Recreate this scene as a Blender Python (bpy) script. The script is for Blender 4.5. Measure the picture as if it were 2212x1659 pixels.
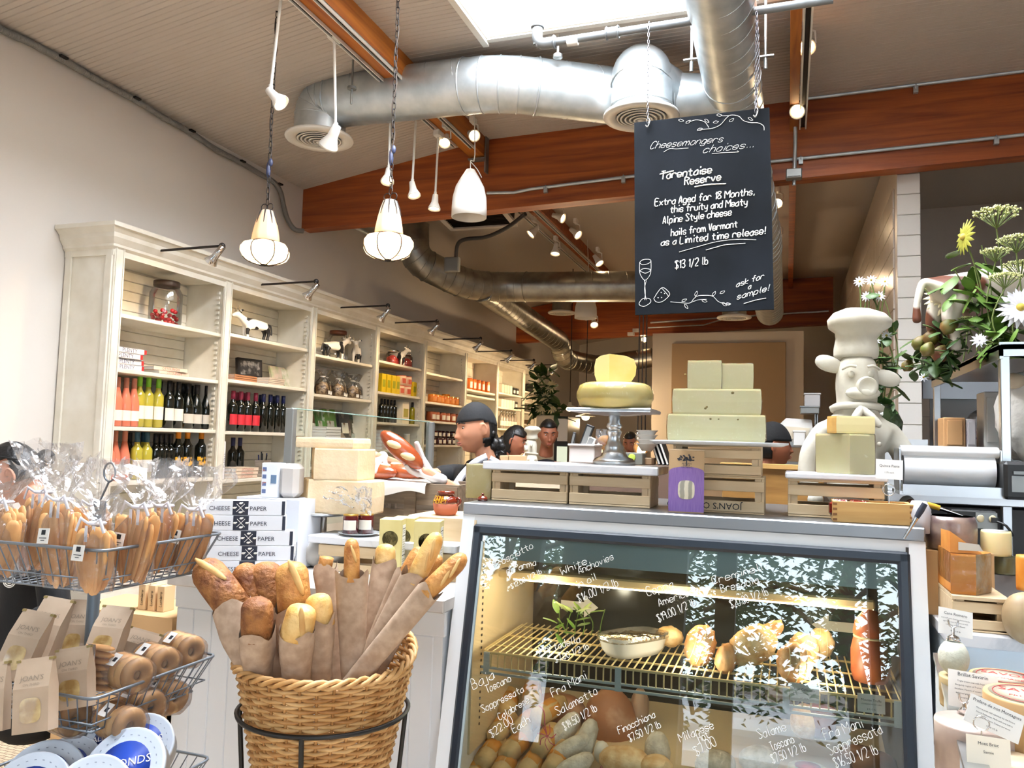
import bpy, math, random
from mathutils import Vector as V, Matrix, Euler, noise
for _o in list(bpy.data.objects): bpy.data.objects.remove(_o)
SC=bpy.context.scene; COL=SC.collection; PI=math.pi
rnd=random.Random(7)
# ---------------- camera (hand held, tilted a little) ----------------
CAM=V((0,0,1.5))
R0=V((0.94542472,0.32462403,0.02813084)); U0=V((-0.00330191,-0.07678397,0.99704229)); F0=V((-0.32582388,0.94272131,0.07152158))
FPX=1725.0
cam=bpy.data.cameras.new('camera'); cam.sensor_fit='HORIZONTAL'; cam.sensor_width=36; cam.lens=36*FPX/2212; cam.clip_start=.05; cam.clip_end=200
co=bpy.data.objects.new('camera',cam); COL.objects.link(co); SC.camera=co
co.matrix_world=Matrix(((R0.x,U0.x,-F0.x,CAM.x),(R0.y,U0.y,-F0.y,CAM.y),(R0.z,U0.z,-F0.z,CAM.z),(0,0,0,1)))
def at(u,v,x=None,y=None,z=None,d=None):
    """survey: the point of the room seen at a pixel of the photograph, on a plane x=, y=, z= or at depth d"""
    D=F0+R0*((u-1106)/FPX)+U0*((829.5-v)/FPX)
    t=x/D.x if x is not None else y/D.y if y is not None else (z-CAM.z)/D.z if z is not None else d
    return CAM+D*t
# ---------------- sky, daylight, exposure ----------------
SC.view_settings.view_transform='Standard'; SC.view_settings.look='None'; SC.view_settings.gamma=1
SC.view_settings.use_curve_mapping=False; SC.view_settings.exposure=0.3
SC.cycles.use_denoising=True; SC.cycles.max_bounces=10; SC.cycles.transparent_max_bounces=24; SC.cycles.diffuse_bounces=5
SC.cycles.glossy_bounces=4; SC.cycles.transmission_bounces=8; SC.cycles.sample_clamp_indirect=6; SC.cycles.caustics_reflective=False; SC.cycles.caustics_refractive=False
W=bpy.data.worlds.new('sky'); SC.world=W; W.use_nodes=True
_bg=W.node_tree.nodes['Background']; _bg.inputs[0].default_value=(.76,.88,1,1); _bg.inputs[1].default_value=7.5
def portal(loc,rot,sx,sy):
    l=bpy.data.lights.new('daylight_opening','AREA'); l.shape='RECTANGLE'; l.size=sx; l.size_y=sy; l.cycles.is_portal=True
    o=bpy.data.objects.new('daylight_opening',l); COL.objects.link(o); o.location=loc; o.rotation_euler=rot
portal((-.05,-2.9,2.1),(PI/2,0,0),7.6,2.7)          # shop front (light enters towards +y)
def lamp(kind,loc,power,col,size=.03,aim=None,spot=1.2,blend=.6):
    l=bpy.data.lights.new('lamp_light',kind); l.energy=power; l.color=col
    l.shadow_soft_size=size
    if kind=='SPOT': l.spot_size=spot; l.spot_blend=blend
    o=bpy.data.objects.new('lamp_light',l); COL.objects.link(o); o.location=loc
    if aim is not None: o.rotation_euler=(V(aim)-V(loc)).to_track_quat('-Z','Y').to_euler()
    return o
WARM=(1,.72,.42)
# ---------------- mesh helpers ----------------
class MB:
    def __init__(s): s.v=[];s.f=[];s.mi=[];s.sm=[];s.k=0
    def add(s,vs,fs,M=None,smooth=False,k=None):
        b=len(s.v); k=s.k if k is None else k
        s.v+= [tuple(M@V(p)) for p in vs] if M is not None else [tuple(p) for p in vs]
        for f in fs: s.f.append(tuple(i+b for i in f)); s.mi.append(k); s.sm.append(smooth)
        return s
    def box(s,c,d,rz=0,bev=0,M=None,k=None):
        hx,hy,hz=d[0]/2,d[1]/2,d[2]/2
        T=Matrix.Translation(V(c))@Matrix.Rotation(rz,4,'Z')
        if M is not None: T=M@T
        if bev<=0:
            vs=[(x*hx,y*hy,z*hz) for x in(-1,1) for y in(-1,1) for z in(-1,1)]
            fs=[(0,1,3,2),(4,6,7,5),(0,4,5,1),(2,3,7,6),(0,2,6,4),(1,5,7,3)]
            return s.add(vs,fs,T,k=k)
        b=min(bev,hx*.95,hy*.95,hz*.95); vs=[];I={}
        for x in(-1,1):
            for y in(-1,1):
                for z in(-1,1):
                    for a in range(3):
                        I[x,y,z,a]=len(vs); p=[x*(hx-b),y*(hy-b),z*(hz-b)]; p[a]=(hx,hy,hz)[a]*(x,y,z)[a]; vs.append(p)
        fs=[]
        def quad(q,nrm):
            P=[V(vs[i]) for i in q]; n=(P[1]-P[0]).cross(P[2]-P[0])
            fs.append(tuple(q) if n.dot(nrm)>0 else tuple(reversed(q)))
        for a in range(3):
            o=[i for i in range(3) if i!=a]
            for sg in(-1,1):
                q=[]
                for t in((-1,-1),(1,-1),(1,1),(-1,1)):
                    c3=[0,0,0]; c3[a]=sg; c3[o[0]],c3[o[1]]=t; q.append(I[(*c3,a)])
                n=V((0,0,0)); n[a]=sg; quad(q,n)
            for s1 in(-1,1):
                for s2 in(-1,1):
                    c1=[0,0,0];c1[o[0]]=s1;c1[o[1]]=s2; A=list(c1);A[a]=-1;B=list(c1);B[a]=1
                    n=V((0,0,0)); n[o[0]]=s1;n[o[1]]=s2
                    quad([I[(*A,o[0])],I[(*B,o[0])],I[(*B,o[1])],I[(*A,o[1])]],n)
        for x in(-1,1):
            for y in(-1,1):
                for z in(-1,1): quad([I[x,y,z,0],I[x,y,z,1],I[x,y,z,2]],V((x,y,z)))
        return s.add(vs,fs,T,k=k)
    def tube(s,pts,r,n=8,closed=False,caps=True,smooth=True,M=None,k=None,sq=1,up=None):
        pts=[V(p) for p in pts]; N=len(pts); vs=[]; fs=[]
        R=(lambda i:r[i]) if isinstance(r,(list,tuple)) else (lambda i:r)
        prev=None
        for i,p in enumerate(pts):
            a=pts[(i-1)%N] if (closed or i>0) else p; b=pts[(i+1)%N] if (closed or i<N-1) else p
            t=(b-a); t=t.normalized() if t.length>1e-9 else V((0,0,1))
            if prev is None:
                h=V(up) if up else (V((0,0,1)) if abs(t.z)<.9 else V((1,0,0))); nx=(h-t*h.dot(t)).normalized()
            else:
                nx=prev-t*prev.dot(t); nx=nx.normalized() if nx.length>1e-6 else t.orthogonal().normalized()
            prev=nx; ny=t.cross(nx)
            for j in range(n):
                an=2*PI*j/n; vs.append(p+nx*(math.cos(an)*R(i))+ny*(math.sin(an)*R(i)*sq))
        for i in range(N if closed else N-1):
            for j in range(n):
                a=i*n+j;b=i*n+(j+1)%n;c=((i+1)%N)*n+(j+1)%n;d=((i+1)%N)*n+j; fs.append((a,b,c,d))
        s.add(vs,fs,M,smooth,k)
        if caps and not closed:
            s.add([vs[j] for j in range(n)],[tuple(reversed(range(n)))],M,False,k); s.add(vs[-n:],[tuple(range(n))],M,False,k)
        return s
    def cyl(s,a,b,r,n=12,r2=None,**kw): return s.tube([a,b],[r,r if r2 is None else r2],n,**kw)
    def lathe(s,prof,n=24,c=(0,0,0),M=None,smooth=True,k=None,fn=None):
        vs=[];fs=[]; c=V(c)
        for (r,z) in prof:
            for j in range(n):
                an=2*PI*j/n; q=r*(fn(an,z) if fn else 1); vs.append(c+V((q*math.cos(an),q*math.sin(an),z)))
        for i in range(len(prof)-1):
            for j in range(n): fs.append((i*n+j,i*n+(j+1)%n,(i+1)*n+(j+1)%n,(i+1)*n+j))
        if prof[0][0]>1e-4: fs.append(tuple(reversed(range(n))))
        if prof[-1][0]>1e-4: fs.append(tuple(range(len(vs)-n,len(vs))))
        return s.add(vs,fs,M,smooth,k)
    def ell(s,c,r,nu=14,nv=9,M=None,k=None,fn=None):
        vs=[];fs=[];c=V(c)
        for i in range(nv+1):
            th=PI*i/nv
            for j in range(nu):
                ph=2*PI*j/nu; d=V((math.sin(th)*math.cos(ph),math.sin(th)*math.sin(ph),-math.cos(th)))
                q=fn(d) if fn else 1; vs.append(c+V((d.x*r[0]*q,d.y*r[1]*q,d.z*r[2]*q)))
        for i in range(nv):
            for j in range(nu): fs.append((i*nu+j,i*nu+(j+1)%nu,(i+1)*nu+(j+1)%nu,(i+1)*nu+j))
        return s.add(vs,fs,M,True,k)
    def prism(s,poly,z0,z1,M=None,k=None,smooth=False,top=None):
        n=len(poly); tp=top or poly; vs=[(p[0],p[1],z0) for p in poly]+[(p[0],p[1],z1) for p in tp]
        fs=[tuple(reversed(range(n))),tuple(range(n,2*n))]; s.add(vs,fs,M,False,k)
        return s.add(vs,[(i,(i+1)%n,n+(i+1)%n,n+i) for i in range(n)],M,smooth,k)
    def quad(s,a,b,c,d,k=None,M=None): return s.add([a,b,c,d],[(0,1,2,3)],M,False,k)
    def grid(s,fn,nu,nv,M=None,k=None,smooth=True,closed=False):
        vs=[fn(i/nu,j/nv) for i in range(nu+(0 if closed else 1)) for j in range(nv+1)]; fs=[]; w=nv+1; NU=nu if closed else nu+1
        for i in range(nu):
            for j in range(nv): fs.append((i*w+j,((i+1)%NU)*w+j,((i+1)%NU)*w+j+1,i*w+j+1))
        return s.add(vs,fs,M,smooth,k)
    def text(s,body,M,size,k=None,depth=0,align='CENTER'):
        c=bpy.data.curves.new('t','FONT'); c.body=body; c.size=size; c.align_x=align; c.extrude=depth; c.resolution_u=2
        o=bpy.data.objects.new('t',c); me=bpy.data.meshes.new_from_object(o)
        s.add([tuple(v.co) for v in me.vertices],[tuple(p.vertices) for p in me.polygons],M,False,k)
        bpy.data.meshes.remove(me); bpy.data.objects.remove(o); bpy.data.curves.remove(c); return s
    def mesh(s,name,mats):
        me=bpy.data.meshes.new(name); me.from_pydata(s.v,[],s.f)
        for m in (mats if isinstance(mats,(list,tuple)) else [mats]): me.materials.append(m)
        me.polygons.foreach_set('material_index',s.mi); me.polygons.foreach_set('use_smooth',s.sm); me.update(); return me
    def obj(s,name,mats,parent=None,world=False,loc=None,kind=None,label=None):
        """link as one object; world=True: the points are room coordinates, shifted into the parent's frame"""
        if parent is not None and world:
            I=parent.matrix_basis.inverted() if parent.parent is None else (parent.parent.matrix_basis@parent.matrix_basis).inverted()
            s.v=[tuple(I@V(p)) for p in s.v]
        elif parent is None and loc is not None:
            L=V(loc); s.v=[tuple(V(p)-L) for p in s.v]
        o=bpy.data.objects.new(name,s.mesh(name,mats)); COL.objects.link(o)
        if parent is not None: o.parent=parent
        elif loc is not None: o.location=loc
        if kind: o['kind']=kind
        if label: o['label']=label
        return o
def tag(o,label,cat,group=None,kind=None):
    o['label']=label; o['category']=cat
    if group: o['group']=group
    if kind: o['kind']=kind
    return o
def thing(name,label,cat,loc=(0,0,0),rz=0,group=None,kind=None):
    o=bpy.data.objects.new(name,None); COL.objects.link(o); o.location=loc; o.rotation_euler=(0,0,rz); o.empty_display_size=.05
    o.matrix_basis=Matrix.Translation(V(loc))@Matrix.Rotation(rz,4,'Z')
    return tag(o,label,cat,group,kind)
def kids(o): return [c for c in bpy.data.objects if c.parent==o]
KIDS={}
def dup(root,loc,rz=None,label=None,group=None,scale=None,rot=None):
    if root.name not in KIDS: KIDS[root.name]=[(c,kids(c)) for c in kids(root)]
    r=root.copy(); COL.objects.link(r); r.location=loc
    if rz is not None: r.rotation_euler=(0,0,rz)
    if rot is not None: r.rotation_euler=rot
    if scale is not None: r.scale=(scale,)*3 if not isinstance(scale,tuple) else scale
    if label: r['label']=label
    if group: r['group']=group
    for c,gs in KIDS[root.name]:
        n=c.copy(); COL.objects.link(n); n.parent=r
        for g in gs:
            q=g.copy(); COL.objects.link(q); q.parent=n
    return r
def struct(name,mb,mats): 
    o=mb.obj(name,mats); o['kind']='structure'; return o
ORD=['first','second','third','fourth','fifth','sixth','seventh','eighth','ninth','tenth','eleventh','twelfth','thirteenth','fourteenth']
def smooth(pts,n=4,closed=False):
    P=[V(p) for p in pts]; N=len(P); out=[]
    if N<3: return P
    for i in range(N if closed else N-1):
        p0=P[i-1] if (i>0 or closed) else P[i]; p1=P[i]; p2=P[(i+1)%N]; p3=P[(i+2)%N] if (closed or i+2<N) else p2
        for j in range(n):
            t=j/n; out.append(.5*((2*p1)+(p2-p0)*t+(2*p0-5*p1+4*p2-p3)*t*t+(3*p1-p0-3*p2+p3)*t**3))
    if not closed: out.append(P[-1])
    return out
def frame(o,ex,ey,ez=None):
    ex=V(ex);ey=V(ey); ez=ex.cross(ey) if ez is None else V(ez); o=V(o)
    return Matrix(((ex.x,ey.x,ez.x,o.x),(ex.y,ey.y,ez.y,o.y),(ex.z,ey.z,ez.z,o.z),(0,0,0,1)))
# ---------------- materials ----------------
def hx(h):
    h=h.lstrip('#'); c=[int(h[i:i+2],16)/255 for i in(0,2,4)]
    return tuple((x/12.92 if x<=.04045 else ((x+.055)/1.055)**2.4) for x in c)+(1,)
MATS={}
def mat(name,col='#cccccc',rough=.5,metal=0,col2=None,scale=6,stretch=(1,1,1),kind='noise',detail=4,lo=.35,hi=.65,bump=0,bscale=60,coat=0,sss=0,emit=None,es=0,alpha=1,spec=.5,dist=0,trans=0):
    if name in MATS: return MATS[name]
    m=bpy.data.materials.new(name); m.use_nodes=True; nt=m.node_tree; N=nt.nodes; L=nt.links; b=N['Principled BSDF']
    b.inputs['Base Color'].default_value=hx(col); b.inputs['Roughness'].default_value=rough; b.inputs['Metallic'].default_value=metal
    b.inputs['Coat Weight'].default_value=coat; b.inputs['Alpha'].default_value=alpha; b.inputs['Specular IOR Level'].default_value=spec
    b.inputs['Transmission Weight'].default_value=trans
    if sss: b.inputs['Subsurface Weight'].default_value=sss; b.inputs['Subsurface Radius'].default_value=(.02,.012,.006); b.inputs['Subsurface Scale'].default_value=.5
    if emit: b.inputs['Emission Color'].default_value=hx(emit); b.inputs['Emission Strength'].default_value=es
    if col2 or bump:
        tc=N.new('ShaderNodeTexCoord'); mp=N.new('ShaderNodeMapping'); mp.inputs['Scale'].default_value=stretch; L.new(tc.outputs['Object'],mp.inputs['Vector'])
    if col2:
        if kind=='noise': t=N.new('ShaderNodeTexNoise'); t.inputs['Scale'].default_value=scale; t.inputs['Detail'].default_value=detail; t.inputs['Distortion'].default_value=dist; out=t.outputs['Fac']
        elif kind=='voronoi': t=N.new('ShaderNodeTexVoronoi'); t.inputs['Scale'].default_value=scale; out=t.outputs['Distance']
        elif kind=='wave': t=N.new('ShaderNodeTexWave'); t.inputs['Scale'].default_value=scale; t.inputs['Distortion'].default_value=dist; t.inputs['Detail'].default_value=detail; out=t.outputs['Fac']
        L.new(mp.outputs['Vector'],t.inputs['Vector'])
        r=N.new('ShaderNodeValToRGB'); r.color_ramp.elements[0].color=hx(col); r.color_ramp.elements[1].color=hx(col2)
        r.color_ramp.elements[0].position=lo; r.color_ramp.elements[1].position=hi
        L.new(out,r.inputs['Fac']); L.new(r.outputs['Color'],b.inputs['Base Color'])
    if bump:
        n=N.new('ShaderNodeTexNoise'); n.inputs['Scale'].default_value=bscale; n.inputs['Detail'].default_value=3; L.new(mp.outputs['Vector'],n.inputs['Vector'])
        bp=N.new('ShaderNodeBump'); bp.inputs['Strength'].default_value=min(1,bump); bp.inputs['Distance'].default_value=.01; L.new(n.outputs['Fac'],bp.inputs['Height']); L.new(bp.outputs['Normal'],b.inputs['Normal'])
    MATS[name]=m; return m
def clear(name,tint='#ffffff',gloss=.05,rough=.02,mul=1.0,bump=0,bscale=20,haze=0):
    """thin clear sheet (pane, film): Fresnel reflection over see-through"""
    if name in MATS: return MATS[name]
    m=bpy.data.materials.new(name); m.use_nodes=True; nt=m.node_tree; N=nt.nodes; L=nt.links; N.remove(N['Principled BSDF'])
    t=N.new('ShaderNodeBsdfTransparent'); t.inputs[0].default_value=hx(tint); g=N.new('ShaderNodeBsdfGlossy'); g.inputs['Roughness'].default_value=rough
    f=N.new('ShaderNodeFresnel'); f.inputs['IOR'].default_value=1.5; mm=N.new('ShaderNodeMath'); mm.operation='MULTIPLY_ADD'; mm.inputs[1].default_value=mul; mm.inputs[2].default_value=gloss; mm.use_clamp=True
    mx=N.new('ShaderNodeMixShader'); L.new(f.outputs[0],mm.inputs[0]); L.new(mm.outputs[0],mx.inputs[0]); L.new(t.outputs[0],mx.inputs[1]); L.new(g.outputs[0],mx.inputs[2]); _o=mx
    if haze:
        df=N.new('ShaderNodeBsdfDiffuse'); df.inputs[0].default_value=(.9,.9,.92,1); _o=N.new('ShaderNodeMixShader'); _o.inputs[0].default_value=haze; L.new(mx.outputs[0],_o.inputs[1]); L.new(df.outputs[0],_o.inputs[2])
    L.new(_o.outputs[0],N['Material Output'].inputs[0])
    if bump:
        tc=N.new('ShaderNodeTexCoord'); n=N.new('ShaderNodeTexNoise'); n.inputs['Scale'].default_value=bscale; L.new(tc.outputs['Object'],n.inputs['Vector']); bp=N.new('ShaderNodeBump'); bp.inputs['Strength'].default_value=bump; bp.inputs['Distance'].default_value=.02; L.new(n.outputs['Fac'],bp.inputs['Height']); L.new(bp.outputs['Normal'],g.inputs['Normal']); L.new(bp.outputs['Normal'],f.inputs['Normal'])
    MATS[name]=m; return m
m_wall=mat('white_plaster','#d8d2cb',.85,bump=.05,bscale=30)
m_ceil=mat('painted_boards','#c2b8ae',.7)
m_white=mat('white_paint','#e6e2d8',.45)
m_shelf=mat('cream_paint','#e4dfd2',.5,col2='#d6cfbe',scale=5)
m_beam=mat('red_brown_timber','#7a3415',.5,col2='#b55f26',scale=3.2,stretch=(.35,6,6),detail=6,dist=.6,lo=.3,hi=.72,bump=.1,bscale=20)
m_beamy=mat('orange_timber','#8a4413',.5,col2='#c47a2c',scale=3.2,stretch=(6,.35,6),detail=6,dist=.6,lo=.3,hi=.72)
m_galv=mat('galvanised_steel','#bcc6cb',.42,.8,col2='#d3dade',scale=9)
m_galvd=mat('dull_galvanised_steel','#8d8b84',.36,1,col2='#a8a69e',scale=9)
m_steel=mat('brushed_steel','#c4c7c9',.28,1)
m_chrome=mat('chrome','#d8d8d8',.12,1)
m_iron=mat('dark_iron','#2a2523',.5,.6)
m_black=mat('black_plastic','#141516',.45)
m_wplast=mat('white_plastic','#e9e6df',.4)
m_grey=mat('grey_metal','#8c8e8d',.45,.7)
m_pine=mat('pale_pine','#d9c3a0',.55,col2='#c3a67c',scale=4,stretch=(1,8,8),detail=5,lo=.3,hi=.8)
m_paper=mat('white_paper','#e9e7e2',.8)
m_ink=mat('dark_ink','#22252b',.8)
m_chalk=mat('white_chalk','#f2f2ee',.9)
# ---------------- handwriting: single-stroke letters on a 0-6 x 0-9 grid (baseline 2, x-height 6) ----------------
_G="""a46 36 15 04 03 12 32 44 46 42;b09 02|04 16 36 45 43 32 12 03;c45 36 16 05 03 12 32 43;d45 36 16 04 03 12 32 44|49 42;e04 44 45 36 16 05 03 12 32 43;f48 39 28 22|06 46;g45 36 16 04 03 12 32 44|46 41 30 10 01;h09 02|04 16 36 45 42;i16 12|18 19;j26 21 10|28 29;k09 02|46 04 42;l19 13 22;m06 02|05 16 26 34 32|34 46 56 64 62;n06 02|04 16 36 45 42;o16 04 03 12 32 43 45 36 16;p06 00|05 16 36 45 43 32 12 03;q46 40|45 36 16 04 03 12 32 43;r06 02|04 16 36 45;s45 36 16 05 14 34 43 32 12 03;t28 23 32 42|06 46;u06 03 12 32 43 46 42;v06 22 46;w06 12 35 52 66;x06 42|46 02;y06 04 13 33 44|46 41 30 10;z06 46 02 42;A02 29 42|14 34;B02 09 29 38 37 26 06|26 45 43 32 02;C48 39 19 07 04 12 32 43;D02 09 29 47 44 22 02;E49 09 02 42|06 36;F49 09 02|06 36;G48 39 19 07 04 12 32 44 45 25;H09 02|49 42|06 46;I19 12;J39 33 22 12 03;K09 02|49 05 42;L09 02 42;M02 09 35 69 62;N02 09 42 49;O19 07 04 12 32 44 47 39 19;P02 09 29 48 47 26 06;Q19 07 04 12 32 44 47 39 19|34 52;R02 09 29 48 47 26 06|26 42;S48 39 19 08 17 35 44 43 32 12 03;T09 49|29 22;U09 04 12 32 44 49;V09 22 49;W09 12 36 52 69;Y09 26 49|26 22;Z09 49 02 42;019 07 04 12 32 44 47 39 19;117 29 22;208 19 39 48 46 02 42;308 19 39 48 36 16|36 44 43 32 12 03;429 05 45|38 32;549 09 06 36 44 43 32 12 03;639 16 04 03 12 32 43 44 35 15 04;709 49 22;819 08 17 35 44 43 32 12 03 04 15 37 48 39 19;947 39 19 07 16 36 47 42;$48 39 19 08 17 35 44 43 32 12 03|29 21;/01 49;!19 14|12 13;'18 19;.12 13;,13 11;-05 35"""
GLY={g[0]:[[(int(p[0]),int(p[1])) for p in st.split()] for st in g[1:].split('|')] for g in _G.split(';')}
CURSIVE=set('')
def write(mb,text,M,xh,r,width=None,slant=.12,jit=.25,k=None,n=4,seed=1,sub=3):
    """strokes of a hand-written line; M maps (along, up, out); xh = x-height; width squeezes the line to a length"""
    q=random.Random(seed+len(text)); s=xh/4; x=0; S=[]
    for ch in text:
        if ch==' ': x+=3.4; continue
        w=0
        for st in GLY.get(ch,[]):
            P=[(x+px+q.uniform(-jit,jit)*.8+(py-2)*slant,py-2+q.uniform(-jit,jit)*.7) for px,py in st]
            w=max(w,max(p[0] for p in st)); S.append(P)
        x+=w+1.5
    sx=s if width is None else width/max(x,1)
    for P in S:
        pts=smooth([(a*sx,b*s,0) for a,b in P],sub) if len(P)>2 else [V((a*sx,b*s,0)) for a,b in P]
        mb.tube(pts,r,n,M=M,k=k)
def line(a,b):
    """frame of a line of writing from point a to point b on an upright surface"""
    a=V(a);b=V(b); ex=(b-a); L=ex.length; ex.normalize(); return ex,L
# ---------------- one continuous grown body from joints ----------------
def grow(joints,edges,levels=2,root=0,smooth_=True):
    """joints: [(x,y,z,r)] or [(x,y,z,rx,ry)]; returns (verts, faces) of one closed skin"""
    me=bpy.data.meshes.new('g'); me.from_pydata([j[:3] for j in joints],edges,[]); o=bpy.data.objects.new('g',me); COL.objects.link(o)
    m=o.modifiers.new('s','SKIN'); m.use_smooth_shade=True; m.branch_smoothing=.6
    sv=me.skin_vertices[0].data if me.skin_vertices else None
    if sv is None:
        bpy.context.view_layer.objects.active=o; me.attributes.new('x','FLOAT','POINT'); 
    for i,j in enumerate(joints): sv[i].radius=(j[3],j[4] if len(j)>4 else j[3]); sv[i].use_root=(i==root)
    u=o.modifiers.new('u','SUBSURF'); u.levels=levels; u.render_levels=levels
    dg=bpy.context.evaluated_depsgraph_get(); ev=o.evaluated_get(dg); m2=bpy.data.meshes.new_from_object(ev)
    vs=[tuple(v.co) for v in m2.vertices]; fs=[tuple(p.vertices) for p in m2.polygons]
    bpy.data.objects.remove(o); bpy.data.meshes.remove(me); bpy.data.meshes.remove(m2); return vs,fs
def remesh(vs,fs,vox=.007,sm=3):
    me=bpy.data.meshes.new('g'); me.from_pydata(vs,[],fs); o=bpy.data.objects.new('g',me); COL.objects.link(o); m=o.modifiers.new('r','REMESH'); m.mode='VOXEL'; m.voxel_size=vox; m.use_smooth_shade=True
    s=o.modifiers.new('s','SMOOTH'); s.iterations=sm; s.factor=.5; dg=bpy.context.evaluated_depsgraph_get(); m2=bpy.data.meshes.new_from_object(o.evaluated_get(dg)); r=[tuple(v.co) for v in m2.vertices],[tuple(p.vertices) for p in m2.polygons]
    bpy.data.objects.remove(o); bpy.data.meshes.remove(me); bpy.data.meshes.remove(m2); return r
# ================= setting =================
fl=MB(); fl.box((.2,6.8,-.05),(9.2,20,.1)); 
def floor_mat():
    m=bpy.data.materials.new('basketweave_mosaic'); m.use_nodes=True; N=m.node_tree.nodes; L=m.node_tree.links; b=N['Principled BSDF']; b.inputs['Roughness'].default_value=.35
    tc=N.new('ShaderNodeTexCoord'); br=N.new('ShaderNodeTexBrick'); br.inputs['Scale'].default_value=22; br.inputs['Color1'].default_value=hx('#d6c0a2'); br.inputs['Color2'].default_value=hx('#ccb494'); br.inputs['Mortar'].default_value=hx('#6e4f33'); br.inputs['Mortar Size'].default_value=.05; br.inputs['Row Height'].default_value=.5; br.inputs['Brick Width'].default_value=1
    L.new(tc.outputs['Object'],br.inputs['Vector']); L.new(br.outputs['Color'],b.inputs['Base Color']); return m
struct('floor',fl,floor_mat())
zc=lambda x: 3.73+(x+4.17)*.164 if x<-2.4 else 4.02+(x+2.4)*.0225
# left wall, right wall of the sales room, rear walls
b=MB(); b.box((-4.27,6.7,2.05),(.2,19.8,4.1)); struct('wall_left',b,m_wall)
b=MB(); b.box((4.1,6.7,2.15),(.2,19.8,4.3)); struct('wall_right',b,m_wall)
b=MB(); b.box((-.2,16.5,2.1),(8.4,.2,4.2)); struct('wall_rear',b,m_wall)
b=MB(); b.box((-.795,11.6,1.535),(2.0,.8,3.07)); struct('wall_projection',b,mat('warm_white_plaster','#cfc5b8',.85))
b=MB(); b.box((-.77,11.185,2.3),(1.5,.03,1.24),bev=.004); o=b.obj('wall_panel',mat('tan_fabric','#a98f70',.9)); tag(o,'tan fabric panel mounted on the white wall behind the cheese tower','wall panel')

b=MB(); b.box((.4,12.6,1.5),(.35,.3,3.0)); struct('wall_pier',b,m_wall)
# tiled partition at the kitchen: a wall seen end on, single column of square white tiles
b=MB(); b.box((.827,9.6,1.93),(.15,6.6,3.86)); pw=struct('wall_partition',b,mat('glossy_wall','#c9bfb4',.35))
tm=MB(); tm.box((0,0,0),(.153,.018,.148),bev=.004); me=tm.mesh('tile',mat('white_glazed_tile','#e3ded6',.15))
for i in range(23):
    o=bpy.data.objects.new('tile',me); COL.objects.link(o); o.parent=pw; o.location=(.827+rnd.uniform(-.0006,.0006),6.292+rnd.uniform(-.001,.001),.1+i*.152)
# tiles on its long face: glossy vertical tiles, built in rows
b=MB()
for i in range(22):
    for j in range(19):
        b.box((.747,6.6+j*.305,.2+i*.152),(.012,.3,.147),bev=.003)
b.obj('wall_tiles',mat('glossy_beige_tile','#c9bfb4',.25),pw,kind='stuff')
# kitchen beyond: rear wall of wide boards
b=MB(); b.box((2.5,9.3,2.05),(3.3,.2,4.3)); kw=struct('wall_kitchen',b,mat('kitchen_white','#d9d2cc',.6))
for i in range(7):
    b=MB(); b.box((2.45,9.185,.25+i*.463),(3.1,.03,.457),bev=.003); b.obj('panel',mat('kitchen_white','#d9d2cc',.6),kw)
# ceiling boards
Y0,YB,PITCH=-3.2,6.1,.085
SKX0,SKX1,SKY0,SKY1=-1.8,.55,1.3,4.53
def plank(x0,x1):
    xs=[x for x in (x0,-2.4,x1) if x0<=x<=x1]; xs=sorted(set(xs)); m=MB()
    pr=[(0,.006),(.0035,0),(.038,0),(.0415,.005),(.045,0),(.0795,0),(.083,.006),(.083,.03),(0,.03)]
    n=len(pr); vs=[(x,p[0],zc(x)+p[1]) for x in xs for p in pr]; fs=[]
    for i in range(len(xs)-1):
        for j in range(n): fs.append((i*n+j,(i+1)*n+j,(i+1)*n+(j+1)%n,i*n+(j+1)%n))
    fs+=[tuple(range(n)),tuple(reversed(range(len(vs)-n,len(vs))))]
    return m.add(vs,fs).mesh('plank',m_ceil)
b=MB(); cx=[-4.17,-2.4,4.1]
for a,c in((-4.17,-2.4),(-2.4,4.1)):
    b.add([(a,YB,zc(a)),(c,YB,zc(c)),(c,16.5,zc(c)-.15),(a,16.5,zc(a)-.15)],[(0,1,2,3)])
ceil=struct('ceiling',b,m_ceil)
PF,PL,PR=plank(-4.17,4.1),plank(-4.17,SKX0),plank(SKX1,4.1)
y=Y0
while y<YB:
    for me in ((PL,PR) if SKY0<y+.04<SKY1 else (PF,)):
        o=bpy.data.objects.new('plank',me); COL.objects.link(o); o.parent=ceil; o.location=(0,y,rnd.uniform(-.0008,.0008))
    y+=PITCH
# skylight shaft, white
b=MB(); z0=4.03
for c,d in (((SKX0-.02,(SKY0+SKY1)/2,z0+.42),(.04,SKY1-SKY0+.1,.9)),((SKX1+.02,(SKY0+SKY1)/2,z0+.45),(.04,SKY1-SKY0+.1,.9)),(((SKX0+SKX1)/2,SKY1+.02,z0+.44),(SKX1-SKX0,.04,.9)),(((SKX0+SKX1)/2,SKY0-.02,z0+.44),(SKX1-SKX0,.04,.9))): b.box(c,d)
struct('trim_1',b,m_white)
b=MB(); 
for c,d in (((SKX0-.02,(SKY0+SKY1)/2,z0+.005),(.06,SKY1-SKY0+.1,.02)),(((SKX0+SKX1)/2,SKY1+.02,z0+.012),(SKX1-SKX0,.06,.02))): b.box(c,d,bev=.004)
struct('trim_2',b,m_white)
# milky skylight pane, bright with the sky above it
b=MB(); b.box(((SKX0+SKX1)/2,(SKY0+SKY1)/2,z0+.86),(SKX1-SKX0,SKY1-SKY0,.02)); struct('window_9',b,mat('skylight_pane','#ffffff',.4,emit='#eef5ff',es=28))
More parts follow.
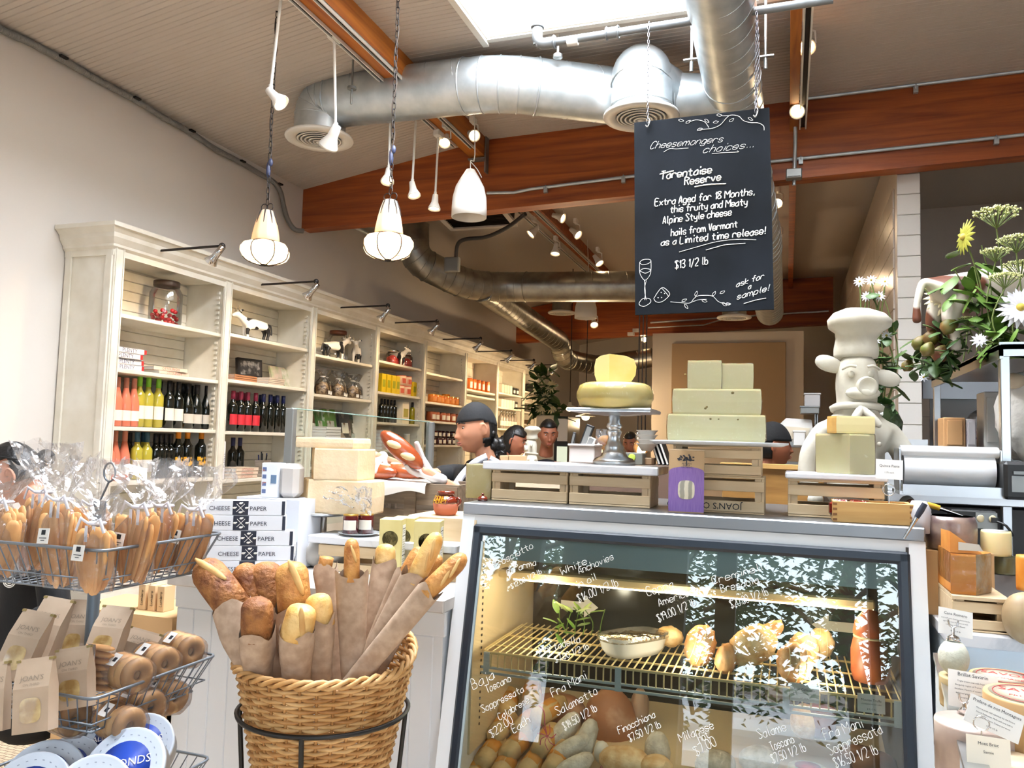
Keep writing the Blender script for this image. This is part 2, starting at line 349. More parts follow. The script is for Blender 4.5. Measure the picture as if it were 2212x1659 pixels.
# grey shade roller standing in the skylight shaft
a=at(1012,-20,z=4.22); c=at(1062,42,z=4.22); b=MB(); b.cyl(a,c,.045,16); o=b.obj('shade_roller',mat('grey_roller','#9a9597',.7),loc=a); tag(o,'grey fabric shade roller lying along the edge of the bright skylight','roller blind')
# timber beams
def cross_beam(y,th,x0,x1,bot,top,name='beam'):
    P=[(x0,bot(x0))]+[(x1,bot(x1))]+[(x1,top(x1))]+([(-2.4,top(-2.4))] if x0<-2.4<x1 else [])+[(x0,top(x0))]
    m=MB(); M=Matrix.Translation((0,y+th,0))@Matrix.Rotation(PI/2,4,'X'); m.prism(P,0,th,M); return struct(name,m,m_beam)
cross_beam(6.1,.14,-4.17,4.1,lambda x:3.363+(x+4.17)*.029,lambda x:zc(x)+.01)
cross_beam(12.2,.14,-4.17,.62,lambda x:3.1+(x+4.17)*.043,lambda x:zc(x)-.1)
for x,y0,y1,nm in ((-2.4525,-3.2,6.1,'beam'),(-2.4525,6.24,12.2,'beam'),(.04,-3.2,6.1,'beam'),(.04,6.24,12.2,'beam')):
    w=.135 if x<-1 else .06; m=MB(); m.box((x,(y0+y1)/2,3.945),(w,y1-y0,.17 if x<-1 else .2)); struct(nm,m,m_beamy if y1<7 else m_beam)
# steel hanger where the ridge timber meets the cross beam
b=MB(); b.box((-2.375,6.06,3.9),(.012,.07,.36)); b.box((-2.45,6.06,3.84),(.16,.07,.012)); o=b.obj('joist_hanger',m_grey); tag(o,'grey steel hanger joining the ridge timber to the big cross beam','bracket')
# shop front behind the camera: dark wall with glazed openings, street outside
b=MB()
OPEN=[(-3.95,-2.75),(-2.5,-2.25),(-.95,-.66),(-.47,.72),(.8,1.2),(1.5,3.8)]  # outermost openings are unseen, made wide to let in more daylight
x=-4.27
for a,c in OPEN+[(4.1,4.1)]:
    if a-x>.01: b.box(((a+x)/2,-3.0,2.05),(a-x,.16,4.1))
    x=c
for a,c in OPEN: b.box(((a+c)/2,-3.0,.42),(c-a,.16,.84)); b.box(((a+c)/2,-3.0,3.75),(c-a,.16,.7))  # sills raised to keep daylight off the low counter front
struct('wall_front',b,mat('front_wall_dark','#4a463f',.6))
for i,(a,c) in enumerate(OPEN):
    b=MB(); b.box(((a+c)/2,-3.0,1.82),(c-a-.02,.008,3.16)); struct('window_%d'%(i+1),b,m_gl) if 0 else None
# street
b=MB(); b.box((0,-16,-.06),(60,25.8,.1)); struct('ground_1',b,mat('sidewalk_concrete','#b9b0a6',.8,col2='#a69e95',scale=3))
b=MB(); b.box((0,-13,-.02),(60,7,.06)); struct('road_1',b,mat('asphalt','#6b6a6c',.8))
hs=thing('house','low white house across the street','building',(-1,-24,0)); b=MB(); b.box((-1,-24,2.0),(16,6,4.0)); b.obj('wall',mat('house_white','#e6e2e4',.7),hs,world=True); b=MB(); b.box((-1,-24,4.15),(17,7,.3)); b.obj('roof',mat('house_roof','#9a8f88',.8),hs,world=True)
vn=thing('van','white parked van across the sidewalk','van',(-.6,-10.7,0)); b=MB(); b.box((-.6,-10.7,1.05),(4.6,1.8,1.3),bev=.25); b.box((-.3,-10.7,1.85),(3.6,1.6,.5),bev=.2); b.obj('body',mat('van_white','#e8e8ec',.25),vn,world=True)
for x in(-2.1,.9): b=MB(); b.cyl((x,-9.95,.33),(x,-9.75,.33),.33,20); b.obj('wheel',m_black,vn,world=True)
m_fol=mat('street_foliage','#4d5f34',.6,col2='#2f3f22',scale=3)
def stree(x,y,h,lb,sd):
    t=thing('street_tree',lb,'tree',(x,y,0)); q=random.Random(sd); b=MB(); b.tube(smooth([(0,0,0),(.1,0,h*.3),(-.1,.1,h*.55),(.1,0,h*.8)],3),[.22,.2,.19,.17,.15,.14,.12,.1,.08,.05][:10],8)
    for k in range(9): a=q.uniform(0,6.28); z=h*q.uniform(.3,.7); b.tube(smooth([(0,0,z),(math.cos(a)*1.2,math.sin(a)*1.2,z+.7),(math.cos(a)*2.2,math.sin(a)*2.2,z+.3)],3),.04,5)
    b.obj('trunk',mat('bark','#4a3c30',.9),t); vs=[];fs=[]
    for k in range(150):
        a=q.uniform(0,6.28); r=2.6*q.uniform(.05,1)**.6; z0=h*q.uniform(.45,1.0); dr=q.uniform(.4,1.6)
        for m_ in range(26):
            z=z0-dr*m_/26; x_=math.cos(a)*r+q.uniform(-.16,.16); y_=math.sin(a)*r+q.uniform(-.16,.16); w=q.uniform(0,6.28); c,s_=math.cos(w)*.075,math.sin(w)*.075; n=len(vs); vs+=[(x_-c,y_-s_,z),(x_,y_,z+.02),(x_+c,y_+s_,z-.05),(x_,y_,z-.03)]; fs.append((n,n+1,n+2,n+3))
    b=MB(); b.add(vs,fs); b.obj('foliage',m_fol,t,kind='stuff')
stree(-1.6,-6.8,5.5,'pepper tree with drooping leaves outside the shop, nearer the shelf wall side',1); stree(.9,-7.4,6.0,'pepper tree with drooping leaves outside the shop, in the middle',2); stree(3.6,-8.2,6.0,'pepper tree with drooping leaves outside the shop, on the kitchen side',3); stree(-5,-9,6,'pepper tree standing farther along the sidewalk',4)
# ================= ducts =================
def bend(pts,rad,n=4):
    """polyline with rounded (gored) corners"""
    P=[V(p) for p in pts]; out=[P[0]]
    for i in range(1,len(P)-1):
        a=(P[i-1]-P[i]); b=(P[i+1]-P[i]); k=min(rad,a.length*.48,b.length*.48); a=P[i]+a.normalized()*k; b=P[i]+b.normalized()*k
        for j in range(n+1):
            t=j/n; out.append(a*(1-t)**2+P[i]*2*t*(1-t)+b*t*t)
    return out+[P[-1]]
def ring(mb,c,t,r,th,k=None,n=24):
    t=V(t).normalized(); nx=t.orthogonal().normalized(); ny=t.cross(nx); c=V(c)
    mb.tube([c+nx*(math.cos(2*PI*i/n)*r)+ny*(math.sin(2*PI*i/n)*r) for i in range(n)],th,5,closed=True,k=k)
def duct(pts,r,rad,parent,m,seam=.19,n=4,name='duct_pipe'):
    P=bend(pts,rad,n); b=MB(); b.tube(P,r,28); b.obj(name,m,parent,world=True)
    b=MB(); acc=0
    for i in range(len(P)-1):
        L=(P[i+1]-P[i]).length; t=P[i+1]-P[i]
        if L<rad*.8: ring(b,P[i],t,r+.001,.0045); acc=0; continue
        d=0
        while d<L: ring(b,P[i]+t*(d/L),t+t.orthogonal()*.22,r+.001,.0035); d+=seam
        ring(b,P[i],t,r+.002,.007)
    b.obj('seams',m,parent,world=True)
def diffuser(c,r,parent,m):
    c=V(c); b=MB(); b.lathe([(r*.62,.03),(r,.012),(r+.006,0),(r,-.01),(r*.72,-.012),(r*.66,.02)],32,c); b.obj('flange',m_wplast,parent,world=True)
    b=MB()
    for q in (.16,.28,.4,.52,.62): b.lathe([(r*q+.012,-.012-(.62-q)*.03),(r*q,-.014-(.62-q)*.03),(r*q-.02,.02),(r*q-.012,.02)],28,c)
    b.lathe([(.001,-.03),(.02,-.03),(.03,-.01)],12,c); b.obj('louvres',m_wplast,parent,world=True)
    b=MB(); b.cyl(c+V((0,0,.045)),c+V((0,0,.05)),r*.64,24); b.obj('throat',m_black,parent,world=True)
# front branch along x, then 45 degrees towards the tee
D1=at(690,300,d=5.62)
e0=at(690,215,d=5.62); e1=at(1080,178,d=5.15); e2=at(1385,215,d=5.25)
t=thing('air_duct','long silver spiral duct crossing under the ceiling from its round vent to the white elbow','air duct',D1)
e0=V((D1.x,D1.y,at(720,212,d=5.55).z))
duct([D1+V((0,0,.02)),e0,e1,e2],.178,.24,t,m_galv); diffuser(D1,.232,t,m_galv)
# hanger rods of the front branch
for (u,v0,v1,d,lb) in ((763,125,228,5.25,'thin threaded rod with washer hanging beside the elbow end of the long duct'),(1207,37,128,5.0,'white rod holding the top strap of the long duct')):
    p=at(u,v0,d=d); q=at(u,v1,d=d); q=V((p.x,p.y,q.z)); p=V((p.x,p.y,zc(p.x))); h=thing('duct_rod',lb,'hanger rod',q); b=MB(); b.cyl(q,p,.007,8); b.obj('rod',m_wplast if u>900 else m_grey,h,world=True)
    b=MB(); b.cyl(q+V((0,0,.1 if u<900 else .0)),q+V((0,0,.115 if u<900 else .02)),.03,10); b.obj('washer',m_grey,h,world=True)
# trunk along y, dips under the cross beam
t=thing('air_duct','thick silver trunk duct running down the room behind the chalkboard','air duct',(-.33,2.2,3.74))
duct([(-.31,.6,3.75),(-.33,5.2,3.76),(-.26,5.75,3.27),(-.22,6.9,3.25),(-.22,10.9,3.28)],.172,.3,t,m_galv,seam=.17)
# tee with white dome elbow and vent
D2=at(1385,252,d=5.0); t=thing('air_duct','white dome shaped duct elbow with round vent beside the trunk duct','air duct',D2)
zt=at(1385,185,d=5.0).z
P=bend([D2+V((0,0,.02)),V((D2.x,D2.y,zt+.02)),V((D2.x+.1,D2.y+.22,zt+.02))],.2,4)
b=MB(); b.tube(P,.19,28); b.ell(V((D2.x,D2.y,zt+.06)),(.19,.19,.2),28,12); b.obj('elbow',m_galv,t,world=True)
b=MB(); ring(b,V((D2.x,D2.y,D2.z+.06)),(0,0,1),.192,.006); ring(b,V((D2.x,D2.y,zt)),(0,.3,1),.193,.006); b.obj('seams',m_galv,t,world=True); diffuser(D2,.232,t,m_galv)
q=V((-.4,5.12,3.72)); b=MB(); b.tube([V((D2.x+.06,D2.y+.16,zt+.0)),q],.15,24); ring(b,V((D2.x+.2,D2.y+.17,zt)),(1,0,0),.152,.006); b.obj('collar',m_galv,t,world=True)
for (x,y,d) in ((-.53,4.55,0),(-.12,4.5,1)):
    q=V((x,y,3.72-d*.06)); h=thing('duct_rod',('white' if not d else 'thin steel')+' rod with clamp holding the trunk duct on its '+('skylight' if not d else 'track light')+' side','hanger rod',q)
    b=MB(); b.cyl(q,V((x,y,zc(x))),.007,8); b.obj('rod',m_wplast if not d else m_grey,h,world=True); b=MB(); b.box(q+V((0,0,.01)),(.09,.03,.008)); b.cyl(q-V((0,0,.06)),q,.01,8); b.obj('clamp',m_grey,h,world=True)
# rear ducts
t=thing('air_duct','dull wide duct dropping behind the cross beam and turning across the rear ceiling','air duct',at(893,545,y=7.5))
duct([at(893,486,y=7.5),at(893,560,y=7.5),at(1010,618,y=8.0),at(1095,620,y=8.35),at(1400,619,y=8.35)],.165,.3,t,m_galvd)
p=at(938,572,y=7.6); b=MB(); b.box(at(977,572,d=8.0),(.16,.06,.15),bev=.01); b.obj('damper_box',m_grey,t,world=True)
p=at(1040,622,y=8.1); q=at(1208,738,x=-3.2)
t=thing('air_duct','long dull duct running along the shelf wall, stepping down to the back','air duct',q)
duct([p,q,at(1218,775,y=q.y+.15),at(1290,790,y=q.y+1.1),at(1410,772,y=q.y+1.1)],.152,.22,t,m_galvd,seam=.15)
for u,v,d,r,lb in ((1213,676,10.2,.17,'dark elbow vent hanging under the rear duct near the white bell lamp'),(1586,686,9.0,.185,'round white ceiling vent peeking out below the chalkboard')):
    c=at(u,v,d=d); t=thing('air_vent',lb,'air vent',c); diffuser(c,r,t,m_galvd); b=MB(); b.tube(bend([c,c+V((0,0,.16)),c+V((.1,.12,.34))],.12,3),r*.72,20); b.obj('neck',m_galvd,t,world=True)
# flexible cable from damper to ridge timber
b=MB(); b.tube(smooth([at(985,563,d=8.05),at(988,530,d=8.0),at(1005,517,d=7.9),at(1050,512,d=7.8),at(1095,492,d=7.6),at(1135,462,d=7.4)],5),.02,8); o=b.obj('flexible_cable',mat('dark_cable','#33302e',.6),loc=at(985,563,d=8.05)); tag(o,'dark flexible cable looping from the duct box up to the rear ridge timber','cable')
# ceiling grille behind the beam
t=thing('ceiling_grille','dark square ceiling grille tilted above the white bell lamp','ceiling vent',at(1020,462,d=7.8)); M=Matrix.Translation(at(1020,464,d=7.8))@Matrix.Rotation(-.12,4,'X')
b=MB(); 
for x,y,a,c in ((0,-.31,.72,.05),(0,.31,.72,.05),(-.34,0,.05,.66),(.34,0,.05,.66)): b.box((x,y,0),(a,c,.03),M=M)
b.obj('frame',m_wall,t,world=True); b=MB()
for i in range(16): b.box((0,-.27+i*.036,.01),(.64,.006,.03),M=M)
b.obj('slats',m_iron,t,world=True); b=MB(); b.box((0,0,.1),(.66,.6,.15),M=M); b.obj('plenum',m_black,t,world=True)
# ================= pipes and conduits =================
YP=4.05
a=at(1160,97,y=YP); c=at(1800,-2,y=YP); t=thing('sprinkler_pipe','grey steel pipe with elbow crossing the skylight and carrying the chalkboard','pipe',a)
m_pipe=mat('grey_pipe','#74787b',.5,.5)
b=MB(); b.cyl(a,c,.021,14); b.cyl(a,a+V((0,0,.6)),.021,14); b.obj('pipe',m_pipe,t,world=True)
b=MB(); b.tube(bend([a+V((.11,0,.002)),a,a+V((0,0,.11))],.07,5),.03,14); ring(b,a+V((.1,0,.002)),(1,0,0),.031,.007); ring(b,a+V((0,0,.1)),(0,0,1),.031,.007); b.obj('elbow',m_pipe,t,world=True)
q=at(1323,71,y=YP); b=MB(); b.cyl(q-V((.03,0,0)),q+V((.03,0,0)),.03,14); ring(b,q-V((.03,0,0)),(1,0,0),.03,.006); ring(b,q+V((.03,0,0)),(1,0,0),.03,.006); b.obj('coupling',m_pipe,t,world=True)
q=at(1237,90,y=YP); b=MB(); b.cyl(q-V((.03,0,0)),q+V((.03,0,0)),.0225,14); b.obj('sticker',m_paper,t,world=True)
def conduit(pts,r,label,m=m_galv,name='conduit',clips=()):
    b=MB(); b.tube(pts,r,8); o=b.obj(name,m,loc=pts[0]); tag(o,label,'conduit')
    for p in clips:
        b=MB(); b.box(V(p)-V((0,0,.02)),(.03,.03,.05)); ring(b,p,(1,.0,0),r+.004,.004,n=10); b.obj('clip',m_galv,o,world=True)
    return o
yb=6.08
conduit([at(1052,417,y=yb),at(1110,416,y=yb),at(1150,408,y=yb),at(1372,380,y=yb),at(1668,349,y=yb),at(2212,291,y=yb),at(2300,281,y=yb)],.014,'silver conduit running low along the face of the big cross beam',clips=[at(1179,405,y=yb),at(1347,383,y=yb),at(1730,342,y=yb),at(2152,298,y=yb)])
conduit([at(1715,400,y=6.03),at(1718,300,y=6.03),at(1718,215,y=6.0),at(1722,120,y=5.0),at(1728,0,y=4.35)],.014,'grey cable conduit coming down the narrow purlin over the cross beam')
conduit([at(1745,212,y=yb),at(1790,207,y=yb),at(2212,153,y=yb),at(2290,143,y=yb)],.016,'silver conduit along the top edge of the cross beam',clips=[at(1978,188,y=yb)])
conduit([at(1790,672,y=12.1),at(1670,679,y=12.1),at(1405,697,y=12.1)],.014,'thin conduit along the far cross beam')
conduit([at(1400,708,y=12.1),at(1520,702,y=12.1),at(1560,690,y=11.0),at(1585,688,y=9.2)],.01,'thin cable from a junction box to the vent below the chalkboard')
# flexible conduit along the top of the left wall
xw=-4.13; P=[at(u,v,x=xw) for u,v in((-60,18),(0,62),(65,92),(130,126),(210,172),(290,215),(350,252),(410,285),(465,322),(520,351),(560,375),(592,394))]
P+=[at(606,415,x=xw),at(613,445,x=xw),at(622,475,x=xw),at(636,495,x=xw+.02),at(655,499,x=xw+.06)]
b=MB(); b.tube(smooth(P,3),.02,8); o=b.obj('flexible_conduit',mat('armoured_cable','#8d8a85',.5,.4),loc=P[0]); tag(o,'ribbed grey armoured conduit clipped along the top of the shelf wall','conduit')
b=MB(); S=smooth(P,22)
for i in range(0,len(S)-1): ring(b,S[i],S[min(i+1,len(S)-1)]-S[i-1] if i else S[1]-S[0],.0205,.0022,n=8)
b.obj('ribs',mat('armoured_cable','#8d8a85',.5,.4),o,world=True,kind='stuff')
for u,v in((134,124),(293,213),(412,283),(522,349),(603,398)):
    b=MB(); b.box(at(u,v,x=xw+.015),(.05,.05,.012)); b.obj('strap',m_iron,o,world=True)
conduit([at(758,486,x=xw),at(786,500,x=xw),at(850,536,x=xw)],.02,'short grey conduit on the shelf wall behind the lit right hand pendant')
for u,v,y,lb in ((1715,377,6.0,'grey junction box on the narrow purlin under the cross beam'),(1374,714,12.0,'pale junction box on the far beam beside the hanging cables'),(1363,722,11.9,'lower pale junction box under the far beam')):
    c=at(u,v,y=y); t=thing('junction_box',lb,'junction box',c); b=MB(); b.box(c,(.11,.08,.07) if y<7 else (.1,.06,.05),bev=.006); b.obj('body',m_grey if y<7 else m_wplast,t,world=True); b=MB(); b.box(c+V((0,-.044,0)),(.09,.008,.05)); b.obj('lid',m_grey if y<7 else m_wplast,t,world=True)
# ================= tracks and spot lamps =================
def track(p,q,label,w=.035):
    t=thing('light_track',label,'light track',p); d=(V(q)-V(p)); L=d.length; M=frame(p,d.normalized(),V((0,0,1)).cross(d.normalized()))
    b=MB(); 
    for s in(-1,1): b.box((L/2,s*w*.4,0),(L,w*.2,w*.7),M=M)
    b.box((L/2,0,w*.3),(L,w,w*.15),M=M); b.obj('rail',m_wplast,t,world=True); b=MB(); b.box((L/2,0,.0),(L,w*.5,.004),M=M); b.obj('slot',m_iron,t,world=True); return t
track((-2.535,-1.5,3.85),(-2.535,5.75,3.85),'white light track on the wall side of the ridge timber')
track((-2.4,-1.5,3.845),(-2.4,5.8,3.845),'white light track under the room side of the ridge timber')
track((.1,2.0,3.83),(.1,6.0,3.83),'white light track along the narrow purlin',.05)
track((-2.55,6.4,3.8),(-2.55,11.5,3.8),'light track on the rear ridge timber, wall side')
track((-2.38,6.4,3.8),(-2.38,11.5,3.8),'light track on the rear ridge timber, room side')
m_bulb=mat('lit_bulb','#fff0d8',.4,emit='#ffd9a0',es=9)
m_bulboff=mat('bulb_off','#cfc8bd',.2)
def spot(p,aim,label,stem=None,lit=True,pw=9,s=1.0,group='track spot lamps'):
    p=V(p); t=thing('spot_lamp',label,'spot lamp',p,group=group); z=(V(aim)-p).normalized(); M=Matrix.Translation(p)@z.to_track_quat('Z','Y').to_matrix().to_4x4()
    b=MB(); b.lathe([(.001,-.075*s),(.02*s,-.07*s),(.024*s,-.03*s),(.026*s,-.01*s),(.046*s,.035*s),(.047*s,.045*s),(.043*s,.045*s),(.022*s,0)],18,M=M); b.obj('head',m_wplast,t,world=True)
    b=MB(); b.ell((0,0,.028*s),(.038*s,.038*s,.02*s),14,7,M=M); b.obj('bulb',m_bulb if lit else m_bulboff,t,world=True)
    b=MB(); 
    if stem is not None:
        q=V(stem); b.cyl(p-z*.05*s,p-z*.05*s+V((0,0,.04)),.012*s,8); b.cyl(p-z*.05*s+V((0,0,.03)),q,.0085,8); b.box(q,(.05,.09,.05),bev=.006)
    else: b.tube([p-z*.03*s,p+V((.045*s,0,.01)),p+V((.04*s,0,.07*s)),p+V((0,0,.09*s))],.006*s,6); b.box(p+V((0,0,.11*s)),(.035,.08,.05),bev=.005)
    b.obj('stem' if stem is not None else 'yoke',m_wplast,t,world=True)
    if lit: lamp('SPOT',p+z*.06*s,pw,WARM,.03,aim=p+z,spot=1.5,blend=.8)
    return t
dn=V((0,0,-1))
T1=-2.535
def st(u,v,d): 
    p=at(u,v,d=d); return p,V((p.x,p.y,max(3.83,p.z+.2)))
p,q=st(597,212,4.3); spot(p,p+V((.7,.1,-.7)),'lit spot lamp on a long white rod beside the chain of the nearer pendant',stem=V((p.x,p.y,3.9)))
p=at(716,300,d=4.75); spot(p,p+V((-.5,.3,-.55)),'unlit white spot lamp turned away on a rod in front of the round vent',stem=at(722,80,d=4.75),lit=False,s=1.25)
p=at(838,382,d=5.5); spot(p,p+V((.1,-.3,-.8)),'lit rod spot lamp hanging just behind the chain of the farther pendant',stem=V((p.x,p.y,3.84)))
p=at(893,412,d=5.7); spot(p,p+V((.25,-.1,-.9)),'lit spot lamp on the middle one of three white rods before the beam',stem=V((p.x,p.y,3.84)))
p=at(939,440,d=5.9); spot(p,p+V((.0,-.1,-.9)),'lit spot lamp on the lowest rod, left of the white bell lamp',stem=at(947,290,d=5.9))
p=at(962,303,d=6.0); spot(p,p+V((.1,-.5,-.6)),'lit spot lamp close to the track end on the wall side of the ridge timber')
p=at(1021,291,d=6.0); spot(p,p+V((.5,-.5,-.4)),'lit spot lamp close to the track end on the room side of the ridge timber')
p=at(1743,97,d=4.9); spot(p,p+V((.0,-.6,-.6)),'bright spot lamp on the narrow purlin track near the top of the picture',s=1.15)
p=at(1724,236,d=5.5); spot(p,p+V((-.1,-.6,-.5)),'bright spot lamp at the end of the purlin track in front of the beam',s=1.15)
for u,v,d,ax,lit,lb in ((1153,500,8.0,(-.5,-.3,-.6),1,'pale spot lamp sticking out on the wall side of the rear ridge timber'),(1200,540,8.3,(.0,-.2,-.8),1,'pale spot lamp pointing straight down from the rear ridge track'),(1243,503,8.2,(.6,-.2,-.5),1,'pale spot lamp sticking out on the room side of the rear ridge timber'),(1291,563,8.7,(.5,-.2,-.7),1,'pale spot lamp lowest on the rear ridge track above the wide duct'),(1208,469,7.9,(.7,-.1,-.3),1,'small spot lamp with pinkish lens right behind the cross beam'),
   (1267,680,9.8,(0,-.6,-.5),1,'small lit spot lamp in front of the farther white bell lamp'),(1283,697,9.9,(.2,-.5,-.6),1,'small lit spot lamp just below the farther white bell lamp'),
   (1681,437,7.6,(-.1,-.7,-.4),1,'glowing spot lamp highest of the column beside the chalkboard edge'),(1681,508,8.8,(-.1,-.7,-.4),1,'glowing spot lamp second from the top beside the chalkboard edge'),(1681,613,11.0,(-.1,-.7,-.3),1,'glowing spot lamp third from the top beside the chalkboard edge'),(1681,640,11.8,(-.1,-.7,-.3),1,'glowing spot lamp lowest of the column beside the chalkboard edge'),(1393,732,12.6,(-.1,-.7,-.3),1,'small glowing lamp at the far corner left of the white wall')):
    p=at(u,v,d=d); spot(p,p+V(ax),lb,lit=bool(lit),pw=14 if d>7.5 else 9,s=1.1)
# ================= picture lights over the book case =================
XA=-3.28
PL_=[(370,528,480,531,470,556),(590,605,683,608,672,632),(735,657,838,660,827,681),(855,690,944,694,937,712),(951,727,1038,731,1030,748),(1030,755,1104,758,1098,774),(1098,777,1153,778,1148,792),(1150,786,1199,788,1196,804)]
for i,(u0,v0,u1,v1,u2,v2) in enumerate(PL_):
    e=at(u1,v1,x=XA); h=V((XA-.02,e.y-.04,at(u2,v2,x=XA).z)); t=thing('shelf_lamp',('picture lamp on a thin arm over the cream book case, %s from the near end'%ORD[i]),'picture lamp',e,group='lamps over the book case')
    b=MB(); b.cyl(V((-4.17,e.y,e.z-.01)),e,.008,7); b.ell(e,(.02,.02,.02),8,6); b.obj('arm',m_iron,t,world=True)
    z=(V((-3.95,e.y,1.9))-h).normalized(); M=Matrix.Translation(h)@z.to_track_quat('Z','Y').to_matrix().to_4x4()
    b=MB(); b.lathe([(.018,-.09),(.02,-.03),(.022,0),(.042,.04),(.04,.042),(.02,.0)],14,M=M); b.cyl(e,h-z*.06,.008,6); b.obj('shade',m_chrome,t,world=True)
    b=MB(); b.ell((0,0,.025),(.032,.032,.02),10,6,M=M); b.obj('bulb',m_bulb,t,world=True)
    lamp('SPOT',h+z*.06,20,WARM,.03,aim=h+z,spot=2.0,blend=.8)
# ================= chains, glass pendants =================
lk=MB(); lk.tube([V((math.cos(2*PI*i/12)*.0085,0,math.sin(2*PI*i/12)*.0085+(.011 if i<6 else -.011))) for i in range(12)],.0024,6,closed=True); LINK=lk.mesh('link',m_iron)
def chain(parent,top,bot,step=.033):
    n=int((V(top)-V(bot)).length/step)
    for i in range(n+1):
        o=bpy.data.objects.new('link',LINK); COL.objects.link(o); o.parent=parent; p=V(bot)+(V(top)-V(bot))*(i/n); o.location=p-V(parent.location); o.rotation_euler=(0,0,(i%2)*PI/2+rnd.uniform(-.3,.3))
m_opal=bpy.data.materials.new('opal_glass'); m_opal.use_nodes=True
_n=m_opal.node_tree.nodes; _l=m_opal.node_tree.links; _b=_n['Principled BSDF']; _b.inputs['Base Color'].default_value=hx('#fff1dc'); _b.inputs['Roughness'].default_value=.25
_t=_n.new('ShaderNodeBsdfTranslucent'); _t.inputs[0].default_value=hx('#ffe6c4'); _m=_n.new('ShaderNodeMixShader'); _m.inputs[0].default_value=.6; _l.new(_b.outputs[0],_m.inputs[1]); _l.new(_t.outputs[0],_m.inputs[2]); _l.new(_m.outputs[0],_n['Material Output'].inputs[0])
def pendant(u,vt,vb,d,label):
    p=at(u,vt,d=d); q=at(u,vb,d=d); H=p.z-q.z; t=thing('pendant_lamp',label,'pendant lamp',V((p.x,p.y,q.z)),group='opal glass pendants'); t.matrix_basis=Matrix.Translation((p.x,p.y,q.z))
    lob=lambda a,z: 1+.085*math.cos(6*a)
    lob2=lambda a,z: 1+.035*math.cos(8*a)
    b=MB(); b.lathe([(.03,H),(.036,H-.005),(.05,H*.86),(.063,H*.7),(.072,H*.55),(.076,H*.44),(.07,H*.4)],48,fn=lob2); b.lathe([(.06,H*.41),(.085,H*.4),(.115,H*.36),(.132,H*.28),(.133,H*.2),(.118,H*.11),(.085,H*.045),(.04,H*.01),(.012,0)],48,fn=lob); b.obj('shade',m_opal,t)
    b=MB()
    for i in range(8):
        a=2*PI*i/8+PI/8; c,s=math.cos(a),math.sin(a); b.tube([(c*r,s*r,z) for r,z in((.034,H),(.052,H*.86),(.062,H*.74))],[.0042,.0034,.0016],5)
    for i in range(6):
        a=2*PI*i/6+PI/6; c,s=math.cos(a),math.sin(a); b.tube(smooth([(c*r,s*r,z) for r,z in((.075,H*.41),(.11,H*.36),(.126,H*.26),(.118,H*.12),(.078,H*.028),(.02,-.006))],3),.0032,5)
        for sg in(-1,1):
            aa=a+sg*.22; b.tube(smooth([(math.cos(a+sg*k)*r,math.sin(a+sg*k)*r,z) for k,r,z in((0,.07,H*.028),(.2,.08,H*.035),(.35,.09,H*.05),(.42,.1,H*.075),(.3,.106,H*.09))],3),.0016,4)
    ring(b,(0,0,H*.41),(0,0,1),.078,.002); b.ell((0,0,-.004),(.022,.022,.008),10,6)
    for s in(-1,1): ring(b,(s*.02,0,H+.02),(0,1,0),.02,.0025,n=12)
    b.obj('wire_cage',m_iron,t,kind='stuff')
    lamp('POINT',(p.x,p.y,q.z+H*.28),7,(1,.78,.5),.035)
    top=V((p.x,p.y,zc(p.x)+.01)); chain(t,top,p+V((0,0,.05)))
    b=MB(); b.tube(smooth([p+V((.01*math.cos(i*1.3),.01*math.sin(i*1.3),.05+i*.06)) for i in range(int((top.z-p.z-.05)/.06))],2),.003,5); b.obj('cord',mat('brown_cord','#3a2c22',.7),t,world=True)
    b=MB(); h=.24; b.ell(p+V((-.005,0,h)),(.014,.014,.05),8,6); b.ell(p+V((.006,0,h+.04)),(.016,.013,.025),8,6); b.obj('tape_knot',mat('blue_tape','#2c3350',.5),t,world=True)
pendant(577,455,573,4.55,'opal glass pendant nearer to the shelf wall, hung by a chain before the flexible conduit')
pendant(843,433,563,4.3,'opal glass pendant hung in front of the dropping duct, right of its twin')
# white bell lamps
def bell(u,vt,vb,hw,d,label):
    p=at(u,vt,d=d); q=at(u,vb,d=d); H=p.z-q.z; r=hw*d/1725; t=thing('bell_lamp',label,'pendant lamp',(q.x,q.y,q.z),group='white bell lamps')
    b=MB(); b.lathe([(.012,H),(.03,H*.98),(r*.55,H*.8),(r*.82,H*.62),(r*.96,H*.42),(r,H*.2),(r,0),(r-.006,0),(r-.006,H*.2),(r*.5,H*.75),(.001,H*.8)],32); b.obj('shade',m_wplast,t)
    b=MB(); b.ell((0,0,H*.35),(.05,.05,.06),12,8); b.obj('bulb',m_bulboff,t)
    b=MB(); b.tube(smooth([(0,0,H),(.0,0,H+.06),(.03,0,H+.1),(.0,0,(zc(q.x) if d<7 else zc(q.x)-.06)-q.z)],3),.004,5); b.tube(smooth([(0,0,H+.05),(.05,0,H*.98),(r*.7,0,H*.8)],3),.003,5); b.obj('cord',m_wplast,t)
bell(1013,362,470,38,5.6,'white bell shaped pendant lamp hanging in front of the big cross beam')
bell(1265,628,688,24,9.6,'smaller looking white bell lamp hanging under the rear duct')
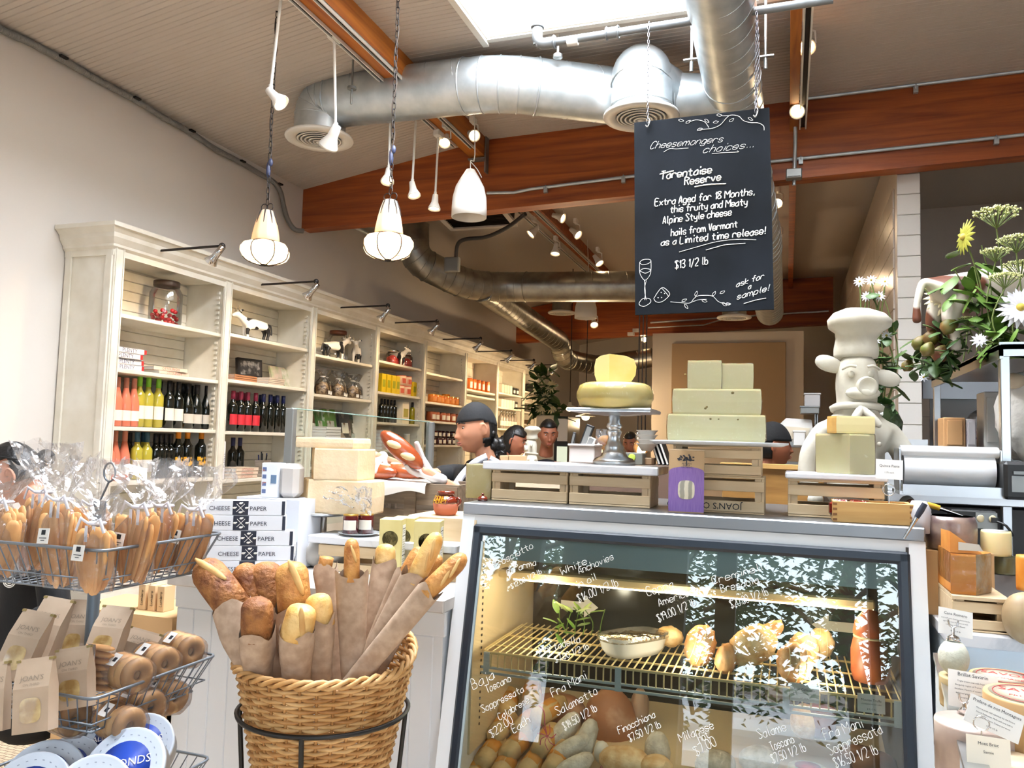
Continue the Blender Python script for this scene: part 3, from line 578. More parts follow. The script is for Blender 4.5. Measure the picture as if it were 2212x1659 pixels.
# ================= chalkboard =================
YB_=4.05
c00,c10,c01,c11=at(1372,680,y=YB_),at(1672,668,y=YB_),at(1370,265,y=YB_),at(1662,232,y=YB_)
t=thing('chalkboard','black chalkboard with white handwriting hung on two chains from the grey pipe','chalkboard',c00)
b=MB(); th=V((0,.018,0)); b.add([c00,c10,c11,c01,c00+th,c10+th,c11+th,c01+th],[(0,1,2,3),(7,6,5,4),(0,4,5,1),(1,5,6,2),(2,6,7,3),(3,7,4,0)])
b.obj('panel',mat('slate_black','#0e1115',.85,col2='#171b21',scale=3,detail=6,spec=.12),t,world=True)
wr=MB()
def C8(x,y): return at(1360+x/3.4576,220+y/3.4576,y=YB_-.002)
def bl(txt,x0,y0,x1,y1,xh,r=.0024,slant=.15,jit=.25,seed=1):
    a,e=C8(x0,y0),C8(x1,y1); ex=(e-a); L=ex.length; ex.normalize(); ez=V((-ex.z,0,ex.x)); write(wr,txt,frame(a,ex,ez,V((0,-1,0))),xh*.00069,r,L,slant,jit,seed=seed)
def bs(pts,r=.002,sub=5): wr.tube(smooth([C8(x,y) for x,y in pts],sub),r,4)
bl('Cheesemongers',150,352,700,298,30,.0013,.55,.12); bl('choices...',545,382,935,338,30,.0013,.55,.12)
bs([(255,375),(300,350),(350,352),(440,345)],.0013); bs([(615,388),(700,380),(810,375),(805,366)],.0013)
bl('Tarentaise',235,580,622,530,34,.0034); bl('Reserve',412,622,690,582,32,.0034); bs([(485,636),(590,618),(720,612)],.0036); bs([(225,542),(330,515)],.0036)
bl('Extra Aged for 18 Months,',190,778,940,693,30,.0028); bl('this fruity and Meaty',303,830,885,770,30,.0028); bl('Alpine Style cheese',248,912,768,845,30,.0028); bl('hails from Vermont',310,1003,812,935,30,.0028); bl('as a Limited time release!',235,1076,1022,985,30,.0028)
bs([(370,1122),(500,1085),(650,1045),(800,1028),(945,1031)],.0016); bs([(570,1108),(650,1085),(720,1068),(865,1057)],.002)
bl('$13 1/2 lb',340,1246,592,1212,32,.0026)
bl('ask for',795,1385,1010,1315,22,.0018,.5,.15); bl('a',885,1400,912,1392,22,.0018,.5,.1); bl('sample!',800,1477,1045,1408,24,.0018,.5,.15); bs([(852,1508),(940,1482),(1020,1467)],.002)
bs([(75,1200),(95,1182),(140,1176),(160,1188),(140,1208),(95,1216),(75,1200)],.0014); bs([(75,1202),(74,1260),(85,1300),(115,1333),(150,1298),(160,1250),(160,1188)],.0014); bs([(75,1262),(110,1245),(158,1255),(120,1280),(75,1262)],.0013); bs([(110,1333),(118,1420),(112,1480)],.0014); bs([(125,1333),(112,1400),(124,1480)],.0014); bs([(72,1500),(100,1470),(150,1472),(155,1500),(110,1528),(75,1518),(72,1500)],.0014)
bs([(180,1470),(238,1390),(285,1412),(297,1445),(245,1492),(200,1495),(180,1470)],.0014); bs([(238,1390),(275,1430),(290,1452)],.0012)
for x,y in((233,1422),(258,1430),(210,1462),(236,1460)): bs([(x,y),(x+6,y+3)],.002)
bs([(305,1494),(380,1500),(450,1503),(480,1470),(510,1450),(560,1446),(620,1452),(660,1490),(700,1505),(755,1512)],.0012); bs([(450,1503),(510,1480),(575,1475)],.001)
def leaf(x,y,a,s=1):
    c,n_=math.cos(a),math.sin(a); bs([(x+s*(px*c-py*n_),y+s*(px*n_+py*c)) for px,py in((0,0),(14,-9),(34,-4),(40,0),(26,8),(10,6),(0,0))],.001)
for x,y,a in((390,1490,-.4),(410,1512,.9),(490,1452,-1.2),(540,1484,.2),(620,1450,-1),(675,1432,-.5),(690,1500,.6),(715,1510,0)): leaf(x,y,a)
bs([(505,215),(545,206),(620,198),(680,170),(720,125),(755,100),(815,108),(850,140),(900,155),(960,158),(1000,180),(1005,212)],.0016); bs([(445,150),(500,135),(560,150),(592,192)],.0013); bs([(690,105),(735,104),(755,100)],.0012)
for x,y,a in((365,135,.2),(420,160,-.5),(560,130,.6),(545,200,2.9),(625,155,-.2),(650,98,.1),(745,148,-.6),(885,118,.5)): leaf(x,y,a)
wr.obj('chalk_writing',m_chalk,t,world=True)
lk=MB(); lk.tube([V((math.cos(2*PI*i/10)*.005,0,math.sin(2*PI*i/10)*.005+(.006 if i<5 else -.006))) for i in range(10)],.002,5,closed=True)
for k,(u0,v0,u1,v1,dbl) in enumerate(((1401,52,1399,262,0),(1634,22,1632,240,1))):
    top=at(u0,v0,y=YB_-.03); bot=at(u1,v1,y=YB_-.02); b=MB(); n=int((top-bot).length/.0185)
    for s in range(2 if dbl else 1):
        for i in range(n): 
            p=bot+(top-bot)*(i/n)+V((s*.012*math.sin(PI*i/n*1.0),-.0,0)); M=Matrix.Translation(p)@Matrix.Rotation((i%2)*PI/2+.4,4,'Z'); b.add(lk.v,lk.f,M,True)
    ring(b,top-V((0,-.03,.0)),(1,0,0),.027,.0025,n=14)
    b.obj('chain',mat('chain_steel','#6f6d72',.35,.9),t,world=True,kind='stuff')
    b=MB(); b.tube(smooth([bot+V((0,0,.02)),bot+V((.012,0,0)),bot+V((0,0,-.03)),bot+V((-.01,0,-.02))],4),.004,6); b.obj('hook',m_chrome,t,world=True)
# ================= the cream book case along the left wall =================
XF,XB=-3.8,-4.165
DY=[3.655,4.684,5.784,6.895,7.986,9.179,10.341,11.51,12.22]; ZT=2.60
bc=thing('book_case','long cream painted wall book case of eight bays with moulded cornice along the left wall','book case',(XF,DY[0],0))
b=MB(); L=DY[-1]-DY[0]; yc=(DY[0]+DY[-1])/2
b.box((XB+.012,yc,1.3),(.02,L,2.6))
b.box(((XF+XB)/2,DY[0]+.02,1.3),(XF-XB,.04,2.6)); b.box(((XF+XB)/2,DY[-1]-.02,1.3),(XF-XB,.04,2.6))
for y in DY[1:-1]: b.box(((XF+XB)/2,y,1.3),(XF-XB-.01,.035,2.6))
b.box(((XF+XB)/2,yc,2.58),(XF-XB,L,.03)); b.box(((XF+XB)/2+.02,yc,.42),(XF-XB+.04,L,.84)); b.obj('carcass',m_shelf,bc,world=True)
b=MB(); prev=None
for i,y in enumerate(DY):
    y2=y+(.035 if i==0 else -.035 if i==len(DY)-1 else 0); b=MB(); b.box((XF+.008,y2,1.74),(.02,.075,1.76),bev=.003)
    for s in(-1,1): b.box((XF+.02,y2+s*.028,1.74),(.008,.008,1.7))
    b.obj('stile',m_shelf,bc,world=True)
# side panel mouldings of the near end
b=MB()
for x in(XF-.02,XB+.03): b.box((x,DY[0]-.006,1.74),(.05,.014,1.76),bev=.003)
b.obj('side_moulding',m_shelf,bc,world=True)
# horizontal back boards, one per bay and course
for k in range(8):
    ya,ye=DY[k]+.02,DY[k+1]-.02; m=MB(); m.box((0,0,0),(.014,ye-ya,.064),bev=.004); me=m.mesh('back_board',m_shelf)
    for j in range(24 if k<5 else 14):
        h=.0665 if k<5 else .12
        o=bpy.data.objects.new('back_board',me); COL.objects.link(o); o.parent=bc; o.location=(XB+.03-XF+rnd.uniform(-.001,.001),(ya+ye)/2-DY[0],.96+j*h+.03); o.scale=(1,1,h/.0665)
# cornice: stepped moulding swept round the near corner and along the front
prof=[(0,2.54),(.012,2.54),(.012,2.575),(.03,2.59),(.03,2.605),(.055,2.64),(.06,2.665),(.082,2.69),(.095,2.695),(.095,2.72),(0,2.722)]
vs=[];fs=[];n=len(prof)
for p,z in prof:
    for q in((XB,DY[0]-p),(XF+p,DY[0]-p),(XF+p,DY[-1]+p),(XB,DY[-1]+p)): vs.append((q[0],q[1],z))
for i in range(n-1):
    for j in range(3): fs.append((i*4+j,i*4+j+1,(i+1)*4+j+1,(i+1)*4+j))
fs.append(tuple((n-1)*4+j for j in range(4)))
b=MB(); b.add(vs,fs); b.obj('cornice',m_shelf,bc,world=True)
ZS={}
for k,px in enumerate([[(237,671),(228,792),(219,920),(222,1043)],[(504,720),(498,819),(492,931),(498,1036)],[(684,764),(679,850),(760,948),(760,1005)],[(824,778),(818,845),(816,911),(815,972)],[(926,804),(925,867),(923,908),(935,961)],[(1009,839),(1009,851),(1009,905),(1009,945)],[(1078,846),(1078,878),(1082,925),(1082,955)],[(1134,844),(1133,866.5),(1132,888.5),(1131,915)]]):
    for j,(u,v) in enumerate(px):
        z=at(u,v,x=XF).z; ZS[k,j]=z; b=MB(); b.box(((XF+XB)/2+.004,(DY[k]+DY[k+1])/2,z-.0125),(XF-XB-.02,DY[k+1]-DY[k]-.036,.025),bev=.003); b.obj('shelf',m_shelf,bc,world=True)
# notched shelf rails
for k in range(5):
    for y in (DY[k+1]-.03,):
        b=MB()
        for i in range(44): b.box((XF-.045,y,.95+i*.036),(.02,.012,.018))
        b.obj('shelf_rail',m_shelf,bc,world=True,kind='stuff')
BAY=['the nearest bay','the second bay','the third bay','the fourth bay','the fifth bay','the sixth bay','the seventh bay','the end bay']
SHL=['top shelf','second shelf','third shelf','fourth shelf']
# ---------- bottles ----------
def gl(name,col,rough=.08): return mat(name,col,rough,coat=.3)
def bottle(name,glass,cap,label,H=.305,R=.037,shape='wine',lab2=None,cat='bottle'):
    t=thing(name,'x',cat,(0,0,-20)); b=MB()
    if shape=='wine': pf=[(.001,.004),(R*.7,0),(R,.006),(R,H*.6),(R*.93,H*.65),(R*.55,H*.71),(R*.42,H*.76),(R*.39,H*.985),(.001,H*.985)]
    elif shape=='slope': pf=[(.001,.004),(R*.7,0),(R,.006),(R,H*.45),(R*.92,H*.53),(R*.65,H*.65),(R*.43,H*.78),(R*.38,H*.985),(.001,H*.985)]
    else: pf=[(.001,.004),(R*.8,0),(R,.006),(R,H*.68),(R*.8,H*.74),(R*.35,H*.8),(R*.33,H*.985),(.001,H*.985)]
    b.lathe(pf,18); b.obj('body',glass,t)
    b=MB(); r=R*.45; b.lathe([(r,H*.79),(r,H),(r*.9,H*1.003),(.001,H*1.003)],12); b.obj('capsule',cap,t)
    if label is not None:
        b=MB(); z0,z1=(H*.16,H*.42) if shape!='slope' else (H*.12,H*.33)
        a0,a1=-1.35,1.35; q=9; vs=[((R+.0008)*math.cos(a0+(a1-a0)*i/q),(R+.0008)*math.sin(a0+(a1-a0)*i/q),z) for z in(z0,z1) for i in range(q+1)]
        b.add(vs,[(i,i+1,q+2+i,q+1+i) for i in range(q)],None,True); b.obj('label',label,t)
        if lab2: 
            b=MB(); b.text(lab2,frame((R+.0014,0,(z0+z1)/2-.006),(0,1,0),(0,0,1),(1,0,0)),.016); b.obj('print',m_ink,t)
    return t
USED=set()
def row(proto,us,k,j,x,desc,group,rz=0,vs=1.0,jit=.0):
    """stand copies of one thing along a shelf at the surveyed columns"""
    for i,u in enumerate(us):
        y=at(u,930,x=x).y; loc=(x+rnd.uniform(-jit,jit),y,ZS[k,j]+.001)
        n=len(us); lb=desc+(', %s in row'%ORD[i] if n>1 and i<14 else '')
        if proto.name not in USED:
            USED.add(proto.name); o=proto; o.location=loc; o.rotation_euler=(0,0,rz); o.matrix_basis=Matrix.Translation(loc)@Matrix.Rotation(rz,4,'Z'); o['label']=lb; o['group']=group
        else: o=dup(proto,loc,rz,lb,group)
    return o
g_rose=gl('rose_wine','#d97a5c'); g_white=gl('white_wine','#b7a83a'); g_dark=gl('dark_bottle_glass','#10130e'); g_oil=gl('olive_oil','#8f8413'); g_clear=clear('clear_glass',gloss=.04,mul=.8)
c_rose=mat('rose_foil','#c9846b',.4); c_green=mat('lime_foil','#8ccf3a',.4); c_blk=mat('black_foil','#17171a',.35); c_red=mat('crimson_foil','#8e2740',.4); c_navy=mat('navy_foil','#1c2350',.35); c_orange=mat('orange_foil','#e08a1e',.4); c_teal=mat('teal_foil','#2c5566',.4); c_yel=mat('yellow_foil','#c9bb54',.4)
l_white=mat('cream_label','#e6dfd2',.7); l_red=mat('red_label','#c01f2c',.6); l_grey=mat('grey_label','#c9c0b2',.7); l_sun=mat('sunflower_label','#17150f',.6,col2='#e2a21a',scale=26,lo=.5,hi=.56)
B={}
B['rose']=bottle('wine_bottle',g_rose,c_rose,l_white,shape='slope'); B['green']=bottle('wine_bottle',g_white,c_green,l_white,H=.33); B['dkw']=bottle('wine_bottle',g_dark,c_blk,l_white,H=.315)
B['champ']=bottle('champagne_bottle',g_dark,c_blk,l_grey,H=.31,R=.043,shape='slope'); B['red']=bottle('wine_bottle',g_dark,c_red,l_red,H=.3); B['navy']=bottle('wine_bottle',g_dark,c_navy,None,H=.3)
B['orange']=bottle('wine_bottle',g_dark,c_orange,l_sun,H=.335,R=.041); B['teal']=bottle('wine_bottle',g_white,c_teal,l_white,H=.3); B['yel']=bottle('wine_bottle',g_rose,c_yel,l_white,H=.27); B['dk2']=bottle('wine_bottle',g_dark,c_blk,None,H=.295)
S3='on third shelf, nearest bay'; G3='wine bottles on the third shelf'
row(B['rose'],[231,248,267,284],0,2,-3.91,'pink rosé wine bottle with cream label '+S3,G3)
row(B['green'],[296,315,337],0,2,-3.93,'white wine bottle with lime green cap '+S3,G3)
row(B['dkw'],[361,381],0,2,-3.91,'dark wine bottle with white label '+S3,G3)
row(B['dkw'],[316,340,366,390],0,2,-4.03,'dark wine bottle standing in the back row '+S3,G3+' back row')
row(B['champ'],[402,421,443],0,2,-3.92,'dark champagne bottle with grey label '+S3,G3)
row(B['champ'],[414,436],0,2,-4.04,'dark champagne bottle in the back row '+S3,G3+' back row')
S4='on fourth shelf, nearest bay'; G4='wine bottles on the fourth shelf'
row(B['yel'],[222,238],0,3,-3.9,'short bottle with pale yellow cap '+S4,G4); row(B['rose'],[250,271],0,3,-3.93,'rosé wine bottle with copper cap '+S4,G4); row(B['dk2'],[281],0,3,-4.03,'dark bottle between rosé and teal caps '+S4,G4)
row(B['teal'],[298,319],0,3,-3.92,'white wine bottle with teal cap '+S4,G4); row(B['teal'],[311],0,3,-4.03,'teal capped bottle behind two others '+S4,G4)
row(B['dk2'],[338,349,359,370],0,3,-3.94,'plain black bottle '+S4,G4); row(B['orange'],[386,406,436],0,3,-3.93,'orange capped bottle with sunflower label '+S4,G4); row(B['orange'],[420],0,3,-4.04,'orange capped bottle behind its neighbours '+S4,G4)
S='on third shelf, second bay'
row(B['red'],[500,517,532,549],1,2,-3.91,'wine bottle with scarlet label and crimson cap '+S,'scarlet labelled bottles'); row(B['navy'],[566,581,596,609],1,2,-3.91,'plain black bottle with navy cap '+S,'navy capped bottles'); row(B['red'],[508,526],1,2,-4.03,'crimson capped bottle in the back row '+S,'scarlet labelled bottles'); row(B['navy'],[560,589],1,2,-4.03,'navy capped bottle in the back row '+S,'navy capped bottles')
# ---------- big glass jars ----------
def jar(loc,R,H,label,lid,fill=None,nf=0,fr=.014,seed=3):
    t=thing('glass_jar',label,'jar',loc); b=MB(); b.lathe([(.001,.004),(R*.9,0),(R,.02),(R,H*.72),(R*.8,H*.85),(R*.72,H*.9)],28); b.obj('glass',g_clear,t)
    b=MB(); b.lathe([(R*.76,H*.87),(R*.8,H*.89),(R*.8,H*.99),(R*.74,H),(.001,H)],24); b.obj('lid',lid,t); return t
m_lid=mat('dark_wood_lid','#33241c',.5); m_cherry=mat('cherry_red','#b3141c',.18,coat=.5); m_rlid=mat('brown_lid','#5a2e1e',.5)
p=V((-3.95,at(356,690,x=-3.95).y,ZS[0,0]+.001)); jar(p,.105,.3,'big dark lidded glass jar of red cherries, top shelf, nearest bay',m_lid)
ch=None; q=random.Random(5); pos=[]
for lay in range(4):
    for i in range((11,10,7,5)[lay]):
        for _ in range(60):
            a=q.uniform(0,2*PI); r=q.uniform(0,1)**.5*.083; c=(r*math.cos(a),r*math.sin(a),.021+lay*.025)
            if all((V(c)-V(o)).length>.031 for o in pos): pos.append(c); break
for c in pos:
    if ch is None:
        b=MB(); b.ell((0,0,0),(.0155,.0155,.0145),10,7); ch=b.obj('cherry',m_cherry); tag(ch,'shiny red cherry inside the big glass jar on the nearest bay','cherry','cherries in the jar'); ch.location=p+V(c)
    else: o=ch.copy(); COL.objects.link(o); o.location=p+V(c)
pj=V((-4.0,at(729,760,x=-4.0).y,ZS[2,0]+.001)); jar(pj,.1,.29,'empty looking glass jar with brown lid behind the walking cow figurine',m_rlid)
for u,lb in((849,'round glass jar of red sweets beside the cow figurine in the fourth bay, nearer one'),(877,'round glass jar of red sweets beyond the cow figurine in the fourth bay')):
    p=V((-3.95,at(u,770,x=-3.95).y,ZS[3,0]+.001)); jar(p,.075,.16,lb,m_chrome)
    b=MB(); b.lathe([(.001,.006),(.066,.008),(.07,.03),(.066,.08),(.03,.105),(.001,.11)],16,fn=lambda a,z:1+.05*math.sin(5*a+z*90)); o=b.obj('red_sweets',mat('red_sweets','#b32a2c',.3,col2='#e2574a',scale=40)); o.location=p; tag(o,'red sweets filling the '+('nearer' if u<860 else 'farther')+' round glass jar in the fourth bay','sweets',kind='stuff')
# ---------- cow figurines ----------
def cow_mesh(s,hide,head=0,seed=0,headdown=0):
    J=[(-.09,0,.115,.036,.042),(-.03,0,.113,.04,.046),(.04,0,.115,.038,.044),(.085,0,.125,.03,.034),(.12,0,.15,.021),(.145,head*.02,.172-headdown,.02),(.168,head*.04,.16-headdown,.0155),(.187,head*.05,.148-headdown,.013)]
    E=[(i,i+1) for i in range(7)]
    for (x,y,kx) in((-.085,.024,-.012),(-.085,-.024,-.012),(.07,.022,.004),(.07,-.022,.004)):
        a=len(J); J+= [(x,y,.085,.024),(x+kx,y,.055,.012),(x+kx*.3,y,.03,.0095),(x+kx*.2,y,.004,.011)]; E+=[(0 if x<0 else 2,a),(a,a+1),(a+1,a+2),(a+2,a+3)]
    a=len(J); J+=[(-.125,0,.12,.007),(-.135,0,.08,.005),(-.134,0,.05,.008)]; E+=[(0,a),(a,a+1),(a+1,a+2)]
    for sg in(-1,1):
        a=len(J); J+=[(.135,head*.02+sg*.03,.188-headdown,.008),(.13,head*.02+sg*.048,.192-headdown,.007)]; E+=[(5,a),(a,a+1)]
    vs,fs=grow(J,E,2); b=MB(); b.add([(x*s,y*s,z*s) for x,y,z in vs],fs,None,True)
    hb=MB()
    for sg in(-1,1): hb.tube([((.142)*s,(head*.02+sg*.014)*s,(.185-headdown)*s),(.142*s,(head*.02+sg*.024)*s,(.205-headdown)*s),(.15*s,(head*.02+sg*.022)*s,(.222-headdown)*s)],[.004*s,.003*s,.001*s],6)
    return b,hb
def hide(name,a,c,sc,lo=.5,off=0):
    m=mat(name,a,.45,col2=c,scale=sc,lo=lo,hi=lo+.02,detail=1); 
    for n in m.node_tree.nodes:
        if n.type=='MAPPING': n.inputs['Location'].default_value=(off,off*.7,off*.3)
    return m
h1=hide('black_white_hide','#16161a','#efe9df',11,.5,.35)
def cow(u,k,j,x,rz,s,label,seed=0):
    t=thing('cow_figurine',label,'figurine',(x,at(u,750,x=x).y,ZS[k,j]+.001),rz); b,hb=cow_mesh(s,h1); b.obj('body',h1,t); hb.obj('horns',mat('horn','#b9a98c',.5),t); return t
cow(549,1,0,-3.92,-1.9,1.12,'black and white cow figurine alone on the top shelf, second bay')
cow(722,2,0,-3.93,1.35,1.15,'larger black and white cow figurine walking away in front of the brown lidded jar')
cow(771,2,0,-3.92,-1.1,1.1,'smaller black and white cow figurine facing the room near the end of the third bay')
cow(860,3,0,-3.9,-.25,.95,'black and white cow figurine facing out between the jars of red sweets')
# ---------- books ----------
def book(name,dim,cov,label,loc,rz=0,rot=None,title=None,tcol=None,tsize=.02,mark=None,cat='book',group=None):
    """dim: spine length (y), width (x), thickness (z); lying flat, spine to +x"""
    L,Wd,T=dim; t=thing(name,label,cat,loc,rz,group)
    if rot: t.rotation_euler=rot; t.matrix_basis=Matrix.Translation(V(loc))@Euler(rot).to_matrix().to_4x4()
    b=MB(); b.box((0,0,.0015),(Wd,L,.003)); b.box((0,0,T-.0015),(Wd,L,.003)); b.box((Wd/2-.0015,0,T/2),(.003,L,T),bev=.001); b.obj('cover',cov,t)
    b=MB(); b.box((-.004,0,T/2),(Wd-.008,L-.008,T-.006)); b.obj('pages',m_paper,t)
    if title:
        b=MB(); b.text(title,frame((Wd/2+.0008,0,T/2-tsize*.33),(0,1,0),(0,0,1),(1,0,0)),tsize); b.obj('title',tcol or m_ink,t)
    if mark:
        b=MB(); b.box((Wd/2+.0005,L*.46,T/2),(.001,L*.07,T*.8)); b.obj('mark',mark,t)
    return t
c_wb=mat('white_book_cover','#e8e5e2',.5); c_redm=mat('red_mark','#c9302c',.5); c_cream=mat('cream_book_cover','#e2cdb6',.5); c_blackb=mat('black_book_cover','#18181a',.4); c_tan=mat('tan_book_cover','#b98c52',.6); c_brown=mat('brown_book_cover','#8a5a2e',.6)
m_dred=mat('dull_red_ink','#b0513f',.7)
z=ZS[0,1]+.001; y0=at(272,790,x=XF-.05).y
for i in range(4):
    book('cookbook',(.275,.2,.034),c_wb,'white cookbook with violet title, %s of the stack of four'%['bottom one','second','third','topmost'][i],(XF-.14+rnd.uniform(-.008,.008),y0+(.0,.004,-.02,.01)[i],z),title='PLENTY',tcol=mat('violet_ink','#4c4a66',.7),tsize=.034,mark=c_redm,group='stack of four white cookbooks'); z+=.0345
z=ZS[0,1]+.001; y0=at(372,800,x=XF-.05).y
for i in range(2):
    book('cookbook',(.27,.2,.024),c_cream,'cream cookbook with faint red title, %s of the low pile beside the white stack'%['lower','upper'][i],(XF-.13,y0+(0,-.02)[i],z),rz=-.12*i,title='OTTOLENGHI',tcol=m_dred,tsize=.022,group='cream cookbooks'); z+=.0245
# second bay books on the second shelf
z=ZS[1,1]+.001
def standing(u,k,j,x,dim,cov,label,tilt=.15,title=None,tcol=None,tsize=.02,yaw=0,art=None,group=None):
    """book standing upright, front cover to the room, leaning back a little; dim=(width along y, height, thickness)"""
    Wy,Hh,T=dim; y=at(u,850,x=x).y; t=thing('cookbook',label,'book',(x,y,ZS[k,j]+.001),0,group); M=Matrix.Rotation(yaw,4,'Z')@Matrix.Rotation(-tilt,4,'Y')
    t.matrix_basis=Matrix.Translation((x,y,ZS[k,j]+.001))@M; t.rotation_euler=M.to_euler()
    b=MB(); b.box((0,0,Hh/2),(.003,Wy,Hh)); b.box((-T,0,Hh/2),(.003,Wy,Hh)); b.box((-T/2,-Wy/2,Hh/2),(T,.003,Hh)); b.obj('cover',cov,t)
    b=MB(); b.box((-T/2,.003,Hh/2),(T-.004,Wy-.008,Hh-.008)); b.obj('pages',m_paper,t)
    if art:
        b=MB(); b.box((.0018,0,Hh*art[1]),(.001,Wy*art[3],Hh*art[2])); b.obj('picture',art[0],t)
    if title: b=MB(); b.text(title,frame((.0025,0,Hh*.12),(0,1,0),(0,0,1),(1,0,0)),tsize); b.obj('title',tcol or m_paper,t)
    return t
standing(540,1,1,-3.98,(.23,.2,.03),c_blackb,'black photographic book standing upright in the second bay',.1,art=(mat('grey_photo','#1c1c1c',.5,col2='#8e8a86',scale=22,lo=.45,hi=.7),.62,.55,.8),yaw=-.25)
t=standing(606,1,1,-3.98,(.2,.18,.02),mat('pastel_cover','#cbb6a6',.6,col2='#9aa37c',scale=14),'pastel picture book leaning next to the black photographic book',.25)
t=standing(628,1,1,-3.97,(.17,.17,.02),mat('floral_cover','#d8cfc0',.6,col2='#a8ac86',scale=20),'pale flowery book leaning in front of the pastel picture book',.3)
standing(650,1,1,-3.99,(.2,.18,.03),c_tan,'plain tan book standing at the far end of the second bay',.15); 
t=standing(669,1,1,-4.0,(.05,.18,.2),mat('dark_brown_spine','#4a3018',.6),'narrow dark brown book at the very end of the second shelf of the second bay',.02)
z=ZS[1,1]+.001; y0=at(522,820,x=XF-.06).y
for i in range(3): book('cookbook',(.26,.18,.014),mat('terracotta_cover','#b98058',.6),'terracotta edged book, %s of the flat pile in front of the black book'%['bottom','middle','top'][i],(XF-.11,y0,z),group='terracotta pile'); z+=.0145
z=ZS[1,1]+.001; y0=at(588,820,x=XF-.06).y
for i in range(4): book('cookbook',(.2,.16,.013),c_cream,'small cream book, %s in the pile at the foot of the pastel book'%['bottom','second','third','top'][i],(XF-.1,y0+.004*i,z),group='small cream pile'); z+=.0135
z=ZS[1,3]+.001; y0=at(524,1030,x=XF-.06).y
for i in range(3): book('cookbook',(.26,.19,.026),c_cream,'cream red titled cookbook, %s of the fourth shelf pile'%['bottom','middle','top'][i],(XF-.12,y0+.006*i,z),title='OTTOLENGHI',tcol=m_dred,tsize=.022,group='fourth shelf cookbooks'); z+=.0265
for i in range(2): book('cookbook',(.27,.19,.03),c_wb,'white cookbook standing on its end against the %s upright'%['near','second'][0]+(' nearer the room' if i else ' deeper in'),(XF-.1-.0*i,DY[1]+.05+.034*i,ZS[1,3]+.14),rot=(0,PI/2,0) if 0 else (PI/2,0,PI/2) if 0 else (PI/2,0,0),title='PLENTY',tcol=mat('violet_ink','#4c4a66',.7),tsize=.03,group='upright white cookbooks')
z=ZS[1,3]+.001; y0=at(597,1030,x=XF-.06).y
for i in range(6): book('notebook',(.19,.14,.018),mat('slate_cover','#3c3a40',.6),'slate grey notebook, %s from the bottom of the stack beside the pen pot'%ORD[i],(XF-.1,y0,z),cat='notebook',group='slate notebooks'); z+=.0185
p=(XF-.1,at(566,1030,x=XF-.1).y,ZS[1,3]+.001); t=thing('pen_pot','greyish wooden pot holding dark pens on fourth shelf, second bay','pot',p); b=MB(); b.lathe([(.055,0),(.06,.13),(.052,.13),(.048,.01),(.001,.01)],4,M=Matrix.Rotation(PI/4,4,'Z'),smooth=False); b.obj('body',mat('weathered_wood','#a2978a',.8,col2='#7d7064',scale=9,stretch=(1,1,8)),t)
for i in range(5):
    b=MB(); a=i*1.3; b.cyl((.02*math.cos(a),.02*math.sin(a),.012),(.035*math.cos(a),.035*math.sin(a),.17+.012*(i%3)),.005,8); o=b.obj('pen',c_navy if i%2 else m_black); o.location=p; tag(o,'dark pen standing in the wooden pot, %s of five'%ORD[i],'pen','pens in the pot')
p=(XF-.12,at(651,925,x=XF-.1).y,ZS[1,2]+.001); t=thing('wooden_box','small plain wooden box at the end of the third shelf of the second bay','box',p); b=MB(); b.box((0,0,.035),(.12,.14,.07),bev=.003); b.obj('body',mat('honey_wood','#c08a4c',.6),t); b=MB(); b.box((0,0,.073),(.125,.145,.008),bev=.002); b.obj('lid',mat('honey_wood','#c08a4c',.6),t)
row(B['navy'],[505,520],1,3,-4.02,'dark bottle behind the flat cookbooks on the fourth shelf','low dark bottles')
# ---------- third bay ----------
m_film=clear('cello_film',gloss=.02,rough=.14,mul=.8,bump=.5,bscale=38)
def treat_bag(loc,label,s=1,group='bags of sweets'):
    t=thing('treat_bag',label,'bag',loc,rnd.uniform(-.3,.3),group); b=MB(); q=random.Random(label); f=lambda a,z:1+.12*math.sin(3*a+z*40)+.06*math.sin(7*a)
    b.lathe([(.001,.002),(.06*s,0),(.07*s,.05*s),(.06*s,.12*s),(.02*s,.17*s),(.06*s,.23*s),(.065*s,.24*s)],16,fn=f); b.obj('film',m_film,t)
    b=MB(); b.lathe([(.001,.004),(.052*s,.004),(.06*s,.05*s),(.05*s,.1*s),(.001,.13*s)],14,fn=f); b.obj('sweets',mat('brown_sweets','#5b4636',.5,col2='#b59c7a',scale=45,lo=.4,hi=.6),t)
    b=MB(); ring(b,(0,0,.17*s),(0,0,1),.021*s,.004); b.box((.068*s,0,.03*s),(.003,.035*s,.03*s)); b.obj('tie',m_paper,t); return t
for i,u in enumerate((692,709,726,742,758,775,791)): treat_bag((-3.92-.05*(i%2),at(u,840,x=-3.94).y,ZS[2,1]+.001),'clear bag of brown sweets in the third bay, %s in row'%ORD[i])
row(B['dk2'],[],2,2,-3.9,'','x') if 0 else None
for u,w,h,c1,c2,lb,yw in((688,.2,.22,'#5a3b22','#7c8a3a','cookbook with brown and green cover at the near end of the third bay',.1),(700,.16,.26,'#3f6a2c','#b9b0a0','green striped cookbook leaning behind the white stack',.2),(722,.24,.27,'#5e8a3c','#c9cbb4','pale green cookbook with a plate on its cover in the third bay',.1),(752,.17,.25,'#3b3634','#8a7c70','dark cookbook leaning beside the pale green one',-.1),(777,.22,.25,'#33402e','#a9b0a6','dark green cookbook with a pale panel near the far end of the third bay',-.2)):
    standing(u,2,2,-3.97,(w,h,.025),mat('cover_'+c1[1:],c1,.5,col2=c2,scale=9,lo=.5,hi=.55),lb,.18,yaw=yw,art=(mat('plate_picture','#d8d2c2',.5,col2='#7d5a38',scale=16,lo=.5,hi=.56),.4,.4,.6))
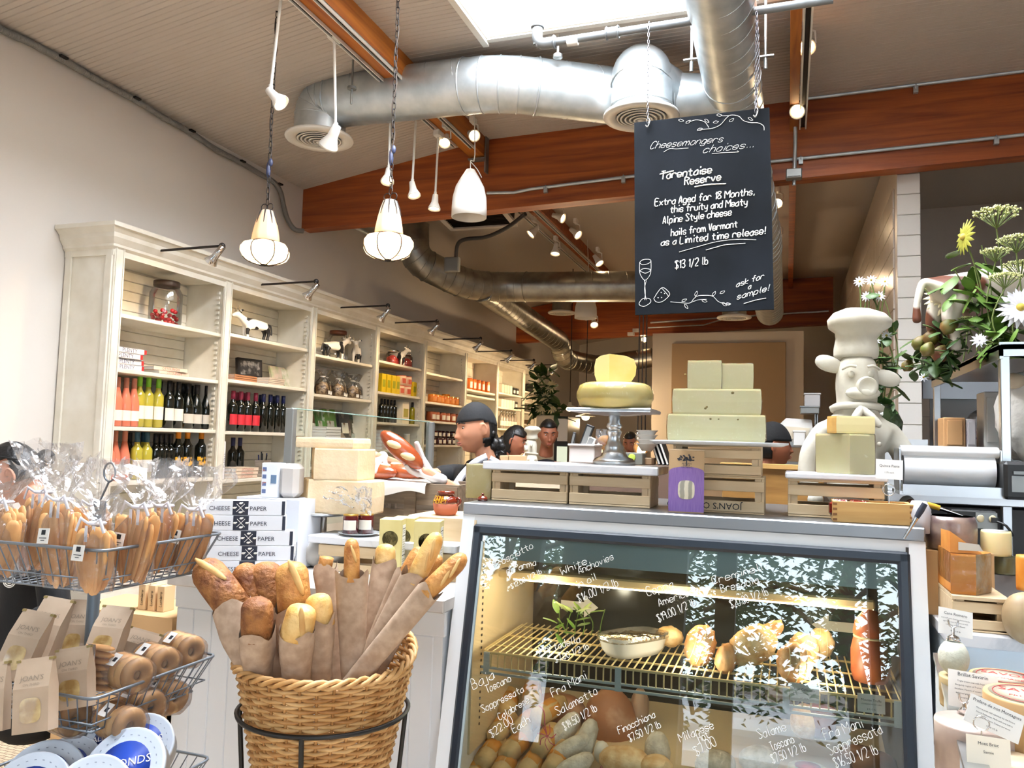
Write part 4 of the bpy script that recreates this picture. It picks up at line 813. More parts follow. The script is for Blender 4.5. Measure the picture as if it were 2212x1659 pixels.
z=ZS[2,2]+.001; y0=at(709,940,x=XF-.05).y
for i in range(4): book('cookbook',(.24,.17,.025),c_wb,'white book, %s in the stack at the foot of the green cookbooks'%['bottom','second','third','top'][i],(XF-.08,y0,z),group='white stack third bay'); z+=.0255
row(B['dk2'],[693,706],2,3,-4.0,'dark bottle low in the third bay behind the cheese tower','low bottles third bay')
row(B['orange'],[640,650],1,3,-3.95,'orange capped bottle low beside the grey screen post','low bottles second bay end')
# ---------- fourth bay ----------
def carton(name,loc,d,m,label,group,m2=None,cat='box',band=.5):
    t=thing(name,label,cat,loc,rnd.uniform(-.04,.04),group); b=MB(); b.box((0,0,d[2]/2),d,bev=.002); b.obj('body',m,t)
    if m2: b=MB(); b.box((d[0]/2+.0005,0,d[2]*band),(.001,d[1]*.7,d[2]*.4)); b.obj('label',m2,t)
    b=MB(); b.box((0,0,d[2]+.001),(d[0]*.9,d[1]*.9,.003)); b.obj('flap',m,t); return t
m_yel=mat('yellow_carton','#d8b912',.5); m_pinkc=mat('peach_carton','#e3c3a6',.6); m_rose=mat('rose_print','#c2573f',.6)
def crow(us,k,j,x,d,m,desc,group,m2=None,name='carton',z=0,cat='box'):
    p=None
    for i,u in enumerate(us):
        loc=(x,at(u,880,x=x).y,ZS[k,j]+.001+z); lb=desc+(', %s in row'%ORD[i] if len(us)>1 else '')
        if p is None: p=carton(name,loc,d,m,lb,group,m2,cat)
        else: dup(p,loc,rnd.uniform(-.04,.04),lb,group)
crow([820,831,842,851],3,1,-3.9,(.08,.085,.19),m_yel,'tall yellow carton on second shelf, fourth bay','yellow cartons',mat('olive_print','#9a9a1c',.6)); crow([887,896,905],3,1,-3.9,(.08,.085,.16),m_yel,'yellow carton beyond the peach tins in the fourth bay','yellow cartons far',mat('olive_print','#9a9a1c',.6))
def tin(name,loc,r,h,m,lidm,label,group,m2=None,cat='tin'):
    t=thing(name,label,cat,loc,0,group); b=MB(); b.lathe([(.001,0),(r,0),(r,h*.92),(r*.9,h*.95)],16); b.obj('body',m,t); b=MB(); b.lathe([(r*.98,h*.86),(r*1.0,h),(.001,h)],16); b.obj('lid',lidm,t)
    if m2:
        b=MB(); vs=[((r+.0008)*math.cos(a),(r+.0008)*math.sin(a),z) for z in(h*.2,h*.7) for a in(-.9,-.45,0,.45,.9)]; b.add(vs,[(i,i+1,6+i,5+i) for i in range(4)],None,True); b.obj('label',m2,t)
    return t
def trow(us,k,j,x,r,h,m,lidm,desc,group,m2=None,z=0,name='tin',cat='tin'):
    p=None
    for i,u in enumerate(us):
        loc=(x+rnd.uniform(-.01,.01),at(u,880,x=x).y,ZS[k,j]+.001+z); lb=desc+(', %s in row'%ORD[i] if len(us)>1 else '')
        if p is None: p=tin(name,loc,r,h,m,lidm,lb,group,m2,cat)
        else: dup(p,loc,0,lb,group)
trow([862,876],3,1,-3.9,.055,.105,m_pinkc,m_rose,'peach patterned tin, lower tier in the fourth bay','peach tins',m_rose); trow([863,877],3,1,-3.9,.055,.105,m_pinkc,m_rose,'peach patterned tin stacked on top in the fourth bay','peach tins',m_rose,z=.106)
row(bottle('oil_bottle',g_dark,c_blk,None,H=.24,R=.03,shape='sq'),[822,829,836,843,850],3,2,-3.9,'slim black oil bottle on third shelf, fourth bay','black oil bottles')
crow([870],3,2,-3.9,(.08,.16,.23),mat('cream_carton','#e6dcc4',.6),'cream gift carton printed with a bottle between dark and golden oils','gift carton',mat('gold_print','#a9a04a',.6))
row(bottle('oil_bottle',g_oil,c_blk,None,H=.24,R=.03,shape='sq'),[889,896,903],3,2,-3.9,'golden olive oil bottle on third shelf, fourth bay','golden oil bottles')
z=ZS[3,3]+.001; y0=at(829,965,x=XF-.06).y
for i in range(6): book('biscuit_box',(.17,.12,.033),mat('red_white_box','#d8c8c0',.6),'flat red and white box, %s from the bottom of the stack in the fourth bay'%ORD[i],(XF-.09,y0,z),title='Toasts Pure',tcol=mat('red_print','#a83a30',.6),tsize=.026,cat='box',group='red and white box stack'); z+=.0335
trow([843,851,860],3,3,-3.95,.035,.16,g_oil,c_blk,'jar of green olives behind the held pretzel roll','olive jars',l_white,name='olive_jar',cat='jar'); trow([880],3,3,-3.9,.035,.17,mat('cream_bottle','#cfc6b4',.4),m_wplast,'cream stoneware bottle next to the stout oil bottle','stoneware',name='stoneware_bottle',cat='bottle')
row(bottle('oil_bottle',mat('green_oil','#5d5a12',.1,coat=.3),c_blk,l_white,H=.2,R=.05,shape='sq'),[896],3,3,-3.9,'stout green oil bottle with pale label on fourth shelf, fourth bay','stout oil')
# ---------- bays five to eight ----------
m_or=mat('amber_honey','#c4651c',.25,col2='#e08a3a',scale=20); m_gold=mat('gold_lid','#b99548',.35,.8)
trow([931,941,951,961,971,981,990],4,1,-3.9,.052,.1,m_or,m_gold,'amber honey jar on second shelf, fifth bay','amber jars',mat('amber_label','#d98b45',.6),name='honey_jar',cat='jar'); trow([963,973],4,1,-4.0,.052,.1,m_or,m_gold,'amber honey jar raised in the back row of the fifth bay','amber jars',z=.04,name='honey_jar',cat='jar')
trow([930,941,953,964,975,986],4,2,-3.9,.055,.11,mat('terracotta_pot','#9a4a22',.5),mat('brown_cloth','#6e3218',.8),'terracotta pot with cloth cap on third shelf, fifth bay','terracotta pots',l_white,name='mustard_pot',cat='jar')
for z,nm in((0,'lower'),(.085,'upper')): trow([938,948,958,968,978,988],4,3,-3.9,.042,.082,mat('jam_dark','#3c1214',.2),mat('black_white_lid','#1a1718',.4),'dark white labelled jam jar, %s tier, fifth bay'%nm,'jam jars '+nm,l_white,z=z,name='jam_jar',cat='jar')
trow([1013,1022,1031,1040,1049,1058,1066],5,0,-3.9,.04,.155,mat('orange_drink','#d8702c',.2),mat('orange_lid','#b8521c',.4),'orange drink bottle on the upper shelf of the sixth bay','orange bottles',l_white,name='drink_bottle',cat='bottle')
trow([1030,1040,1050,1060],5,2,-3.9,.045,.12,mat('teal_tin','#5fa7a4',.4),m_wplast,'pale teal tin in the sixth bay','teal tins',name='tea_tin',cat='tin')
m_wb=mat('white_carton','#e3dac8',.6); m_bb=mat('black_carton','#1b1a1c',.5)
crow([1080,1086,1092,1098],6,0,-3.9,(.08,.1,.13),m_wb,'small white carton on top shelf, seventh bay','white cartons'); crow([1105,1112,1119],6,0,-3.9,(.08,.13,.11),m_bb,'small black carton on top shelf, seventh bay','black cartons',l_white)
crow([1080,1086,1092,1098,1104],6,1,-3.9,(.08,.1,.12),m_wb,'white carton on second shelf, seventh bay','white cartons below'); crow([1110,1117,1122],6,1,-3.9,(.08,.12,.11),m_bb,'black carton on second shelf, seventh bay','black cartons below',l_white)
b=bottle('clear_bottle',mat('pale_glass','#8f857a',.06,coat=.5),m_chrome,l_white,H=.27,R=.035); row(b,[1081,1087,1093,1099,1105,1111,1117,1122],6,2,-3.9,'clear glass bottle on third shelf, seventh bay','clear bottles')
crow([1140],7,0,-3.9,(.1,.3,.13),m_bb,'black box on top shelf, end bay','end bay black'); crow([1137,1146],7,1,-3.9,(.1,.2,.13),m_wb,'cream box on second shelf, end bay','end bay cream'); crow([1142],7,2,-3.95,(.15,.4,.1),mat('grey_carton','#6d665f',.7),'grey box on third shelf, end bay','end bay grey'); crow([1141],7,3,-3.95,(.15,.35,.07),mat('brown_carton','#6a523c',.7),'brown flat box on fourth shelf, end bay','end bay brown')
# ================= refrigerated display case =================
CX0,CX1,CYF,CYB,CZT=-1.083,.386,2.645,3.38,1.28; KS=.2115; ZB=1.239
yg=lambda z: CYF+(z-ZB)*KS
def gp(u,v,off=0):
    D=F0+R0*((u-1106)/FPX)+U0*((829.5-v)/FPX); t=(CYF-off+KS*(CAM.z-ZB))/(D.y-KS*D.z); return CAM+D*t
m_case=mat('case_white_enamel','#d9dde0',.3); m_gask=mat('dark_gasket','#1c2530',.35); m_cin=mat('case_cream_liner','#d8c6a4',.4); m_head=mat('case_header','#a9b7ba',.3)
m_pane=clear('case_glass',tint='#f2f7f5',gloss=.035,rough=0,mul=1.3)
ca=thing('display_case','white refrigerated deli case with slanted glass front, dark gasket and steel top','display case',(CX0,CYF,0))
b=MB(); b.box(((CX0+CX1)/2,(CYF+CYB)/2,(CZT+ZB)/2),(CX1-CX0,CYB-CYF+.01,CZT-ZB),bev=.004); b.obj('steel_top',mat('case_steel','#9a9ea2',.34,1),ca,world=True)
# side cheeks: slanted front edge
def cheek(x0,x1,m):
    b=MB(); P=[(yg(.03),.03),(CYB,.03),(CYB,ZB),(CYF,ZB)]
    M=frame((x0,0,0),(0,1,0),(0,0,1),(1,0,0)); b.prism(P,0,x1-x0,M); return b
cheek(CX0,CX0+.045,m_case).obj('side',m_case,ca,world=True); cheek(CX1-.045,CX1,m_case).obj('side',m_case,ca,world=True)
b=MB(); b.box(((CX0+CX1)/2,CYF+.012,1.222),(CX1-CX0,.026,.034)); b.obj('front_rail',m_case,ca,world=True)
b=MB(); b.box(((CX0+CX1)/2,(yg(.14)+CYB)/2+.01,.15),(CX1-CX0-.09,CYB-yg(.14)-.04,.28)); b.obj('base',m_case,ca,world=True)
for x,w in ((CX0+.05,.005),(CX1-.05,-.005)):
    pass
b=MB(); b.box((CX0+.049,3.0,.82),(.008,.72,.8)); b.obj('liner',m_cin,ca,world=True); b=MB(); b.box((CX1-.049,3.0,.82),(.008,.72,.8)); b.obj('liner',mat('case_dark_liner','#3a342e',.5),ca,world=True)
# gasket frame in the slanted plane
G=[(1024,1133),(1965,1190)]; gl_=CX0+.046; gr_=CX1-.043; zt_=1.207
ex=V((1,0,0)); ey=V((0,KS,1)).normalized(); ez=ex.cross(ey); MG=frame((0,yg(0),0),ex,ey,ez)
S=math.sqrt(1+KS*KS)
for (x0,x1,z0,z1) in ((gl_,gl_+.034,.05,zt_),(gr_-.034,gr_,.05,zt_),(gl_,gr_,zt_-.036,zt_)):
    b=MB(); b.box(((x0+x1)/2,(z0+z1)/2*S,-.004),(x1-x0,(z1-z0)*S,.03),M=MG,bev=.008); b.obj('gasket',m_gask,ca,world=True)
b=MB(); b.box(((gl_+gr_)/2,(.1+zt_)/2*S,-.004),(gr_-gl_-.05,(zt_-.1)*S,.006),M=MG); b.obj('glass',m_pane,ca,world=True)
b=MB(); b.box((gl_+.038,.62*S,.002),(.008,1.06*S,.006),M=MG); b.obj('edge_strip',mat('grey_edge','#9fb0b6',.3),ca,world=True)
# header, lamp bar
b=MB(); b.box(((CX0+CX1)/2,CYF+.045,1.15),(CX1-CX0-.14,.012,.13)); b.obj('header',m_head,ca,world=True)  # white header; its blue-grey reflection is put into the colour
z=at(1300,1250,y=2.83).z; b=MB(); b.box(((CX0+CX1)/2-.02,2.84,z-.008),(CX1-CX0-.2,.07,.03),bev=.006); b.obj('lamp_bar',mat('lamp_bar_cream','#cdb183',.5),ca,world=True)
b=MB(); b.cyl((CX0+.12,2.87,z-.03),(CX1-.12,2.87,z-.03),.009,8); b.obj('lamp_tube',mat('case_tube','#fff0d0',.4,emit='#ffdca6',es=22),ca,world=True)
for x_ in(-.8,-.35,.1): lamp('POINT',(x_,2.78,z-.05),1.8,(1,.82,.58),.04)
for x_ in(-.75,-.3,.1): lamp('POINT',(x_,2.70,.80),1.5,(1,.86,.66),.03)  # added fill lamps without a fixture, to brighten the lower goods
b=MB(); b.box(((CX0+CX1)/2-.02,2.95,z+.05),(CX1-CX0-.14,.05,.05)); b.obj('bracket',m_gask,ca,world=True)
# sliding rear doors
for k,(x0,x1) in enumerate(((CX0+.06,-.36),(-.38,CX1-.06))):
    b=MB(); b.box(((x0+x1)/2,3.33+.02*k,.83),(x1-x0,.02,.8)); b.obj('rear_door',mat('dark_mirror','#2b2a26',.12,spec=.6),ca,world=True)
for (u,v,s) in ((1262,1310,1),(1790,1352,-1)):
    p=at(u,v,y=3.315); b=MB(); M=frame(p,(s,0,0),(0,0,1),(0,-s,0)); b.prism([(-.1,-.018),(.0,-.018),(.0,-.045),(.06,0),(.0,.045),(.0,.018),(-.1,.018)],0,.002,M); b.obj('arrow',m_paper,ca,world=True)
b=MB()
for i in range(26): b.box((CX0+.056,2.72,.5+i*.022),(.003,.006,.008))
b.obj('slot_rail',m_gask,ca,world=True,kind='stuff')
# wire shelf
YS=2.655; zs=at(1410,1452,y=YS).z; m_wire=mat('cream_wire','#d8c38e',.35); XS0,XS1=-1.0,.33
sh=thing('wire_shelf','cream coated wire shelf with double front rail across the middle of the case','shelf',(XS0,YS,zs))
b=MB(); b.tube(bend([(XS0,YS+.45,zs),(XS0,YS,zs),(XS1,YS,zs),(XS1,YS+.45,zs)],.03,4),.005,8); b.obj('front_rail',m_wire,sh,world=True)
b=MB(); b.tube([(XS0,YS-.004,zs-.05),(XS1,YS-.004,zs-.05)],.005,8); b.tube([(XS0,YS-.004,zs-.068),(XS1,YS-.004,zs-.068)],.005,8)
for x in(-.98,-.52,.0,.31): b.box((x,YS-.006,zs-.035),(.02,.008,.075))
b.obj('price_rail',mat('blue_grey_rail','#aab6b6',.35),sh,world=True)
for k in range(3): b=MB(); b.cyl((XS0,YS+.12+k*.16,zs-.006),(XS1,YS+.12+k*.16,zs-.006),.004,6); b.obj('cross_wire',m_wire,sh,world=True)
wm=MB(); wm.tube([(0,.47,0),(0,0,0),(0,-.006,-.012),(0,-.006,-.05)],.0028,6); me=wm.mesh('wire',m_wire)
n=54
for i in range(n):
    o=bpy.data.objects.new('wire',me); COL.objects.link(o); o.parent=sh; o.location=((i+.5)*(XS1-XS0)/n,0,.003)
# ---------- writing on the glass ----------
gw=MB()
def gt(txt,u0,v0,u1,v1,xh=9,r=.0010,seed=1):
    a,e=gp(u0,v0,.003),gp(u1,v1,.003); x=(e-a); L=x.length; x.normalize(); nrm=ez; y=nrm.cross(x); write(gw,txt,frame(a,x,y,nrm),xh*2.5/1725,r,L,.1,.28,seed=seed)
for a in (('Prosciutto',1068,1228,1154,1182),('di Parma',1095,1240,1160,1220),('$12.00 1/2 lb',1105,1272,1172,1237,6),('White',1213,1243,1271,1216),('Anchovies',1251,1240,1328,1207),('in oil',1248,1271,1292,1250),('$16.00 1/2 lb',1250,1302,1338,1264,10),('Coppa',1399,1288,1458,1268,11),('Americana',1424,1310,1512,1278),('$19.00 1/2 lb',1423,1344,1506,1306,9),('Creminelli',1540,1262,1660,1228),('Bresaola',1559,1280,1642,1258),('$20.00 1/2 lb',1580,1314,1662,1284),
    ('Mortadella',1166,1414,1256,1386),('$7.00 1/2 lb',1200,1432,1274,1400,7),('Baja',1022,1490,1072,1463,12),('Toscano',1052,1497,1106,1470),('Soppressata',1043,1540,1134,1493,9),('Calabrese',1079,1556,1146,1515,8),('$22.00',1062,1594,1111,1558),('Each',1110,1584,1148,1558),('Fra Mani',1195,1506,1270,1464,10),("'",1228,1478,1230,1470,9),('Salametto',1204,1546,1294,1497,10),('$14.50 1/2 lb',1220,1578,1292,1534,9),
    ('Finocchiona',1338,1586,1418,1548,8),('$7.50 1/2 lb',1361,1603,1430,1570,8),('Milanese',1470,1603,1545,1572,9),('Hot',1512,1604,1534,1592,9),('$7.00',1505,1634,1551,1607,10),('Salame',1640,1596,1702,1577,10),('Toscano',1668,1622,1718,1603,9),('$7.50 1/2 lb',1670,1649,1744,1621,9),('Fra Mani',1784,1598,1868,1570,11),('Soppressata',1794,1632,1910,1582,11),('$16.50 1/2 lb',1806,1659,1900,1627,10)): gt(*a)
gw.obj('glass_writing',mat('white_paint_pen','#f4f6f4',.7),ca,world=True)
# ---------- goods inside ----------
ZD=.43; m_ham=mat('cured_ham','#b0743a',.45,col2='#d9b183',scale=14,bump=.4,bscale=40); m_ham2=mat('pale_ham','#c29a63',.5,col2='#e0c8a0',scale=22,bump=.4,bscale=60)
def lump(name,label,cat,c,r,m,rot=(0,0,0),amp=.12,f=3,group=None,tie=None,sd=0):
    t=thing(name,label,cat,c,0,group); M=Euler(rot).to_matrix().to_4x4(); b=MB()
    b.ell((0,0,0),r,20,14,M=M,fn=lambda d:1+amp*noise.noise(d*f+V((sd,sd,0)))); b.obj('body',m,t)
    if tie:
        b=MB()
        for k in(-.5,0,.45):
            q=math.sqrt(1-k*k)*1.02; b.tube([M@V((r[0]*k,math.cos(a)*r[1]*q,math.sin(a)*r[2]*q)) for a in [2*PI*i/14 for i in range(14)]],.002,4,closed=True)
        b.obj('twine',tie,t)
    return t
tw=mat('pink_twine','#c2587c',.7); tw2=mat('string','#d8c59a',.8)
for i,(u,v,y,r,rot,m,lb) in enumerate(((1512,1395,2.82,(.05,.06,.07),(0,.3,.2),m_ham,'cured ham piece with string behind the tree reflection, nearest the anchovy dish'),(1625,1395,2.82,(.085,.06,.06),(0,-.5,.2),m_ham2,'large pale cured leg lying across the middle of the wire shelf'),(1655,1372,2.86,(.07,.035,.03),(0,-.75,.1),m_ham,'long red brown shank of ham lying on top of the pale leg'),(1716,1432,2.74,(.055,.05,.062),(0,.1,.3),m_ham,'rough netted coppa hanging over the front rail of the wire shelf'),(1735,1405,2.84,(.05,.045,.055),(0,.2,.1),m_ham2,'smooth coppa half hidden behind the netted one'),(1772,1390,2.95,(.045,.045,.05),(0,0,0),m_ham2,'round grey coppa with a string loop near the right arrow'),(1568,1425,2.78,(.035,.04,.05),(0,.2,0),m_ham,'small reddish ham end beside the string tied piece'),(1445,1375,2.95,(.05,.05,.035),(0,0,.4),m_ham2,'pale wrapped meat just behind the anchovy dish'))):
    c=at(u,v,y=y); c.z=max(c.z,zs+r[2]*.75); lump('cured_ham',lb,'ham',c,r,m,rot,.16,3,None,tw2 if i in(0,3,5) else None,i*3.1)
c=at(1880,1420,y=2.82); t=thing('bologna_sausage','thick upright rosy sausage tied with string at the dark end of the wire shelf','sausage',V((c.x,c.y,zs+.006))); b=MB(); b.lathe([(.001,0),(.05,.004),(.058,.03),(.058,.1),(.05,.135),(.045,.14),(.052,.15),(.045,.19),(.02,.22),(.001,.225)],22); b.obj('body',mat('rosy_sausage','#a0522f',.4,col2='#b8693f',scale=9),t); b=MB(); ring(b,(0,0,.14),(0,0,1),.047,.004); b.obj('string',tw2,t)
# anchovy dish
c=at(1370,1395,y=2.86); t=thing('anchovy_dish','white oval dish of anchovies under clear film on the wire shelf','dish',V((c.x,2.84,zs+.006)),.0)
M=Matrix.Rotation(.95,4,'Z')@Matrix.Diagonal((1.75,1,1,1)); b=MB(); b.lathe([(.001,.004),(.058,0),(.068,.02),(.076,.065),(.078,.068),(.072,.068),(.064,.03),(.06,.012),(.001,.012)],32,M=M,fn=lambda a,z:1/((abs(math.cos(a))**3+abs(math.sin(a))**3)**(1/3))); b.obj('dish',mat('white_china','#e3e0da',.2),t)
b=MB(); b.lathe([(.001,.06),(.04,.058),(.07,.05)],24,M=M,fn=lambda a,z:1/((abs(math.cos(a))**3+abs(math.sin(a))**3)**(1/3))); b.obj('oil',mat('anchovy_oil','#8a6a35',.15,col2='#c4ae84',scale=24,stretch=(1,4,1)),t)
b=MB()
for i in range(34):
    a=rnd.uniform(0,6.28); q=rnd.uniform(0,1)**.5; x,y=math.cos(a)*q*.085,math.sin(a)*q*.045; w=.5+rnd.uniform(-.25,.25); dx,dy=math.cos(w)*.03,math.sin(w)*.03
    P=Matrix.Rotation(.45,4,'Z'); b.tube([P@V((x-dx,y-dy,.06)),P@V((x,y,.066)),P@V((x+dx,y+dy,.061))],[.001,.005,.001],5)
b.obj('anchovies',mat('anchovy','#a99065',.25,col2='#6b5a3c',scale=30),t,kind='stuff')
b=MB(); b.lathe([(.001,.0715),(.079,.07),(.08,.055)],24,M=M,fn=lambda a,z:1/((abs(math.cos(a))**3+abs(math.sin(a))**3)**(1/3))); b.obj('film',m_film,t)
# garnish leaves
m_leaf=mat('garnish_green','#5f7d2e',.45,col2='#3c5a22',scale=12); 
t=thing('garnish','sprig of green leaves decorating the wire shelf beside the anchovy dish','garnish',at(1235,1375,y=2.85))
def leafmesh(b,p,dirv,L,w,up=(0,0,1),k=None,bendz=.2):
    d=V(dirv).normalized(); s=d.cross(V(up)); s=s.normalized() if s.length>.01 else V((1,0,0)); n_=s.cross(d)
    P=[]
    for i in range(5):
        q=i/4; ww=w*math.sin(PI*min(1,q*.92+.06))**.8; c=V(p)+d*(L*q)-n_*(bendz*L*q*q); P.append((c-s*ww,c+n_*(w*.25),c+s*ww))
    vs=[v for r in P for v in r]; fs=[]
    for i in range(4):
        for j in range(2): a=i*3+j; fs.append((a,a+1,a+4,a+3))
    b.add(vs,fs,None,True,k)
for i in range(16):
    b=MB(); u=1200+((i*37)%110); v=1300+((i*23)%80); p=at(u,v,y=2.78+.01*(i%9)); leafmesh(b,p,(rnd.uniform(-1,1),rnd.uniform(-.5,.3),rnd.uniform(-.6,.7)),.055,.014); b.obj('leaf',m_leaf,t,world=True)
b=MB()
for i in range(6): p=at(1205+i*18,1372,y=2.86); b.tube(smooth([p,p+V((.01,-.02,.05)),p+V((rnd.uniform(-.03,.03),-.04,.1))],3),.0018,5)
b.obj('stems',m_leaf,t,world=True)
# price cards hung from the rail
def price_card(o,ex_,ey_,w,h,label,lines,mtl=None,parent=None,name='price_card'):
    o=V(o); ex_=V(ex_).normalized(); ey_=V(ey_).normalized(); t=thing(name,label,'sign',o); b=MB(); M=frame(o,ex_,ey_); b.box((0,0,-.0006),(w,h,.0012),M=M); b.obj('card',mtl or m_paper,t,world=True)
    b=MB()
    for (tx,y,s) in lines:
        b.text(tx,M@Matrix.Translation((0,y*h,.0006)),s)
    if lines: b.obj('print',m_ink,t,world=True)
    return t
c=at(1738,1497,y=2.636); price_card(c,(1,0,0),(0,.1,1),.083,.052,'small white price card clipped to the case shelf, nearer the middle',[('Petit Campagne',.12,.0095),('pork pate with herbs and wine sauce',-.06,.0042),('$ 7 1/2 lb',-.35,.006)])
c=at(1882,1520,y=2.636); price_card(c,(1,0,0),(0,.1,1),.075,.052,'small white price card clipped to the case shelf, nearer the gasket',[('Mousse Truffe',.12,.0095),('smooth goose liver with truffles',-.06,.0042),('$ 9 1/2 lb',-.35,.006)])
# paper wrapped salami heap
b=MB(); b.prism([(2.475,.30),(3.32,.30),(3.32,.47),(2.475,.32)],0,CX1-CX0-.11,frame((CX0+.055,0,0),(0,1,0),(0,0,1),(1,0,0))); b.obj('deck',m_cin,ca,world=True)
m_kraft=mat('salami_paper','#a8895c',.6,col2='#c9ad7c',scale=10,bump=.3,bscale=30); m_lab=mat('orange_wrap_label','#c98a3a',.6)
def wrapped(c,dirv,L,r,lb,i):
    t=thing('wrapped_salami',lb,'salami',c,0,'paper wrapped salami heap'); z=V(dirv).normalized(); M=z.to_track_quat('Z','Y').to_matrix().to_4x4(); b=MB()
    b.lathe([(.001,-L/2+.002),(r*.55,-L/2),(r*.98,-L/2+r*.6),(r,0),(r*.95,L/2-r*.5),(r*.6,L/2),(.001,L/2)],14,M=M,fn=lambda a,zz:1+.06*math.sin(5*a+i)+.03*math.sin(9*a+zz*60)); b.obj('paper',m_kraft,t)
    b=MB(); b.lathe([(r*1.03,-L*.12),(r*1.035,L*.18)],14,M=M); b.obj('band',m_lab,t); return t
ws=[(1045,1530,2.86,.3),(1098,1520,2.95,-.2),(1150,1500,2.98,-.3),(1185,1535,2.88,.5),(1030,1590,2.78,.2),(1085,1570,2.82,.1),(1140,1560,2.86,.3),(1060,1625,2.72,.1),(1115,1610,2.76,.25),(1180,1600,2.78,.1),(1012,1630,2.7,.0),(1030,1665,2.66,.1),(1090,1655,2.68,.0),(1150,1650,2.7,.2),(1205,1640,2.72,.1)]
for i,(u,v,y,a) in enumerate(ws): wrapped(at(u,v,y=y+.04),(a,1,.25),.17,.036,'kraft paper wrapped salami in the heap, %s'%(['farthest back corner one','behind the price in white','with script on its band, highest','leaning towards the white salami','by the left glass edge','under the dollar sign','in the middle of the heap','low centre one','low one next to the middle','touching the pink strings','lowest at the glass corner','cut by the frame, at the corner','cut by the frame, second','cut by the frame, third','cut by the frame beside the pink strings'][i]),i)
m_mould=mat('white_mould','#b8b2a4',.8,col2='#d8d3c8',scale=30,bump=.5,bscale=80)
def salami(u,v,y,L,r,dirv,lb):
    c=at(u,v,y=y); t=thing('mould_salami',lb,'salami',c,0,'white moulded salami'); M=V(dirv).normalized().to_track_quat('Z','Y').to_matrix().to_4x4(); b=MB(); b.lathe([(.001,-L/2),(r*.5,-L/2+.006),(r*.85,-L/2+.025),(r,-L*.2),(r*1.02,L*.1),(r*.85,L/2-.025),(r*.45,L/2-.004),(.001,L/2)],18,M=M,fn=lambda a,z:1+.03*math.sin(3*a+z*30)); b.obj('casing',m_mould,t); return t
salami(1218,1580,2.86,.16,.036,(.55,.5,.75),'white moulded salami leaning left most against the mortadella'); salami(1228,1618,2.78,.17,.03,(.75,.4,.5),'white moulded salami lying lower in front of its neighbours'); salami(1262,1612,2.82,.19,.034,(.25,.4,1),'white moulded salami standing steepest beside the egg shaped cheese'); salami(1240,1655,2.7,.15,.03,(.6,.5,.3),'white moulded salami cut off by the bottom of the frame')
t=lump('egg_cheese','small white egg shaped cheese with a pink string tag','cheese',at(1300,1625,y=2.8),(.028,.028,.038),mat('white_egg_cheese','#d9d6cc',.4),amp=.02); b=MB()
for i in range(5): b.tube(smooth([(.01,-.028,-.005),(.012+.005*i,-.034,-.02),(.004*i,-.03,-.045)],3),.0014,4)
b.obj('tag_string',tw,t)
t=thing('pink_string','loose knot of pink butcher string on the salami heap','string',at(1182,1590,y=2.74)); b=MB()
for i in range(7): a=i*.9; b.tube(smooth([(0,0,0),(.02*math.cos(a),-.01,.02*math.sin(a)),(.035*math.cos(a+.4),-.006,.045*math.sin(a+.3))],4),.0016,4)
b.tube(smooth([(0,0,.0),(-.01,0,.04),(-.02,.02,.075),(-.045,.04,.085)],4),.0018,4); b.obj('strands',tw,t)
m_mort=mat('mortadella','#b07a58',.5,col2='#d4aa88',scale=16,lo=.5,hi=.75)
t=lump('mortadella','flat cut end of a big mortadella behind the paper wrapped heap','mortadella',at(1205,1530,y=3.08),(.11,.09,.055),m_mort,amp=.04,sd=2); t=lump('mortadella','big round mortadella standing upright behind the white salami','mortadella',at(1318,1560,y=3.05),(.1,.08,.125),m_mort,amp=.04,sd=9); t=lump('mortadella','smaller pale mortadella end beside the big round one','mortadella',at(1382,1530,y=3.1),(.035,.05,.075),mat('pale_mortadella','#b89a84',.5),amp=.08,sd=4)
for i,(u,v,y,r,lb,m) in enumerate(((1350,1645,2.76,(.09,.06,.05),'tan rounded salami lying low in the middle of the case',m_ham2),(1420,1625,2.88,(.045,.045,.07),'grey brown sausage leaning behind the tan rounded salami',m_mould),(1418,1655,2.74,(.055,.05,.035),'second tan salami cut off by the frame',m_ham2),(1740,1560,2.95,(.05,.05,.06),'wrinkled netted cheese beside the red terrine',m_ham2),(1690,1500,3.05,(.06,.05,.06),'dark wrapped meat behind the card on the lower deck',mat('dark_wrap','#5a4a38',.5)))): lump('cured_sausage',lb,'sausage',at(u,v,y=y),r,m,amp=.08,sd=i*1.7)
c=at(1775,1530,y=2.95); t=thing('terrine','short dark round terrine with a red brown top on the lower deck','terrine',c); b=MB(); b.lathe([(.001,-.09),(.042,-.088),(.045,-.08),(.046,0),(.001,.0)],24); b.obj('body',mat('dark_red_terrine','#5c2a20',.5),t); b=MB(); b.lathe([(.045,0),(.044,.004),(.001,.006)],24); b.obj('top',mat('rust_top','#a8553a',.7,col2='#8c4030',scale=40),t)
c=at(1745,1672,y=2.8); t=thing('round_cheese','round pale cheese with a red label, cut by the lower frame','cheese',c); b=MB(); b.lathe([(.001,-.04),(.06,-.04),(.064,-.01),(.06,.02),(.001,.024)],26); b.obj('rind',m_mould,t); b=MB(); b.lathe([(.04,.0245),(.001,.027)],20); b.obj('label',mat('red_cheese_label','#a92a3a',.6),t)
for i,(u,v,y,lb) in enumerate(((1850,1640,2.85,'dark sausage stack lying at the dark end of the lower deck, upper'),(1890,1655,2.8,'dark sausage stack lying at the dark end of the lower deck, lower'),(1640,1640,2.9,'pale wrapped salami under the pale reflection of the street'),(1545,1650,2.85,'pale round salami under the price of seven dollars'))): lump('cured_sausage',lb,'sausage',at(u,v,y=y),(.07,.045,.045),(mat('brown_salami','#6a4a34',.5),m_mould)[i>1],(0,0,.4),.06,3,None,None,i)
